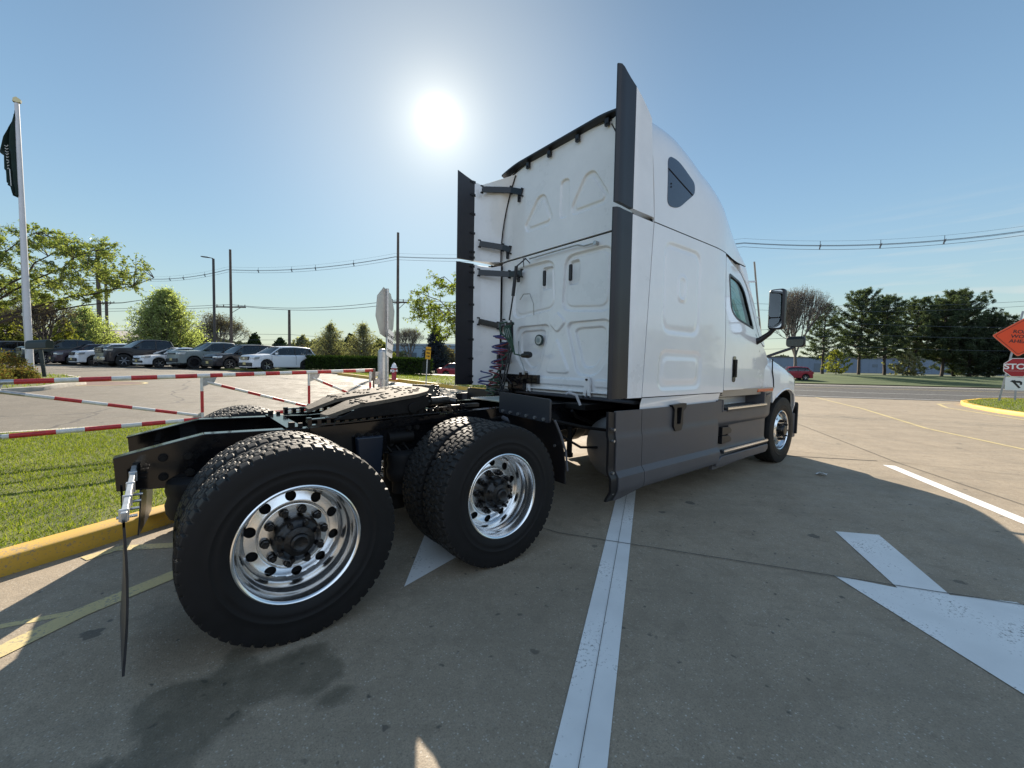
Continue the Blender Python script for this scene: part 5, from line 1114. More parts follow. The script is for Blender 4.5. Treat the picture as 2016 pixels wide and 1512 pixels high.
# hydrant
HY = thing('fire_hydrant', 'red fire hydrant with a white bonnet on the grass in front of the hedge', 'hydrant', (7.48, 15.14, zg(7.48, 15.14) + .12))
hred = mat('hydrant_red', (.36, .03, .05), .4); hwh = mat('hydrant_white', (.75, .75, .78), .4)
mb = MB(); mb.lathe([(.0, 0), (.16, 0), (.16, .04), (.115, .05), (.11, .12), (.105, .46), (.13, .50), (.13, .54), (.10, .55), (0, .55)][::-1], n=24); mb.build('barrel', hred, HY, fixn=True)
mb = MB(); mb.lathe([(.15, .55), (.15, .58), (.11, .62), (.105, .68), (.08, .74), (.03, .77), (.03, .81), (0, .81)], n=24); mb.build('bonnet', hwh, HY, fixn=True)
for a in (-2.3, -.85, 2.3):
    d = Vector((math.cos(a), math.sin(a), 0)); mb = MB(); mb.cyl(d * .09 + Vector((0, 0, .42)), d * .17 + Vector((0, 0, .42)), .07 if a == -2.3 else .05, n=16); mb.cyl(d * .17 + Vector((0, 0, .42)), d * .20 + Vector((0, 0, .42)), .03, n=6, mi=1); mb.build('outlet_cap', [hwh, mat('dark_nut', (.03, .03, .03), .5)], HY)
# speed bump sign
YS = thing('speed_bump_sign', 'small yellow caution speed bump sign on a thin post by the yellow kerb', 'sign', (8.0, 12.93, zg(8.0, 12.93) + .12)); YS.rotation_euler = (0, R(3), 0)
mb = MB(); mb.cyl((0, 0, -.2), (0, 0, 1.55), .025, n=10); mb.build('sign_post', galv, YS)
vd = (CL - Vector((8.0, 12.93, 1.4))); vd.z = 0; vd.normalize(); rx = up.cross(vd).normalized(); rx2 = (rx * math.cos(R(48)) - vd * math.sin(R(48))).normalized(); nv2 = rx2.cross(up)
mb = plate(rpoly([(-.165, -.27), (.165, -.27), (.165, .27), (-.165, .27)], .03, 4), (0, 0, 1.36), rx2, up, nv2, .004); mb.move(Matrix.Translation(nv2 * .03)); yp = mb.build('sign_plate', mat('sign_yellow', (.72, .36, .01), .4), YS, smooth=0, fixn=True)
for t, dz in (('CAUTION', .15), ('SPEED', .0), ('BUMP', -.14)):
    mb = text_mb(t, .085, Mx(Vector((0, 0, 1.36 + dz)) + nv2 * .034, rx2, up, nv2), .001, bold=.003); mb.build('lettering', MATS['sign_black'], yp, smooth=0)
# hedge: leafy clipped box
def leafcloud(P, size, seed, flat=.0, asp=1.0):
    rg = np.random.default_rng(seed); k = len(P); a = rg.normal(0, 1, (k, 3)); a /= np.linalg.norm(a, axis=1)[:, None]; b = rg.normal(0, 1, (k, 3)); b -= (a * b).sum(1)[:, None] * a; b /= np.linalg.norm(b, axis=1)[:, None]
    s = size * rg.uniform(.6, 1.3, k)[:, None]; A = P - a * s; B = P + b * s * .5 * asp; C = P + a * s; D = P - b * s * .5 * asp
    return np.stack([A, B, C, D], 1).reshape(-1, 3), np.arange(4 * k).reshape(-1, 4)
def hedge_seg(p0, p1, w, h, seed, n, name, lab):
    rg = np.random.default_rng(seed); p0, p1 = np.array(p0), np.array(p1); L = np.linalg.norm(p1 - p0); d = (p1 - p0) / L; q = np.array([-d[1], d[0]])
    f = rg.integers(0, 4, n); u = rg.uniform(0, 1, n); v = rg.uniform(-1, 1, n); t = rg.uniform(0, 1, n) ** .8
    off = np.where(f == 0, v * w / 2, np.where(f % 2 == 1, w / 2, -w / 2)) + rg.normal(0, .05, n); z = np.where(f == 0, h, t * h) + rg.normal(0, .04, n)
    xy = p0 + d * (u * L)[:, None] + q * off[:, None]; zz = np.array([zg(*p) for p in xy]) + np.maximum(z, .1) + .1
    V, F = leafcloud(np.column_stack([xy, zz]), .07, seed); o = npmesh(name, V, F, leafmat('hedge_leaf', (.018, .035, .010), (.05, .075, .02), .2), label=lab, cat='hedge')
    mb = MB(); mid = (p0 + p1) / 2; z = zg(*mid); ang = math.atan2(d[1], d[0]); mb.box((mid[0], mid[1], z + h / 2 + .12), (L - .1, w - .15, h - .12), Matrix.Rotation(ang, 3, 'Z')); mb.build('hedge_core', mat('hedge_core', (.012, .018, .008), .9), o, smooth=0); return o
hedge_seg((5.9, 30.6), (8.3, 26.6), .9, .95, 11, 9000, 'hedge', 'left run of the low clipped dark green hedge behind the striped gate')
hedge_seg((8.3, 26.5), (11.3, 19.2), .9, .98, 12, 14000, 'hedge', 'right run of the low clipped dark green hedge ending by the yellow sign')
mb = MB(); mb.prism([(-.08, 0), (.08, 0), (.055, .12), (-.055, .12)], -.9, .9, 'y'); o = mb.build('wheel_stop', kconc, label='grey concrete wheel stop on the asphalt right of the white suv', cat='wheel stop', bevel=.01, fixn=True); o.location = (6.9, 23.7, zg(6.9, 23.7) + .01); o.rotation_euler = (0, 0, .9)
# flagpole with limp flag
fb = (-4.88, 20.67); FZ = zg(*fb) + .12
FP = thing('flagpole', 'tall white flagpole rising from the planted island at the far left', 'flagpole', (fb[0], fb[1], FZ))
mb = MB(); mb.cyl((0, 0, 0), (-.08, -.02, 10.15), .115, .062, n=20); mb.build('pole', mat('pole_white', (.62, .60, .62), .4, noise_amt=.05, nscale=3), FP)
mb = MB(); mb.prism([(-.1, 10.18), (.0, 10.16), (.1, 10.19), (.12, 10.28), (0, 10.36), (-.08, 10.3)], -.07, .07, 'y'); mb.move(Matrix.Translation((-.08, -.02, 0))); mb.build('truck_cap', mat('brass', (.45, .36, .2), .3, .9), FP, fixn=True)
mb = MB(); mb.box((-.12, .0, 2.3), (.08, .06, .12)); mb.tube([(-.08, -.1, .8), (-.12, -.08, 2.3), (-.12, -.04, 6), (-.12, -.04, 10.1)], .008, 5); mb.build('halyard', mat('rope', (.55, .55, .5), .7), FP)
# flag folds
rows = []; NU, NV = 34, 40
for i in range(NV + 1):
    t = i / NV; wdt = np.interp(t, [0, .12, .45, .47, .68, .70, .86, .88, 1], [.05, .22, .62, .42, .48, .40, .42, .26, .16]); r = []
    for j in range(NU + 1):
        u = j / NU; a = -1.9 + 0; x = -.14 - u * wdt - .05; y = .02 + .16 * math.sin(u * 13 + t * 3) * (.4 + .6 * u) * min(1, t * 4); z = 9.85 - t * 3.1 - .35 * u * (1 - t) - .05 * math.sin(u * 9); 
        r.append((-.08 * z / 10.1 + CR.x * -(.01 + u * wdt) + y * CF.x - .1 * CF.x, -.02 * z / 10.1 + CR.y * -(.01 + u * wdt) + y * CF.y - .1 * CF.y, z))
    rows.append(r)
mb = MB(); mb.grid(rows); fl = mb.build('flag', mat('flag_cloth', (.006, .020, .016), .85, noise_amt=.4, nscale=2), smooth=80, label='limp dark green flag with white lettering hanging from the white flagpole', cat='flag'); fl.location = (fb[0], fb[1], FZ)
sm = fl.modifiers.new('thickness', 'SOLIDIFY'); sm.thickness = .01
mb = MB()
for k in range(9):
    z = 8.45 - k * .10; base = Vector((-.08 * z / 10.1, -.02 * z / 10.1, z)) - CR * .02 - CF * .30
    mb.tube([base - CR * (.16 - .012 * k), base - CR * .09 + Vector((0, 0, -.04)), base - CR * .03 + Vector((0, 0, .01 - .02 * (k % 3)))], .011, 5)
mb.tube([Vector((-.08, -.02, 7.6)) - CR * .03 - CF * .28, Vector((-.08, -.02, 7.0)) + CR * .0 - CF * .28], .012, 5)
build_split(mb, 'flag_lettering', mat('flag_white', (.6, .6, .6), .8), fl)
# mailbox
MBX = thing('mailbox', 'dark green mailbox on a slanted square post beside the flagpole', 'mailbox', (-4.2, 18.84, zg(-4.2, 18.84) + .10))
mdk = mat('mailbox_green', (.008, .018, .015), .4)
rr_ = CR.copy(); rr_.z = 0; rr_.normalize(); ff_ = CF.copy(); ff_.z = 0; ff_.normalize()
mb = MB(); mb.bar((0, 0, -.05), tuple(-rr_ * .12 + Vector((0, 0, 1.02))), .10, .10); mb.build('post', mdk, MBX, bevel=.005)
mb = MB(); pr = [(-.14, 0), (.14, 0), (.14, .20)] + [(.14 * math.cos(a), .20 + .12 * math.sin(a)) for a in np.linspace(.2, PI - .2, 9)] + [(-.14, .20)]
n = len(pr); vs = []
for s in (-.52, .22):
    for a, b in pr: vs.append(rr_ * s + ff_ * a + Vector((0, 0, 1.02 + b + (s + .5) * .06)))
mb.add(vs, [tuple(range(n))[::-1], tuple(range(n, 2 * n))] + [(i, (i + 1) % n, n + (i + 1) % n, n + i) for i in range(n)]); mb.build('box', mdk, MBX, bevel=.01, fixn=True)
# right signs
PO = mat('post_steel', (.33, .34, .36), .45, .6, noise_amt=.15, nscale=12)
vR = (CL - Vector((28, -3, 1.45))); vR.z = 0; vR.normalize(); rR = up.cross(vR).normalized()
def signpost(name, lab, base, cat='sign'): return thing(name, lab, cat, (base[0], base[1], zg(*base) + .12))
RW = signpost('road_work_sign', 'orange diamond road work ahead sign on a leaning steel post on the grass island', (29.9, -2.85))
q = Vector((29.9, -2.85, 0)); 
mb = MB(); mb.bar((0, 0, -.2), tuple(rR * .55 + Vector((0, 0, 4.2))), .075, .075); mb.build('sign_post', PO, RW)
tl = R(6); tr_ = rR * math.cos(tl) - up * math.sin(tl); tu_ = up * math.cos(tl) + rR * math.sin(tl); a1 = (tr_ + tu_).normalized(); a2 = (tu_ - tr_).normalized(); h = .635
dm = rpoly([(-h, -h), (h, -h), (h, h), (-h, h)], .08, 5)
cR = rR * .58 + up * 3.02 + vR * .06
mb = plate(dm, cR, a1, a2, vR, .006); pl = mb.build('diamond_plate', mat('sign_orange', (.80, .07, .008), .45), RW, smooth=0, fixn=True)
mb = plate(rpoly([(-h, -h), (h, -h), (h, h), (-h, h)], .08, 5), cR - vR * .004, a1 * 1.03, a2 * 1.03, vR, .006); mb.build('plate_back', mat('sign_rim', (.7, .25, .15), .5), RW, smooth=0, fixn=True)
mb = MB(); r0 = rpoly([(-.575, -.575), (.575, -.575), (.575, .575), (-.575, .575)], .07, 5); mb.tube([cR + a1 * a + a2 * b + vR * .005 for a, b in r0], .009, 4, closed=True); mb.build('plate_border', MATS['sign_black'], pl)
for t, dz in (('ROAD', .22), ('WORK', .0), ('AHEAD', -.22)):
    mb = text_mb(t, .215, Mx(cR + tu_ * dz + vR * .006, tr_, tu_, vR), .001, bold=.005); mb.build('lettering', MATS['sign_black'], pl, smooth=0)
SS = signpost('stop_sign', 'red octagonal stop sign above a white arrow sign, under the orange diamond', (28.4, -3.75))
mb = MB(); mb.bar((0, 0, -.2), (0, 0, 2.1), .07, .05); mb.build('sign_post', PO, SS)
cS = Vector((27.52, -3.26, 1.70)) - Vector(SS.location) + rR * .12
mb = MB(); mb.bar(tuple(rR * -.02 + Vector((0, 0, 1.0))), tuple(cS + up * .3 - vR * .05), .04, .03); 
octs = [(.40 / math.cos(PI / 8) * math.cos(PI / 8 + k * PI / 4), .40 / math.cos(PI / 8) * math.sin(PI / 8 + k * PI / 4)) for k in range(8)]
m0 = plate([(a * 1.0, b) for a, b in octs], cS, rR, up, vR, .004); m0.build('octagon_rim', mat('sign_white'), SS, smooth=0, fixn=True)
mb = plate([(a * .94, b * .94) for a, b in octs], cS + vR * .004, rR, up, vR, .004); op = mb.build('octagon_plate', mat('sign_red', (.36, .008, .015), .4), SS, smooth=0, fixn=True)
mb = text_mb('STOP', .33, Mx(cS + vR * .008 + up * .03, rR, up, vR), .001, bold=.009, spacing=.95); mb.build('lettering', mat('sign_white'), op, smooth=0)
mb = plate([(-.33, .003), (.33, .003), (.33, -.003), (-.33, -.003)], cS + vR * .008 - up * .15, rR, up, vR, .002); mb.build('rule', mat('sign_white'), op, smooth=0)
cA = cS - up * .70 + rR * .06
mb = plate(rpoly([(-.38, -.28), (.38, -.28), (.38, .28), (-.38, .28)], .03, 3), cA, rR, up, vR, .004); ap = mb.build('arrow_plate', mat('sign_white'), SS, smooth=0, fixn=True)
mb = plate([(-.25, .10), (-.10, .17), (-.10, .13), (.03, .13), (.09, .08), (.09, -.04), (.03, -.04), (.03, .04), (-.10, .05), (-.10, .02)], cA + vR * .004, rR, up, vR, .003)
mb.join(plate([(-.22, .13), (-.16, .16), (.06, -.16), (0, -.19)], cA + vR * .006, rR, up, vR, .003)); mb.build('arrow_symbol', MATS['sign_black'], ap, smooth=0, fixn=True)
mb = MB(); mb.bar((0, 0, -.2), (.05, 0, 1.1), .07, .05); o = mb.build('short_post', PO, label='short bare steel post on the island between the two sign posts', cat='post'); o.location = (31.5, -3.35, .1)
# street lamp, utility poles
wood = mat('pole_wood', (.10, .075, .06), .85, noise_amt=.3, nscale=4)
LP = thing('street_lamp', 'slim dark lamp post with a flat head pointing left above the parked cars', 'street lamp', (1.99, 38.4, zg(1.99, 38.4)))
lz = zg(1.99, 38.4); mb = MB(); mb.cyl((0, 0, 0), (0, 0, 9.6 - lz), .11, .09, n=12); mb.build('pole', mat('lamp_dark', (.035, .03, .03), .5), LP)
mb = MB(); mb.bar((0, 0, 9.62 - lz), tuple(-rr_ * .45 + Vector((0, 0, 9.72 - lz))), .06); mb.bar(tuple(-rr_ * .35 + Vector((0, 0, 9.70 - lz))), tuple(-rr_ * .95 + Vector((0, 0, 9.76 - lz))), .26, .07); mb.build('lamp_head', MATS['lamp_dark'], LP, bevel=.02)
def upole(loc, top, lab, arms=(), r=.14, lean=0):
    z = zg(*loc); t = thing('utility_pole', lab, 'utility pole', (loc[0], loc[1], z), group='utility poles'); mb = MB(); mb.cyl((0, 0, 0), (lean, 0, top - z), r, r * .75, n=12); mb.build('pole', wood, t)
    for az, L in arms:
        mb = MB(); mb.bar(tuple(-rr_ * L + Vector((0, 0, az - z))), tuple(rr_ * L + Vector((0, 0, az - z))), .10, .12); mb.bar(tuple(rr_ * L * .7 + Vector((0, 0, az - z))), (0, 0, az - z - .6), .04)
        for s in (-.95, -.5, .5, .95): mb.cyl(tuple(rr_ * L * s + Vector((0, 0, az - z + .05))), tuple(rr_ * L * s + Vector((0, 0, az - z + .25))), .04, n=8)
        mb.build('cross_arm', wood, t)
    return t
upole((3.79, 45.97), 12.2, 'wooden utility pole with a low crossarm just right of the lamp post', ((6.6, 1.45),))
upole((13.65, 28.9), 11.95, 'tall wooden utility pole behind the octagon sign', ((6.35, .9),), .13)
upole((12.3, 63.6), 8.7, 'short wooden utility pole rising behind the white suv roof', (), .22)
upole((-9.0, 80.5), 17.0, 'left of the two distant poles behind the large leafy tree at left', (), .30)
upole((-8.5, 83.5), 15.5, 'right of the two distant poles behind the large leafy tree at left', ((9.6, 1.2),), .22)
# power lines
wirem = mat('wire', (.09, .10, .12), .95, spec=.1)
def span(a, b, sag, n=14):
    a, b = Vector(a), Vector(b); return [a.lerp(b, i / n) - Vector((0, 0, sag * 4 * (i / n) * (1 - i / n))) for i in range(n + 1)]
WP = [(-22, 93, 11.6), (-4.25, 60.73, 10.5), (3.6, 46.67, 10.35), (13.6, 29.3, 10.1), (27.06, 7.76, 9.26), (36.4, -3.6, 9.4), (46, -20, 10.2)]
nL = 0
for da, db, r in ((0, 0, .017), (.10, -.22, .012), (-.10, -.07, .012), (0, .26, .006)):
    mb = MB(); full = []
    for a, b in zip(WP[:-1], WP[1:]):
        s = span(a, b, .45); full += s if not full else s[1:]
    mb.tube([p + Vector((.77 * da, .64 * da, db)) for p in full], r, 5, caps=False)
    mb.build('power_line', wirem, label=['thick middle cable of the bundled power line crossing the sky', 'lower right cable of the bundled power line with spacers', 'lower left cable of the bundled power line with spacers', 'thin lone top wire above the bundled power line'][nL], cat='power line', group='bundled overhead cables'); nL += 1
sp0 = thing('cable_spacer', 'diamond shaped cable spacer clipped across the bundled overhead cables', 'cable spacer', (0, 0, 0), group='spacers on the bundled power line')
mb = MB()
for a, b in (((-.10, -.07), (.10, -.22)), ((0, .02), (.10, -.22)), ((-.10, -.07), (0, .02)), ((0, .26), (0, -.24)), ((-.13, .02), (.13, .02))): mb.bar((.77 * a[0], .64 * a[0], a[1]), (.77 * b[0], .64 * b[0], b[1]), .024)
mb.build('spacer_frame', wirem, sp0)
first = True
for k, (a, b) in enumerate(zip(WP[:-1], WP[1:])):
    s = span(a, b, .45); cnt = (7, 4, 4, 3, 3, 2)[k]
    for i in range(1, cnt + 1):
        j = int(round(i * 14 / (cnt + 1))); o = sp0 if first else copy_tree(sp0); first = False; o.location = s[j]
for i, (pts, r, lab) in enumerate((([(-30, 100, 8.5), (3.79, 45.97, 6.85), (13.65, 28.9, 6.55), (64.5, 21.7, 10.9), (95.2, -3.2, 11.9), (130, -40, 13)], .022, 'upper of two thin wires strung between the low crossarms'), ([(-30, 101, 8.1), (4.6, 45.5, 6.72), (14.1, 28.6, 6.35), (64.5, 21.7, 10.0), (95.2, -3.2, 11.2), (130, -40, 12)], .022, 'lower of two thin wires strung between the low crossarms'),
        ([(-30, 70, 5.2), (12.3, 63.6, 5.2), (33, 48, 5.4), (70, 10, 7.6), (100, -20, 8)], .022, 'low distant wire passing over the far tree tops'), ([(-30, 70, 4.4), (12.3, 63.6, 4.4), (33, 48, 4.6), (70, 10, 6.2), (100, -20, 6.6)], .022, 'second low distant wire passing over the far tree tops'), ([(-30, 70, 3.8), (12.3, 63.6, 3.8), (33, 48, 4.0), (70, 10, 4.6), (100, -20, 5)], .02, 'lowest distant wire in front of the far trees'))):
    mb = MB(); full = []
    for a, b in zip(pts[:-1], pts[1:]):
        s = span(a, b, .5); full += s if not full else s[1:]
    mb.tube(full, r, 5, caps=False); mb.build('power_line', wirem, label=lab, cat='power line', group='thin overhead wires')
# ------------------------------------------------------------------ parked cars
tyre_s = mat('car_tyre', (.015, .015, .016), .7); rim_s = mat('car_rim', (.50, .50, .52), .25, .9); rim_d = mat('dark_rim', (.04, .04, .045), .3, .6); trim_d = mat('car_dark_trim', (.018, .018, .02), .5); carglass = glassmat('car_glass', (.30, .36, .37), opac=.5, dark=(.012, .014, .015), ior=1.9); lens = mat('headlamp_lens', (.55, .58, .62), .12, .5, coat=.6); platem = mat('plate_yellow', (.55, .45, .20), .5); chromem = mat('car_chrome', (.6, .6, .62), .15, 1.0)
def paint(n, c, r=.3): return mat('car_paint_' + n, c, r, coat=.35, spec=.3)
def car(name, lab, cat, loc, col, L=4.6, W=1.84, H=1.68, wb=2.7, fo=.92, wr=.35, kind='suv', hood=1.02, cowl=1.12, belt=1.08, roof_col=None, rims=None, heading=(-.927, -.381), grille='bar', group=None):
    base = (loc[0], loc[1], zg(*loc) + .012); rz = math.atan2(heading[1], heading[0])
    # loc is the front corner on the car's right side; move to the front centre line
    right = Vector((heading[1], -heading[0])); ctr = Vector(loc) - right * W / 2
    T = thing(name, lab, cat, (ctr.x, ctr.y, base[2]), rz, group); pm = col; rc = roof_col or col; w2 = W / 2; rims = rims or rim_s
    xf, xr = -fo, -fo - wb
    if kind == 'pickup': cab = dict(a=-1.45, b=-2.15, c=-3.75, d=-3.98, deck=belt + .02)
    elif kind == 'sedan': cab = dict(a=-1.25, b=-2.05, c=-3.35, d=-4.05, deck=belt + .02)
    else: cab = dict(a=-1.20, b=-1.95, c=-L + .55, d=-L + .12, deck=belt)
    def ztop(x):
        if kind == 'sedan': return float(np.interp(-x, [0, .06, .25, -cab['a'], -cab['a'] + .3, -cab['d'] - .2, L - .1, L], [.60, .70, hood - .12, cowl - .06, belt, belt, belt - .02, .72]))
        if kind == 'pickup': return float(np.interp(-x, [0, .05, .16, -cab['a'], -cab['a'] + .3, L - .03, L], [.70, hood - .10, hood, cowl, belt, belt + .02, belt - .1]))
        return float(np.interp(-x, [0, .06, .22, -cab['a'], -cab['a'] + .3, L - .1, L], [.66, .86, hood, cowl, belt, belt + .06, .80]))
    def ww(x): return w2 * float(np.interp(-x, [0, .12, .4, 1.0, L - .6, L - .12, L], [.72, .90, .975, 1, 1, .95, .84]))
    def zb(x):
        z = .24 if kind != 'pickup' else .36
        for c in (xf, xr):
            d = (wr + .07) ** 2 - (x - c) ** 2
            if d > 0: z = max(z, wr + math.sqrt(d))
        return z
    xs = sorted(set([0, -.03, -.06, -.12, -.2, -.3, -L, -L + .03, -L + .1, -L + .2] + list(-np.linspace(0, L, 40)) + [c + s * (wr + .07) * k for c in (xf, xr) for s in (-1, 1) for k in (.5, .87, .97, 1.0, 1.004)]), reverse=True)
    mb = MB(); rows = []
    for x in xs:
        w, t, b = ww(x), ztop(x), zb(x); m = b + (t - b) * .55; half = [(x, w - .05, b), (x, w - .012, b + .04), (x, w + .0, m), (x, w - .02, t - .10 * min(1, (t - b))), (x, w - .10, t - .015), (x, w * .6, t + .012), (x, 0, t + .025)]
        rows.append(half + [(p[0], -p[1], p[2]) for p in half[-2::-1]])
    mb.grid(rows); mb.add(rows[0], [tuple(range(13))]); mb.add(rows[-1], [tuple(range(13))[::-1]]); B = mb.build('body', pm, T, smooth=38, fixn=True)
    # glasshouse
    mb = MB(); rows = []; xsg = [cab['a'] + .12] + list(np.linspace(cab['a'], cab['b'], 6)) + list(np.linspace(cab['b'] - .2, cab['c'], 8)) + list(np.linspace(cab['c'] - .05, cab['d'], 4))
    def rz_(x): 
        return float(np.interp(-x, [-cab['a'] - .12, -cab['a'], -cab['b'], -(cab['b'] + cab['c']) / 2, -cab['c'], -cab['d']], [belt - .05, cowl, H - .06, H, H - .04, (belt if kind != 'suv' else belt + .1)]))
    for x in xsg:
        z = max(rz_(x), belt - .02); f = (z - belt) / max(.01, H - belt); wt_ = w2 - .10 - .17 * max(0, f); hb = [(x, w2 - .085, belt - .04), (x, wt_ + .02, z - .07 * max(.1, f)), (x, wt_ - .08, z - .012), (x, 0, z + .02 * f)]
        rows.append(hb + [(p[0], -p[1], p[2]) for p in hb[-2::-1]])
    mb.grid(rows); mb.build('window_glass', carglass, T, smooth=50, fixn=True)
    mb = MB(); rows = []
    for x in np.linspace(cab['b'] + .06, cab['c'] - .03, 10):
        z = rz_(x) + .014; f = (z - belt) / (H - belt); wt_ = w2 - .10 - .17 * f; hb = [(x, wt_ + .032, z - .085), (x, wt_ + .012, z - .045), (x, wt_ - .08, z - .002), (x, 0, z + .024)]; rows.append(hb + [(p[0], -p[1], p[2]) for p in hb[-2::-1]])
    mb.grid(rows); mb.build('roof', rc, T, smooth=50, fixn=True)
    mb = MB()
    for s in (1, -1):
        wt_ = w2 - .26
        mb.bar((cab['a'] + .04, s * (w2 - .09), belt), (cab['b'], s * (wt_ + .015), H - .10), .07, .05); 
        if kind == 'pickup': mb.bar((cab['d'] + .0, s * (w2 - .09), belt), (cab['c'] - .03, s * (wt_ + .02), H - .09), .10, .06)
        else: mb.bar((cab['d'] + .12, s * (w2 - .10), belt), (cab['c'] - .03, s * (wt_ + .02), H - .09), .16 if kind == 'suv' else .10, .05)
    build_split(mb, 'pillar', pm, T)
    mb = MB()
    for s in (1, -1):
        xm = (cab['b'] + cab['c']) / 2 + .1; mb.bar((xm, s * (w2 - .085), belt), (xm - .03, s * (w2 - .245), H - .09), .07, .03)
        if kind == 'suv': mb.bar((cab['c'] + .35, s * (w2 - .085), belt), (cab['c'] + .2, s * (w2 - .245), H - .09), .08, .03)
        for xd in (cab['a'] - .02, xm, cab['c'] + .1): mb.box((xd, s * (w2 - .004), .72), (.012, .012, .62))
    mb.build('door_line', trim_d, T)
    mb = MB()
    for s in (1, -1):
        for xd in (xm + .12, cab['c'] + .22): mb.box((xd, s * (w2 + .004), belt - .14), (.16, .02, .03))
    build_split(mb, 'door_handle', pm, T)
    for s in (1, -1):
        mb = MB(); mb.box((cab['a'] - .28, s * (w2 + .09), belt + .08), (.12, .20, .14)); mb.build('wing_mirror', pm if kind != 'pickup' else trim_d, T, bevel=.03)
        hz_ = hood - .17; mb = MB(); mb.prism(rpoly([(-.02, hz_ - .09), (-.02, hz_ + .05), (-.46, hz_ + .09), (-.40, hz_ - .06)], .03, 3), s * (w2 * .62), s * (w2 * .985 - .0), 'y')
        mb.v = [(min(v[0], (-.02 - .16 * (abs(v[1]) / w2) ** 3) + .06), v[1], v[2]) for v in mb.v]; mb.build('headlight', lens, T, fixn=True, bevel=.01)
    gx = .03; gz = hood - .20 if grille != 'low' else hood - .30; gh = dict(bar=.22, big=.36, low=.12, slot=.08)[grille]; gw = W * (.48 if grille != 'big' else .62)
    mb = MB(); mb.box((gx - .05, 0, gz), (.12, gw, gh)); G = mb.build('grille', trim_d, T, bevel=.02)
    if grille in ('big', 'bar'):
        mb = MB()
        for k in range(3): mb.box((gx + .015, 0, gz - gh / 2 + gh * (k + .5) / 3), (.02, gw * .96, .022))
        mb.box((gx + .02, 0, gz), (.02, .2, .08)); mb.build('grille_bar', chromem, G)
    mb = MB(); bz = .42 if kind != 'pickup' else .56; mb.box((-.06, 0, bz), (.20, W * .80, .26 if kind != 'sedan' else .16)); mb.build('front_bumper', trim_d if kind != 'pickup' or grille != 'big' else chromem, T, bevel=.05)
    mb = MB(); mb.box((.055, .05, bz + .06), (.012, .31, .16)); mb.build('number_plate', platem, T)
    mb = MB(); mb.box((-L / 2, 0, .30 if kind != 'pickup' else .42), (wb - .6, W * .93, .16)); mb.box((-L / 2, 0, .34), (L * .9, W * .6, .2)); mb.build('sill', trim_d, T)
    mb = MB()
    for s in (1, -1): mb.box((-L + .06, s * w2 * .80, belt - .18), (.14, .30, .16))
    build_split(mb, 'tail_light', mat('tail_red', (.30, .01, .01), .25, coat=.4), T)
    # wheels
    mb = MB(); mb.lathe([(wr * .66, -.10), (wr * .93, -.115), (wr, -.08), (wr, .08), (wr * .93, .115), (wr * .66, .10)], (0, 0, 0), 'y', 28, closed=True); wtyre = mb
    first = None
    for c in (xf, xr):
        for s in (1, -1):
            if first is None:
                mb = MB(); mb.lathe([(wr * .67, .10), (wr * .62, .095), (wr * .60, .02), (0, .02)], (0, 0, 0), 'y', 28); 
                for k in range(5 if kind != 'pickup' else 6):
                    a = 2 * PI * k / (5 if kind != 'pickup' else 6); mb.bar((0, .07, 0), (wr * .62 * math.cos(a), .085, wr * .62 * math.sin(a)), wr * .16, .03, up=(0, 1, 0), mi=1)
                mb.cyl((0, .03, 0), (0, .09, 0), wr * .14, n=10, mi=1); first = mb.build('wheel', [rim_d, rims], T, fixn=False); t2 = wtyre.build('tyre', tyre_s, first, fixn=True); o = first
            else: o = copy_tree(first, T)
            o.location = (c, s * (w2 - .12), wr); o.rotation_euler = (0, 0, 0 if s > 0 else PI)
    mb = MB(); mb.box(((cab['a'] + cab['d']) / 2, 0, .9), (abs(cab['d'] - cab['a']) - .3, W * .85, .25))
    for sx_ in (cab['b'] - .25, (cab['b'] + cab['c']) / 2 - .35):
        for s in (-.4, .4): mb.box((sx_, s, 1.08), (.16, .45, .5)); mb.box((sx_ - .02, s, 1.42), (.1, .24, .16))
    build_split(mb, 'seats', mat('car_interior', (.03, .03, .03), .9), T)
    return T
GC = 'cars parked in the lot row'
car('parked_suv', 'white suv with dark tinted side windows, rightmost of the parked row beside the hedge', 'car', (2.57, 28.81), paint('white', (.72, .74, .78)), 4.65, 1.84, 1.69, 2.72, wr=.355, group=GC)
car('parked_suv', 'near black suv with a plain front, between the grey pickup and the white suv', 'car', (.75, 31.2), paint('black', (.014, .014, .02)), 4.75, 1.9, 1.76, 2.78, wr=.37, grille='slot', group=GC)
car('parked_pickup', 'grey green pickup truck with black wheels and black grille', 'pickup', (-1.1, 33.4), paint('sage', (.20, .235, .235), .35), 5.3, 1.88, 1.90, 3.2, wr=.41, kind='pickup', hood=1.20, cowl=1.27, belt=1.24, rims=rim_d, grille='slot', fo=.95, group=GC)
car('parked_sedan', 'white low sedan tucked between the black pickup and the grey pickup', 'car', (-2.9, 34.9), paint('white', (.72, .74, .78)), 4.8, 1.8, 1.46, 2.75, wr=.33, kind='sedan', hood=.92, cowl=.98, belt=.98, grille='low', group=GC)
car('parked_pickup', 'large black crew cab pickup with a chrome grille and bright spoked wheels', 'pickup', (-5.0, 37.35), paint('black', (.014, .014, .02)), 5.85, 2.05, 1.98, 3.7, wr=.44, kind='pickup', hood=1.34, cowl=1.38, belt=1.32, grille='big', fo=1.0, group=GC)
car('parked_suv', 'white suv with a barred chrome grille, mostly hidden left of the black pickup', 'car', (-6.6, 39.9), paint('white', (.72, .74, .78)), 4.6, 1.84, 1.68, 2.7, hood=1.04, group=GC)
car('parked_suv', 'dark maroon grey crossover left of the hidden white suv', 'car', (-8.0, 42.3), paint('maroon', (.055, .035, .045)), 4.6, 1.82, 1.62, 2.7, hood=.98, group=GC)
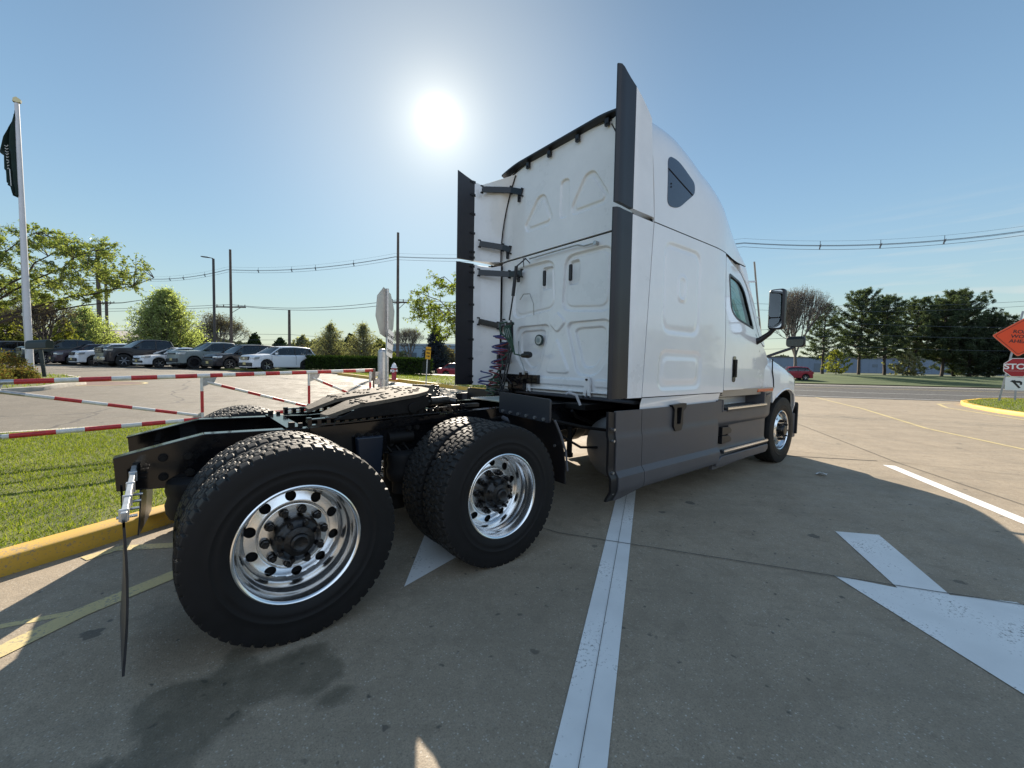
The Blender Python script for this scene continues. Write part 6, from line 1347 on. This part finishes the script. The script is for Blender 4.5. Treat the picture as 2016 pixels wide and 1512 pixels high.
car('parked_pickup', 'dark green black pickup with a silver wheel right of the mailbox post', 'pickup', (-9.8, 43.6), paint('dark_green', (.018, .026, .024)), 5.7, 2.0, 1.9, 3.6, wr=.42, kind='pickup', hood=1.28, cowl=1.32, belt=1.28, fo=1.0, grille='bar', group=GC)
car('parked_sedan', 'dark blue sedan behind the flagpole base', 'car', (-11.9, 46.9), paint('navy', (.02, .04, .06)), 4.7, 1.8, 1.46, 2.7, wr=.33, kind='sedan', hood=.92, cowl=.98, belt=.98, grille='low', group=GC)
car('parked_suv', 'charcoal suv at the left picture edge in the parked row', 'car', (-14.3, 50.6), paint('charcoal', (.05, .05, .05)), 4.7, 1.9, 1.74, 2.8, hood=1.1, grille='bar', group=GC)
car('parked_sedan', 'silver sedan in the rear row seen over the charcoal suv', 'car', (-12.3, 57.0), paint('silver', (.4, .42, .44)), 4.7, 1.8, 1.46, 2.7, wr=.33, kind='sedan', hood=.92, cowl=.98, belt=.98, grille='low', group=GC)
car('parked_suv', 'dark suv in the rear row whose roof shows above the mailbox', 'car', (-6.6, 49.2), paint('charcoal', (.05, .05, .05)), 4.7, 1.9, 1.76, 2.8, hood=1.1, group=GC)
car('red_sedan', 'red sedan on the far road partly hidden by the black fairing edge of the truck', 'car', (22.5, 29.7), paint('red', (.26, .015, .03)), 4.5, 1.76, 1.45, 2.65, wr=.32, kind='sedan', hood=.9, cowl=.98, belt=.96, grille='low', heading=(.64, -.77))
car('red_hatchback', 'small red car on the far road, its rear showing beyond the truck hood', 'car', (52.9, 15.4), paint('red', (.26, .015, .03)), 4.3, 1.76, 1.5, 2.6, wr=.32, hood=.95, cowl=1.02, belt=1.0, grille='low', heading=(-.64, .77))
# ------------------------------------------------------------------ trees
bark = mat('bark', (.055, .042, .034), .9, noise_amt=.4, nscale=12); barkg = mat('grey_bark', (.12, .10, .09), .9, noise_amt=.3, nscale=12)
def seg_mesh(S, n=5):
    """S: array (k,8) p0 p1 r0 r1 -> prism mesh"""
    S = np.asarray(S, float); k = len(S); p0, p1 = S[:, :3], S[:, 3:6]; r0, r1 = S[:, 6:7], S[:, 7:8]; d = p1 - p0; d /= np.maximum(np.linalg.norm(d, axis=1)[:, None], 1e-6)
    h = np.where(np.abs(d[:, 2:3]) > .9, np.array([[1., 0, 0]]), np.array([[0, 0, 1.]])); u = np.cross(d, h); u /= np.linalg.norm(u, axis=1)[:, None]; w = np.cross(d, u); V = []
    for j in range(n):
        a = 2 * PI * j / n; V.append(p0 + (u * math.cos(a) + w * math.sin(a)) * r0)
    for j in range(n):
        a = 2 * PI * j / n; V.append(p1 + (u * math.cos(a) + w * math.sin(a)) * r1)
    V = np.stack(V, 1).reshape(-1, 3); F = []
    for j in range(n): F.append(np.stack([np.arange(k) * 2 * n + q for q in (j, (j + 1) % n, n + (j + 1) % n, n + j)], 1))
    return V, np.concatenate(F)
def poly2seg(pts, r0, r1):
    n = len(pts) - 1; return [list(pts[i]) + list(pts[i + 1]) + [r0 + (r1 - r0) * i / n, r0 + (r1 - r0) * (i + 1) / n] for i in range(n)]
def tree(name, lab, loc, H, RX, crown_z0, leafm, nb=160, nl=60, ls=.10, seed=1, shape='egg', up=.8, tr=.16, bk=None, stem_forks=1, leaf_from=.45, group=None, twigs=0, spread=.16, dz=0.0):
    rg = np.random.default_rng(seed); z0 = zg(*loc) + dz; S = []; LPs = []
    T = thing(name, lab, 'tree', (loc[0], loc[1], z0), 0, group)
    ax = [np.array([0, 0, -.2]), np.array([rg.normal(0, .03), rg.normal(0, .03), H * .3]), np.array([rg.normal(0, .08), rg.normal(0, .08), H * .6]), np.array([rg.normal(0, .1), rg.normal(0, .1), H * .97])]
    def axp(z): 
        zz = [a[2] for a in ax]; return np.array([np.interp(z, zz, [a[0] for a in ax]), np.interp(z, zz, [a[1] for a in ax]), z])
    S += poly2seg([axp(z) for z in np.linspace(-.2, H * .95, 12)], tr, .02)
    ga = PI * (3 - math.sqrt(5))
    for i in range(nb):
        t = (i + .5) / nb; zc = crown_z0 + (H - crown_z0) * t
        if shape == 'egg': rad = RX * (math.sin(PI * min(1, (t * .93 + .12)) ** .8)) ** .75
        elif shape == 'cone': rad = RX * (1 - t) ** .8 * (.35 + .65 * min(1, t * 6))
        elif shape == 'drop': rad = RX * (1 - t ** 2.0) ** .8 * min(1, .72 + t * 1.6)
        else: rad = RX * math.sqrt(max(.02, 1 - (2 * t - 1) ** 2))
        rad *= rg.uniform(.72, 1.10); a = i * ga + rg.normal(0, .3); tip = np.array([rad * math.cos(a), rad * math.sin(a), zc + rg.normal(0, .15)])
        zs_ = max(crown_z0 * .75, zc - rad * up * rg.uniform(.7, 1.1)); st = axp(min(zs_, H * .92)); 
        mid = st * .5 + tip * .5; mid[:2] = st[:2] + (tip - st)[:2] * .55; mid[2] = st[2] + (tip[2] - st[2]) * (.38 if up > 0 else .6)
        P = [st * (1 - u) ** 2 + mid * 2 * u * (1 - u) + tip * u * u + rg.normal(0, .03, 3) * (u > 0) for u in np.linspace(0, 1, 6)]; r0 = .012 + .016 * rad * tr / .16; S += poly2seg(P, r0, .006)
        nt = max(2, int(nl / 9)) if not twigs else twigs
        for q in range(nt):
            u = rg.uniform(leaf_from * .8, 1); b = P[min(4, int(u * 5))] * (1 - (u * 5) % 1) + P[min(5, int(u * 5) + 1)] * ((u * 5) % 1)
            e = b + np.array([rg.normal(0, spread), rg.normal(0, spread), rg.normal(.05, spread * .9)]) * (1.2 + rad * .4); S.append(list(b) + list(e) + [.007, .004])
            k = int(nl / nt) if nl else 0
            if k: uu = rg.uniform(.2, 1.1, (k, 1)); LPs.append(b + (e - b) * uu + rg.normal(0, spread * .38, (k, 3)))
            if twigs:
                for _ in range(2): e2 = e + rg.normal(0, spread * .9, 3) + np.array([0, 0, spread * .3]); S.append(list(e) + list(e2) + [.006, .003])
    V, F = seg_mesh(S, 4 if nb > 60 else 6); npmesh('branches', V, F, bk or bark, T)
    if LPs:
        V, F = leafcloud(np.concatenate(LPs), ls, seed + 5); npmesh('crown', V, F, leafm, T)
    return T
lf_spring = leafmat('leaf_spring_green', (.18, .21, .095), (.42, .43, .22), .58)
lf_yel = leafmat('leaf_yellow_green', (.13, .14, .03), (.26, .24, .07), .5)
lf_dull = leafmat('leaf_dull_olive', (.15, .14, .09), (.30, .28, .19), .5)
lf_cherry = leafmat('leaf_bronze_green', (.10, .135, .045), (.27, .27, .11), .48)
lf_dark = leafmat('leaf_dark', (.018, .030, .014), (.045, .065, .028), .2)
lf_pine = leafmat('needle_dark', (.034, .050, .032), (.12, .14, .09), .35)
lf_spruce = leafmat('needle_blue', (.018, .026, .034), (.04, .05, .062), .12)
lf_bud = leafmat('bud_brown', (.12, .09, .06), (.18, .15, .10), .3)
def fractal(name, lab, loc, H, seed, spread=26, levels=7, r=.25, bud=None, bk=None, aspect=1.0, trunk=.2, group=None, xys=1.0):
    rg = np.random.default_rng(seed); T = thing(name, lab, 'tree', (loc[0], loc[1], zg(*loc)), 0, group); S = []; tips = []
    def go(p, d, L, rad, lv):
        n = 3; q = p
        for i in range(n):
            d = d + rg.normal(0, .07, 3) + np.array([0, 0, .05]); d /= np.linalg.norm(d); e = q + d * L / n; r1 = rad * (1 - .28 * (i + 1) / n); S.append(list(q) + list(e) + [rad * (1 - .28 * i / n), r1]); q = e
        if lv == 0: tips.append(q); return
        k = 3 if lv > levels - 3 else 2 + (rg.uniform() < .45); a0 = rg.uniform(0, 6.28); h = np.array([1., 0, 0]) if abs(d[2]) > .8 else np.array([0, 0, 1.]); u = np.cross(d, h); u /= np.linalg.norm(u); w = np.cross(d, u)
        if lv > levels - 4: go(q, d, L * .85, rad * .70, lv - 1)
        for j in range(k):
            a = a0 + 6.28 * j / k + rg.normal(0, .3); th = R(spread) * rg.uniform(.7, 1.45) * (1.3 if lv > levels - 3 else 1); nd = d * math.cos(th) + (u * math.cos(a) + w * math.sin(a)) * math.sin(th); nd[:2] *= aspect; nd /= np.linalg.norm(nd); go(q, nd, L * rg.uniform(.70, .90), rad * (.60 if k > 2 else .66), lv - 1)
    go(np.array([0, 0, -.1]), np.array([0., 0, 1]), H * trunk, r, levels)
    A = np.array(S); zmax = max(A[:, 5].max(), 1); A[:, :6] *= H / zmax; A[:, [0, 1, 3, 4]] *= xys; A[:, 6:] = np.maximum(A[:, 6:], .008); V, F = seg_mesh(A, 4); npmesh('branches', V, F, bk or barkg, T)
    if bud: P = np.array(tips) * H / zmax; P[:, :2] *= xys; P = np.repeat(P, bud[1], 0) + rg.normal(0, bud[3], (len(P) * bud[1], 3)); V, F = leafcloud(P, bud[2], seed); npmesh('crown', V, F, bud[0], T)
    return T
GP = 'rounded ornamental trees behind the lot'
tree('leafy_tree', 'big conical fresh green tree standing behind the black pickup and grey pickup', (-1.2, 48.7), 7.5, 3.35, 1.2, lf_spring, 460, 80, .085, 21, 'drop', .75, .17, spread=.24, group=GP)
tree('leafy_tree', 'rounded green and yellowish tree behind the white suv at left, right of the flagpole', (-8.2, 60.9), 6.4, 3.3, 1.1, lf_spring, 340, 70, .10, 22, 'egg', .75, .16, spread=.24, group=GP)
tree('leafy_tree', 'bushy yellow green tree at the far left edge behind the flagpole', (-13.9, 60.9), 5.6, 3.4, .8, lf_yel, 260, 60, .13, 23, 'egg', .7, .16, group=GP)
tree('leafy_tree', 'twiggy olive tree, left of the pair behind the hedge', (14.07, 49.2), 5.8, 2.35, .9, lf_dull, 300, 36, .085, 24, 'egg', 1.1, .15, spread=.22, group=GP)
tree('leafy_tree', 'twiggy olive tree, right of the pair behind the hedge next to the octagon sign', (17.08, 46.8), 5.9, 2.2, .9, lf_dull, 300, 36, .085, 25, 'egg', 1.1, .15, spread=.22, group=GP)
fractal('young_tree', 'thin multi stemmed tree with sparse buds just right of the flagpole', (-8.9, 48.5), 5.6, 26, 24, 6, .14, (lf_bud, 3, .07, .12), bark, trunk=.16)
tree('young_tree', 'small yellowish tree between the flagpole and the rounded green tree', (-9.0, 55.5), 4.2, 1.5, .8, lf_yel, 90, 50, .11, 27, 'egg', .9, .08)
fractal('bare_tree', 'sparse twiggy tree with opening buds behind the tall utility pole', (5.4, 82), 8.6, 28, 22, 7, .2, (lf_bud, 2, .10, .25), barkg, trunk=.17)
fractal('bare_tree', 'slim bare tree between the octagon sign and the blue spruce', (25.9, 52.5), 6.2, 29, 18, 6, .12, (lf_bud, 1, .07, .08), barkg)
fractal('bare_tree', 'large bare branching tree right of the truck cab, left of the pines', (71.5, 17.9), 13.4, 30, 19, 7, .26, (lf_bud, 1, .07, .1), barkg, trunk=.17, xys=.62)
tree('blue_spruce', 'dark blue spruce behind the yellow sign, taller of the two', (25.5, 44.2), 6.0, 2.3, .3, lf_spruce, 240, 60, .11, 31, 'cone', -.12, .14, leaf_from=.3)
tree('spruce', 'small dark conifer behind the street lamp', (1.8, 73.5), 4.6, 2.2, .3, lf_dark, 130, 50, .2, 32, 'cone', -.1, .12)
tree('spruce', 'small dark conifer just right of the tall utility pole', (9.0, 72.0), 4.8, 2.6, .3, lf_dark, 150, 50, .2, 33, 'cone', -.1, .12)
tree('spruce', 'dark pointed conifer behind the roof of the near black suv', (12.3, 70.5), 4.2, 2.4, .3, lf_dark, 130, 50, .2, 34, 'cone', -.1, .12)
for i, (x, y, h, rx, lf, lab) in enumerate(((17.0, 77, 5.0, 3.2, lf_dull, 'hazy rounded tree in the far wood left of the short utility pole'), (20.6, 75, 5.3, 2.9, lf_dull, 'hazy rounded tree in the far wood behind the short utility pole'), (23.7, 72, 5.4, 2.6, lf_dark, 'dark irregular tree in the far wood right of the short utility pole'), (26.5, 66, 4.5, 3.0, lf_yel, 'low bright green tree behind the twiggy pair'), (14.5, 66, 3.1, 2.6, lf_bud, 'low grey bush behind the white suv roof'), (31.5, 52, 3.2, 2.5, lf_bud, 'low brown bush left of the blue spruce'), (3.2, 66, 3.4, 2.2, lf_dark, 'low dark shrub between the lamp post and the tall utility pole'))):
    tree('far_tree', lab, (x, y), h, rx, .5, lf, 120, 50, .20, 40 + i, 'egg', .6, .12, group='far trees beyond the lot')
# pines on the right
def pine(lab, loc, H, RX, z0f, seed, n=70, lf=None, tuft=30, ls=.17):
    H *= .96; RX *= 1.06; n = int(n * 1.1)
    rg = np.random.default_rng(seed); zb_ = zg(*loc); T = thing('pine_tree', lab, 'tree', (loc[0], loc[1], zb_), 0, 'pines beyond the road'); S = []; LPs = []
    S += poly2seg([np.array([rg.normal(0, .05), rg.normal(0, .05), z]) for z in np.linspace(-.2, H * .97, 12)], .24, .03)
    for i in range(n):
        t = ((i + rg.uniform(0, 1)) / n) ** .9; z = H * (z0f + (1 - z0f) * t); rad = RX * (1 - t ** 1.9) ** .7 * rg.uniform(.55, 1.15) * (.7 + .3 * min(1, t * 5)) + .25; a = i * 2.4 + rg.normal(0, .4); d = np.array([math.cos(a), math.sin(a), 0])
        st = np.array([0, 0, z]); rise = rg.uniform(.05, .38) + .60 * t; P = [st + d * rad * u + np.array([0, 0, rad * rise * u ** 1.6 - .06 * rad * math.sin(PI * u)]) + rg.normal(0, .04, 3) for u in np.linspace(0, 1, 6)]; S += poly2seg(P, .03 + .012 * rad, .01)
        for q in range(max(5, int(rad * 5.0))):
            u = rg.uniform(.22, 1.05); b = P[min(4, int(u * 5))] * (1 - min(1, (u * 5) - int(min(4, u * 5)))) + P[min(5, int(u * 5) + 1)] * min(1, (u * 5) - int(min(4, u * 5)))
            sd_ = rg.choice([-1, 1]); e = b + (np.array([-d[1], d[0], 0]) * sd_ * rg.uniform(.2, .75) + d * rg.uniform(.1, .5) + np.array([0, 0, rg.uniform(.02, .35)])) * (.35 + .22 * rad * (1.1 - u)); S.append(list(b) + list(e) + [.012, .005])
            k = int(tuft * rg.uniform(.5, 1.3)); LPs.append(b + (e - b) * rg.uniform(.45, 1.12, (k, 1)) + rg.normal(0, 1, (k, 3)) * np.array([.12, .12, .11]))
    V, F = seg_mesh(S, 4); npmesh('branches', V, F, bark, T); V, F = leafcloud(np.concatenate(LPs), ls, seed + 9, asp=.45); npmesh('crown', V, F, lf or lf_pine, T); return T
pine('thin light crowned pine, leftmost of the row beyond the road', (79.0, 16.4), 11.2, 2.9, .22, 51, 55, tuft=22)
pine('tall pine with a narrow top, second of the row beyond the road', (84.1, 12.9), 13.8, 4.2, .20, 52, 85)
pine('bushy pine third from the left of the row beyond the road', (87.5, 10.4), 12.8, 3.9, .22, 53, 80)
pine('pine with an open crown in the middle of the row beyond the road', (93.8, 7.6), 12.8, 4.3, .22, 54, 85)
pine('tallest broad pine near the right end of the row', (98.6, 3.6), 14.2, 5.2, .18, 55, 105)
pine('second broad pine set just behind the tallest one', (95.5, 4.6), 12.6, 4.3, .2, 59, 85)
pine('lower dark conifer at the right end of the row beside the signs', (100.1, -.2), 10.2, 4.2, .03, 56, 100)
pine('low dark conifer behind the stop sign', (99.5, -3.4), 8.6, 4.6, .03, 57, 95)
pine('squat dark conifer filling below the tallest pine', (97.5, 1.8), 6.5, 4.6, .03, 58, 75)
tree('far_tree', 'low pale green sapling under the leftmost pine', (74, 13.5), 3.6, 2.0, .6, lf_yel, 60, 30, .14, 71, 'egg', .6, .06)
tree('far_tree', 'low scrubby green tree under the middle pines', (86.5, 7.5), 3.6, 2.6, .4, lf_dull, 90, 34, .16, 72, 'egg', .6, .06)
pine('sparse pine tip showing at the right picture edge above the signs', (62, -5.8), 9.2, 2.6, .3, 60, 40)
# near spreading trees
def spreading(name, lab, loc, fork, limbs, crown_c, crown_r, ntw, nleaf, ls, lfm, seed, tr=.22):
    rg = np.random.default_rng(seed); z0 = zg(*loc) + .1; T = thing(name, lab, 'tree', (loc[0], loc[1], z0)); o = np.array([loc[0], loc[1], z0]); S = []; fork = np.array(fork) - o
    S += poly2seg([np.array([0, 0, -.1]), fork * .5 + rg.normal(0, .05, 3), fork], tr, tr * .8); nodes = []
    for L_ in limbs:
        tip = np.array(L_) - o; m1 = fork + (tip - fork) * .35 + np.array([0, 0, .35]) + rg.normal(0, .15, 3); m2 = fork + (tip - fork) * .7 + np.array([0, 0, .25]) + rg.normal(0, .2, 3); P = []
        for u in np.linspace(0, 1, 10):
            v = 1 - u; P.append(fork * v ** 3 + m1 * 3 * v * v * u + m2 * 3 * v * u * u + tip * u ** 3)
        P = [p + rg.normal(0, .07, 3) * (i > 0) for i, p in enumerate(P)]; S += poly2seg(P, tr * .34, .014)
        for k, p in enumerate(P): nodes.append((p, np.linalg.norm(p - fork)))
    nd = np.array([n[0] for n in nodes]); dist = np.array([n[1] for n in nodes]); LPs = []; cc = np.array(crown_c) - o; cr = np.array(crown_r)
    for i in range(ntw):
        v = rg.normal(0, 1, 3); v /= np.linalg.norm(v); v *= rg.uniform(.35, 1.0) ** .5; f_ = CF_np * (v[1] * cr[1]) + CR_np * (v[0] * cr[0]) + np.array([0, 0, v[2] * cr[2]]); tgt = cc + f_
        dd = np.linalg.norm(nd - tgt, axis=1) + dist * .12; j = int(np.argmin(dd)); st = nd[j]; L_ = np.linalg.norm(tgt - st)
        mid = (st + tgt) / 2 + rg.normal(0, .12, 3) * L_ * .5 + np.array([0, 0, .08 * L_]); P = [st * (1 - u) ** 2 + mid * 2 * u * (1 - u) + tgt * u * u for u in np.linspace(0, 1, 6)]; S += poly2seg(P, .012 + .01 * L_, .005)
        if i % 3 == 0: nd = np.vstack([nd, P[3], P[5]]); dist = np.append(dist, [dist[j] + L_ * .6, dist[j] + L_])
        for q in range(4):
            u = rg.uniform(.45, 1); b = P[min(5, int(u * 5))]; dr = (tgt - st) / max(L_, .1); e = b + dr * rg.uniform(.1, .5) + rg.normal(0, .2, 3) * np.array([1, 1, .6]); S.append(list(b) + list(e) + [.007, .003]); k = nleaf // 4
            uu = rg.uniform(.1, 1.05, (k, 1)); LPs.append(b + (e - b) * uu + rg.normal(0, .055, (k, 3)))
    V, F = seg_mesh(S, 5); npmesh('branches', V, F, bark, T); V, F = leafcloud(np.concatenate(LPs), ls, seed + 2, asp=.8); npmesh('crown', V, F, lfm, T); return T
CF_np = np.array([CF.x, CF.y, 0]) / math.hypot(CF.x, CF.y); CR_np = np.array([CR.x, CR.y, 0]) / math.hypot(CR.x, CR.y)
def rel(c, a, b, z): return tuple(np.array(c) + CR_np * a + CF_np * b + np.array([0, 0, z]))
CLF = (-6.8, 28.6, 5.9)
spreading('spreading_tree', 'wide spreading tree with young bronze green leaves reaching in from the left edge', rel((-10.03, 31.0, 0), 0, 0, 0)[:2], rel((-9.5, 30.6, 2.4), 0, 0, 0), [rel(CLF, 6.6, .5, -.4), rel(CLF, 5.0, -1, .6), rel(CLF, 5.6, 1, -1.3), rel(CLF, 2.5, -1.2, 1.3), rel(CLF, 1.5, 1.5, 1.8), rel(CLF, -1.5, 0, 2), rel(CLF, -4, 1, 1), rel(CLF, 3.0, .6, .2), rel(CLF, -4.5, -1, -.4)], CLF, (6.6, 2.6, 2.0), 460, 56, .078, lf_cherry, 81)
CRT = (11.6, 14.9, 4.1)
spreading('leafy_tree_near', 'open tree with young yellow green leaves reaching out from behind the truck fairing', (13.6, 13.9), (13.6, 13.9, 2.2), [rel(CRT, -3.2, 0, 1.2), rel(CRT, -2.6, .5, -.2), rel(CRT, -1.4, 0, 1.9), rel(CRT, .5, 0, 2.2), rel(CRT, 2.5, 0, 1.2), rel(CRT, -2.9, 0, .5), rel(CRT, 1.5, -.8, .0), rel(CRT, -.8, 1, -.3)], rel(CRT, -.2, 0, .2), (3.3, 2.0, 2.0), 230, 44, .075, leafmat('leaf_lime', (.10, .14, .02), (.24, .24, .06), .45), 82, .13)
# reddish shrubs at the left island
for i, (x, y, r, h) in enumerate(((-5.3, 16.2, .9, .75), (-5.2, 18.3, .9, .95), (-6.6, 16.8, 1.2, 1.1), (-4.5, 17.3, .45, .35))):
    rg = np.random.default_rng(90 + i); k = int(5200 * r); v = rg.normal(0, 1, (k, 3)); v /= np.linalg.norm(v, axis=1)[:, None]; v[:, 2] = np.abs(v[:, 2]); v *= rg.uniform(.55, 1.05, (k, 1)) ** .6; P = v * np.array([r, r, h]) + np.array([x, y, zg(x, y) + .12]); P += rg.normal(0, .03, P.shape)
    V, F = leafcloud(P, .035, 91 + i); o = npmesh('leafy_shrub', V, F, leafmat('leaf_rust', (.13, .06, .03), (.14, .15, .05), .35), label=['low rust and green shrub in front of the flagpole base, nearest the striped gate', 'low rust and yellow shrub left of the flagpole base', 'larger bronze shrub cut by the left picture edge', 'tiny rust tuft in the grass right of the flagpole shrubs'][i], cat='shrub', group='rust coloured shrubs on the island')
    mb = MB()
    for q in range(14): a = rg.uniform(0, 6.28); mb.tube([(x, y, zg(x, y)), (x + .7 * r * math.cos(a), y + .7 * r * math.sin(a), zg(x, y) + h * rg.uniform(.5, .9))], .008, 4)
    mb.build('stems', bark, o)
# far woodland masses
def woods(p0, p1, h, dpt, n, size, seed, lfm, name='woodland'):
    rg = np.random.default_rng(seed); p0, p1 = np.array(p0), np.array(p1); u = rg.uniform(0, 1, n); L = np.linalg.norm(p1 - p0); prof = np.array([.6 + .28 * noise.noise(Vector((a * L / 14, seed, 0))) + .22 * noise.noise(Vector((a * L / 4, seed, 5))) for a in u]); z = rg.uniform(0, 1, n) ** .75 * h * prof * 1.35
    d = (p1 - p0) / L; q = np.array([-d[1], d[0]]); xy = p0 + (p1 - p0) * u[:, None] + q * rg.uniform(0, dpt, n)[:, None]; zz = np.array([zg(*p) for p in xy]) + z
    V, F = leafcloud(np.column_stack([xy, zz]), size, seed); return npmesh(name, V, F, lfm, kind='stuff')
lf_far = leafmat('leaf_far', (.050, .060, .050), (.085, .095, .075), .2)
woods((-60, 118), (50, 108), 6.5, 8, 26000, .45, 101, lf_far); woods((50, 108), (110, 60), 6.0, 8, 16000, .45, 102, lf_far); woods((215, 110), (260, -60), 9.0, 12, 14000, .8, 103, lf_far)
woods((-70, -34), (10, -52), 9.0, 8, 14000, .45, 106, lf_dull); woods((10, -52), (75, -40), 9.0, 8, 12000, .45, 107, lf_dull)
woods((8, 74), (32, 66), 3.6, 4, 9000, .28, 104, lf_dull); woods((-30, 66), (-4, 62), 3.4, 4, 8000, .28, 105, lf_yel)
# far buildings
def building(lab, c, L, Wd, Hh, ang, wall, roofm, gable=0, z=None, bays=8):
    T = thing('building', lab, 'building', (c[0], c[1], zg(*c) if z is None else z), ang); mb = MB(); mb.box((0, 0, Hh / 2), (L, Wd, Hh)); mb.build('wall', wall, T, smooth=0)
    mb = MB()
    if gable: mb.prism([(-Wd / 2 - .4, Hh - .05), (Wd / 2 + .4, Hh - .05), (0, Hh + gable)], -L / 2 - .3, L / 2 + .3, 'x')
    else: mb.box((0, 0, Hh + .15), (L + .4, Wd + .4, .3))
    mb.build('roof', roofm, T, smooth=0, fixn=True)
    for s in (-1, 1):
        for k in range(bays):
            mb = MB(); x = -L / 2 + L * (k + .5) / bays; big = k % 4 == 2; mb.box((x, s * (Wd / 2 + .02), 1.5 if big else Hh * .55), (2.6 if big else 1.4, .06, 3.0 if big else .9)); mb.build('loading_door' if big else 'window', mat('bld_dark', (.10, .13, .16), .3), T)
    mb = MB()
    for k in range(int(L / 2)): 
        for s in (-1, 1): mb.box((-L / 2 + 1 + 2 * k, s * (Wd / 2 + .01), Hh / 2), (.12, .05, Hh - .2))
    mb.build('wall_rib', wall, T, smooth=0); return T
wblue = mat('pale_blue_wall', (.22, .30, .38), .6, noise_amt=.05, nscale=.5); wgrey = mat('pale_grey_wall', (.34, .36, .38), .7, noise_amt=.05, nscale=.5); rfg = mat('grey_roof', (.13, .12, .12), .8, noise_amt=.15, nscale=1)
building('long low pale blue grey warehouse far beyond the pines', (178, 28), 120, 30, 4.6, math.atan2(-.77, .64), mat('haze_wall', (.17, .21, .27), .7), rfg, z=.4)
building('plain pale blue warehouse behind the yellow sign and red sedan', (50, 62), 46, 20, 4.0, math.atan2(-.77, .64) , wblue, mat('pale_roof', (.5, .52, .54), .6), z=.6)
building('low building with a grey pitched roof between the two rounded trees', (-9.5, 100), 12, 10, 2.6, 1.2, wgrey, rfg, 2.2, z=1.6, bays=4)
building('white low building glimpsed over the cars left of the big green tree', (-20, 88), 14, 9, 2.8, .9, mat('off_white_wall', (.5, .5, .48), .7), rfg, 1.2, z=1.4, bays=4)
scene.render.film_transparent = False
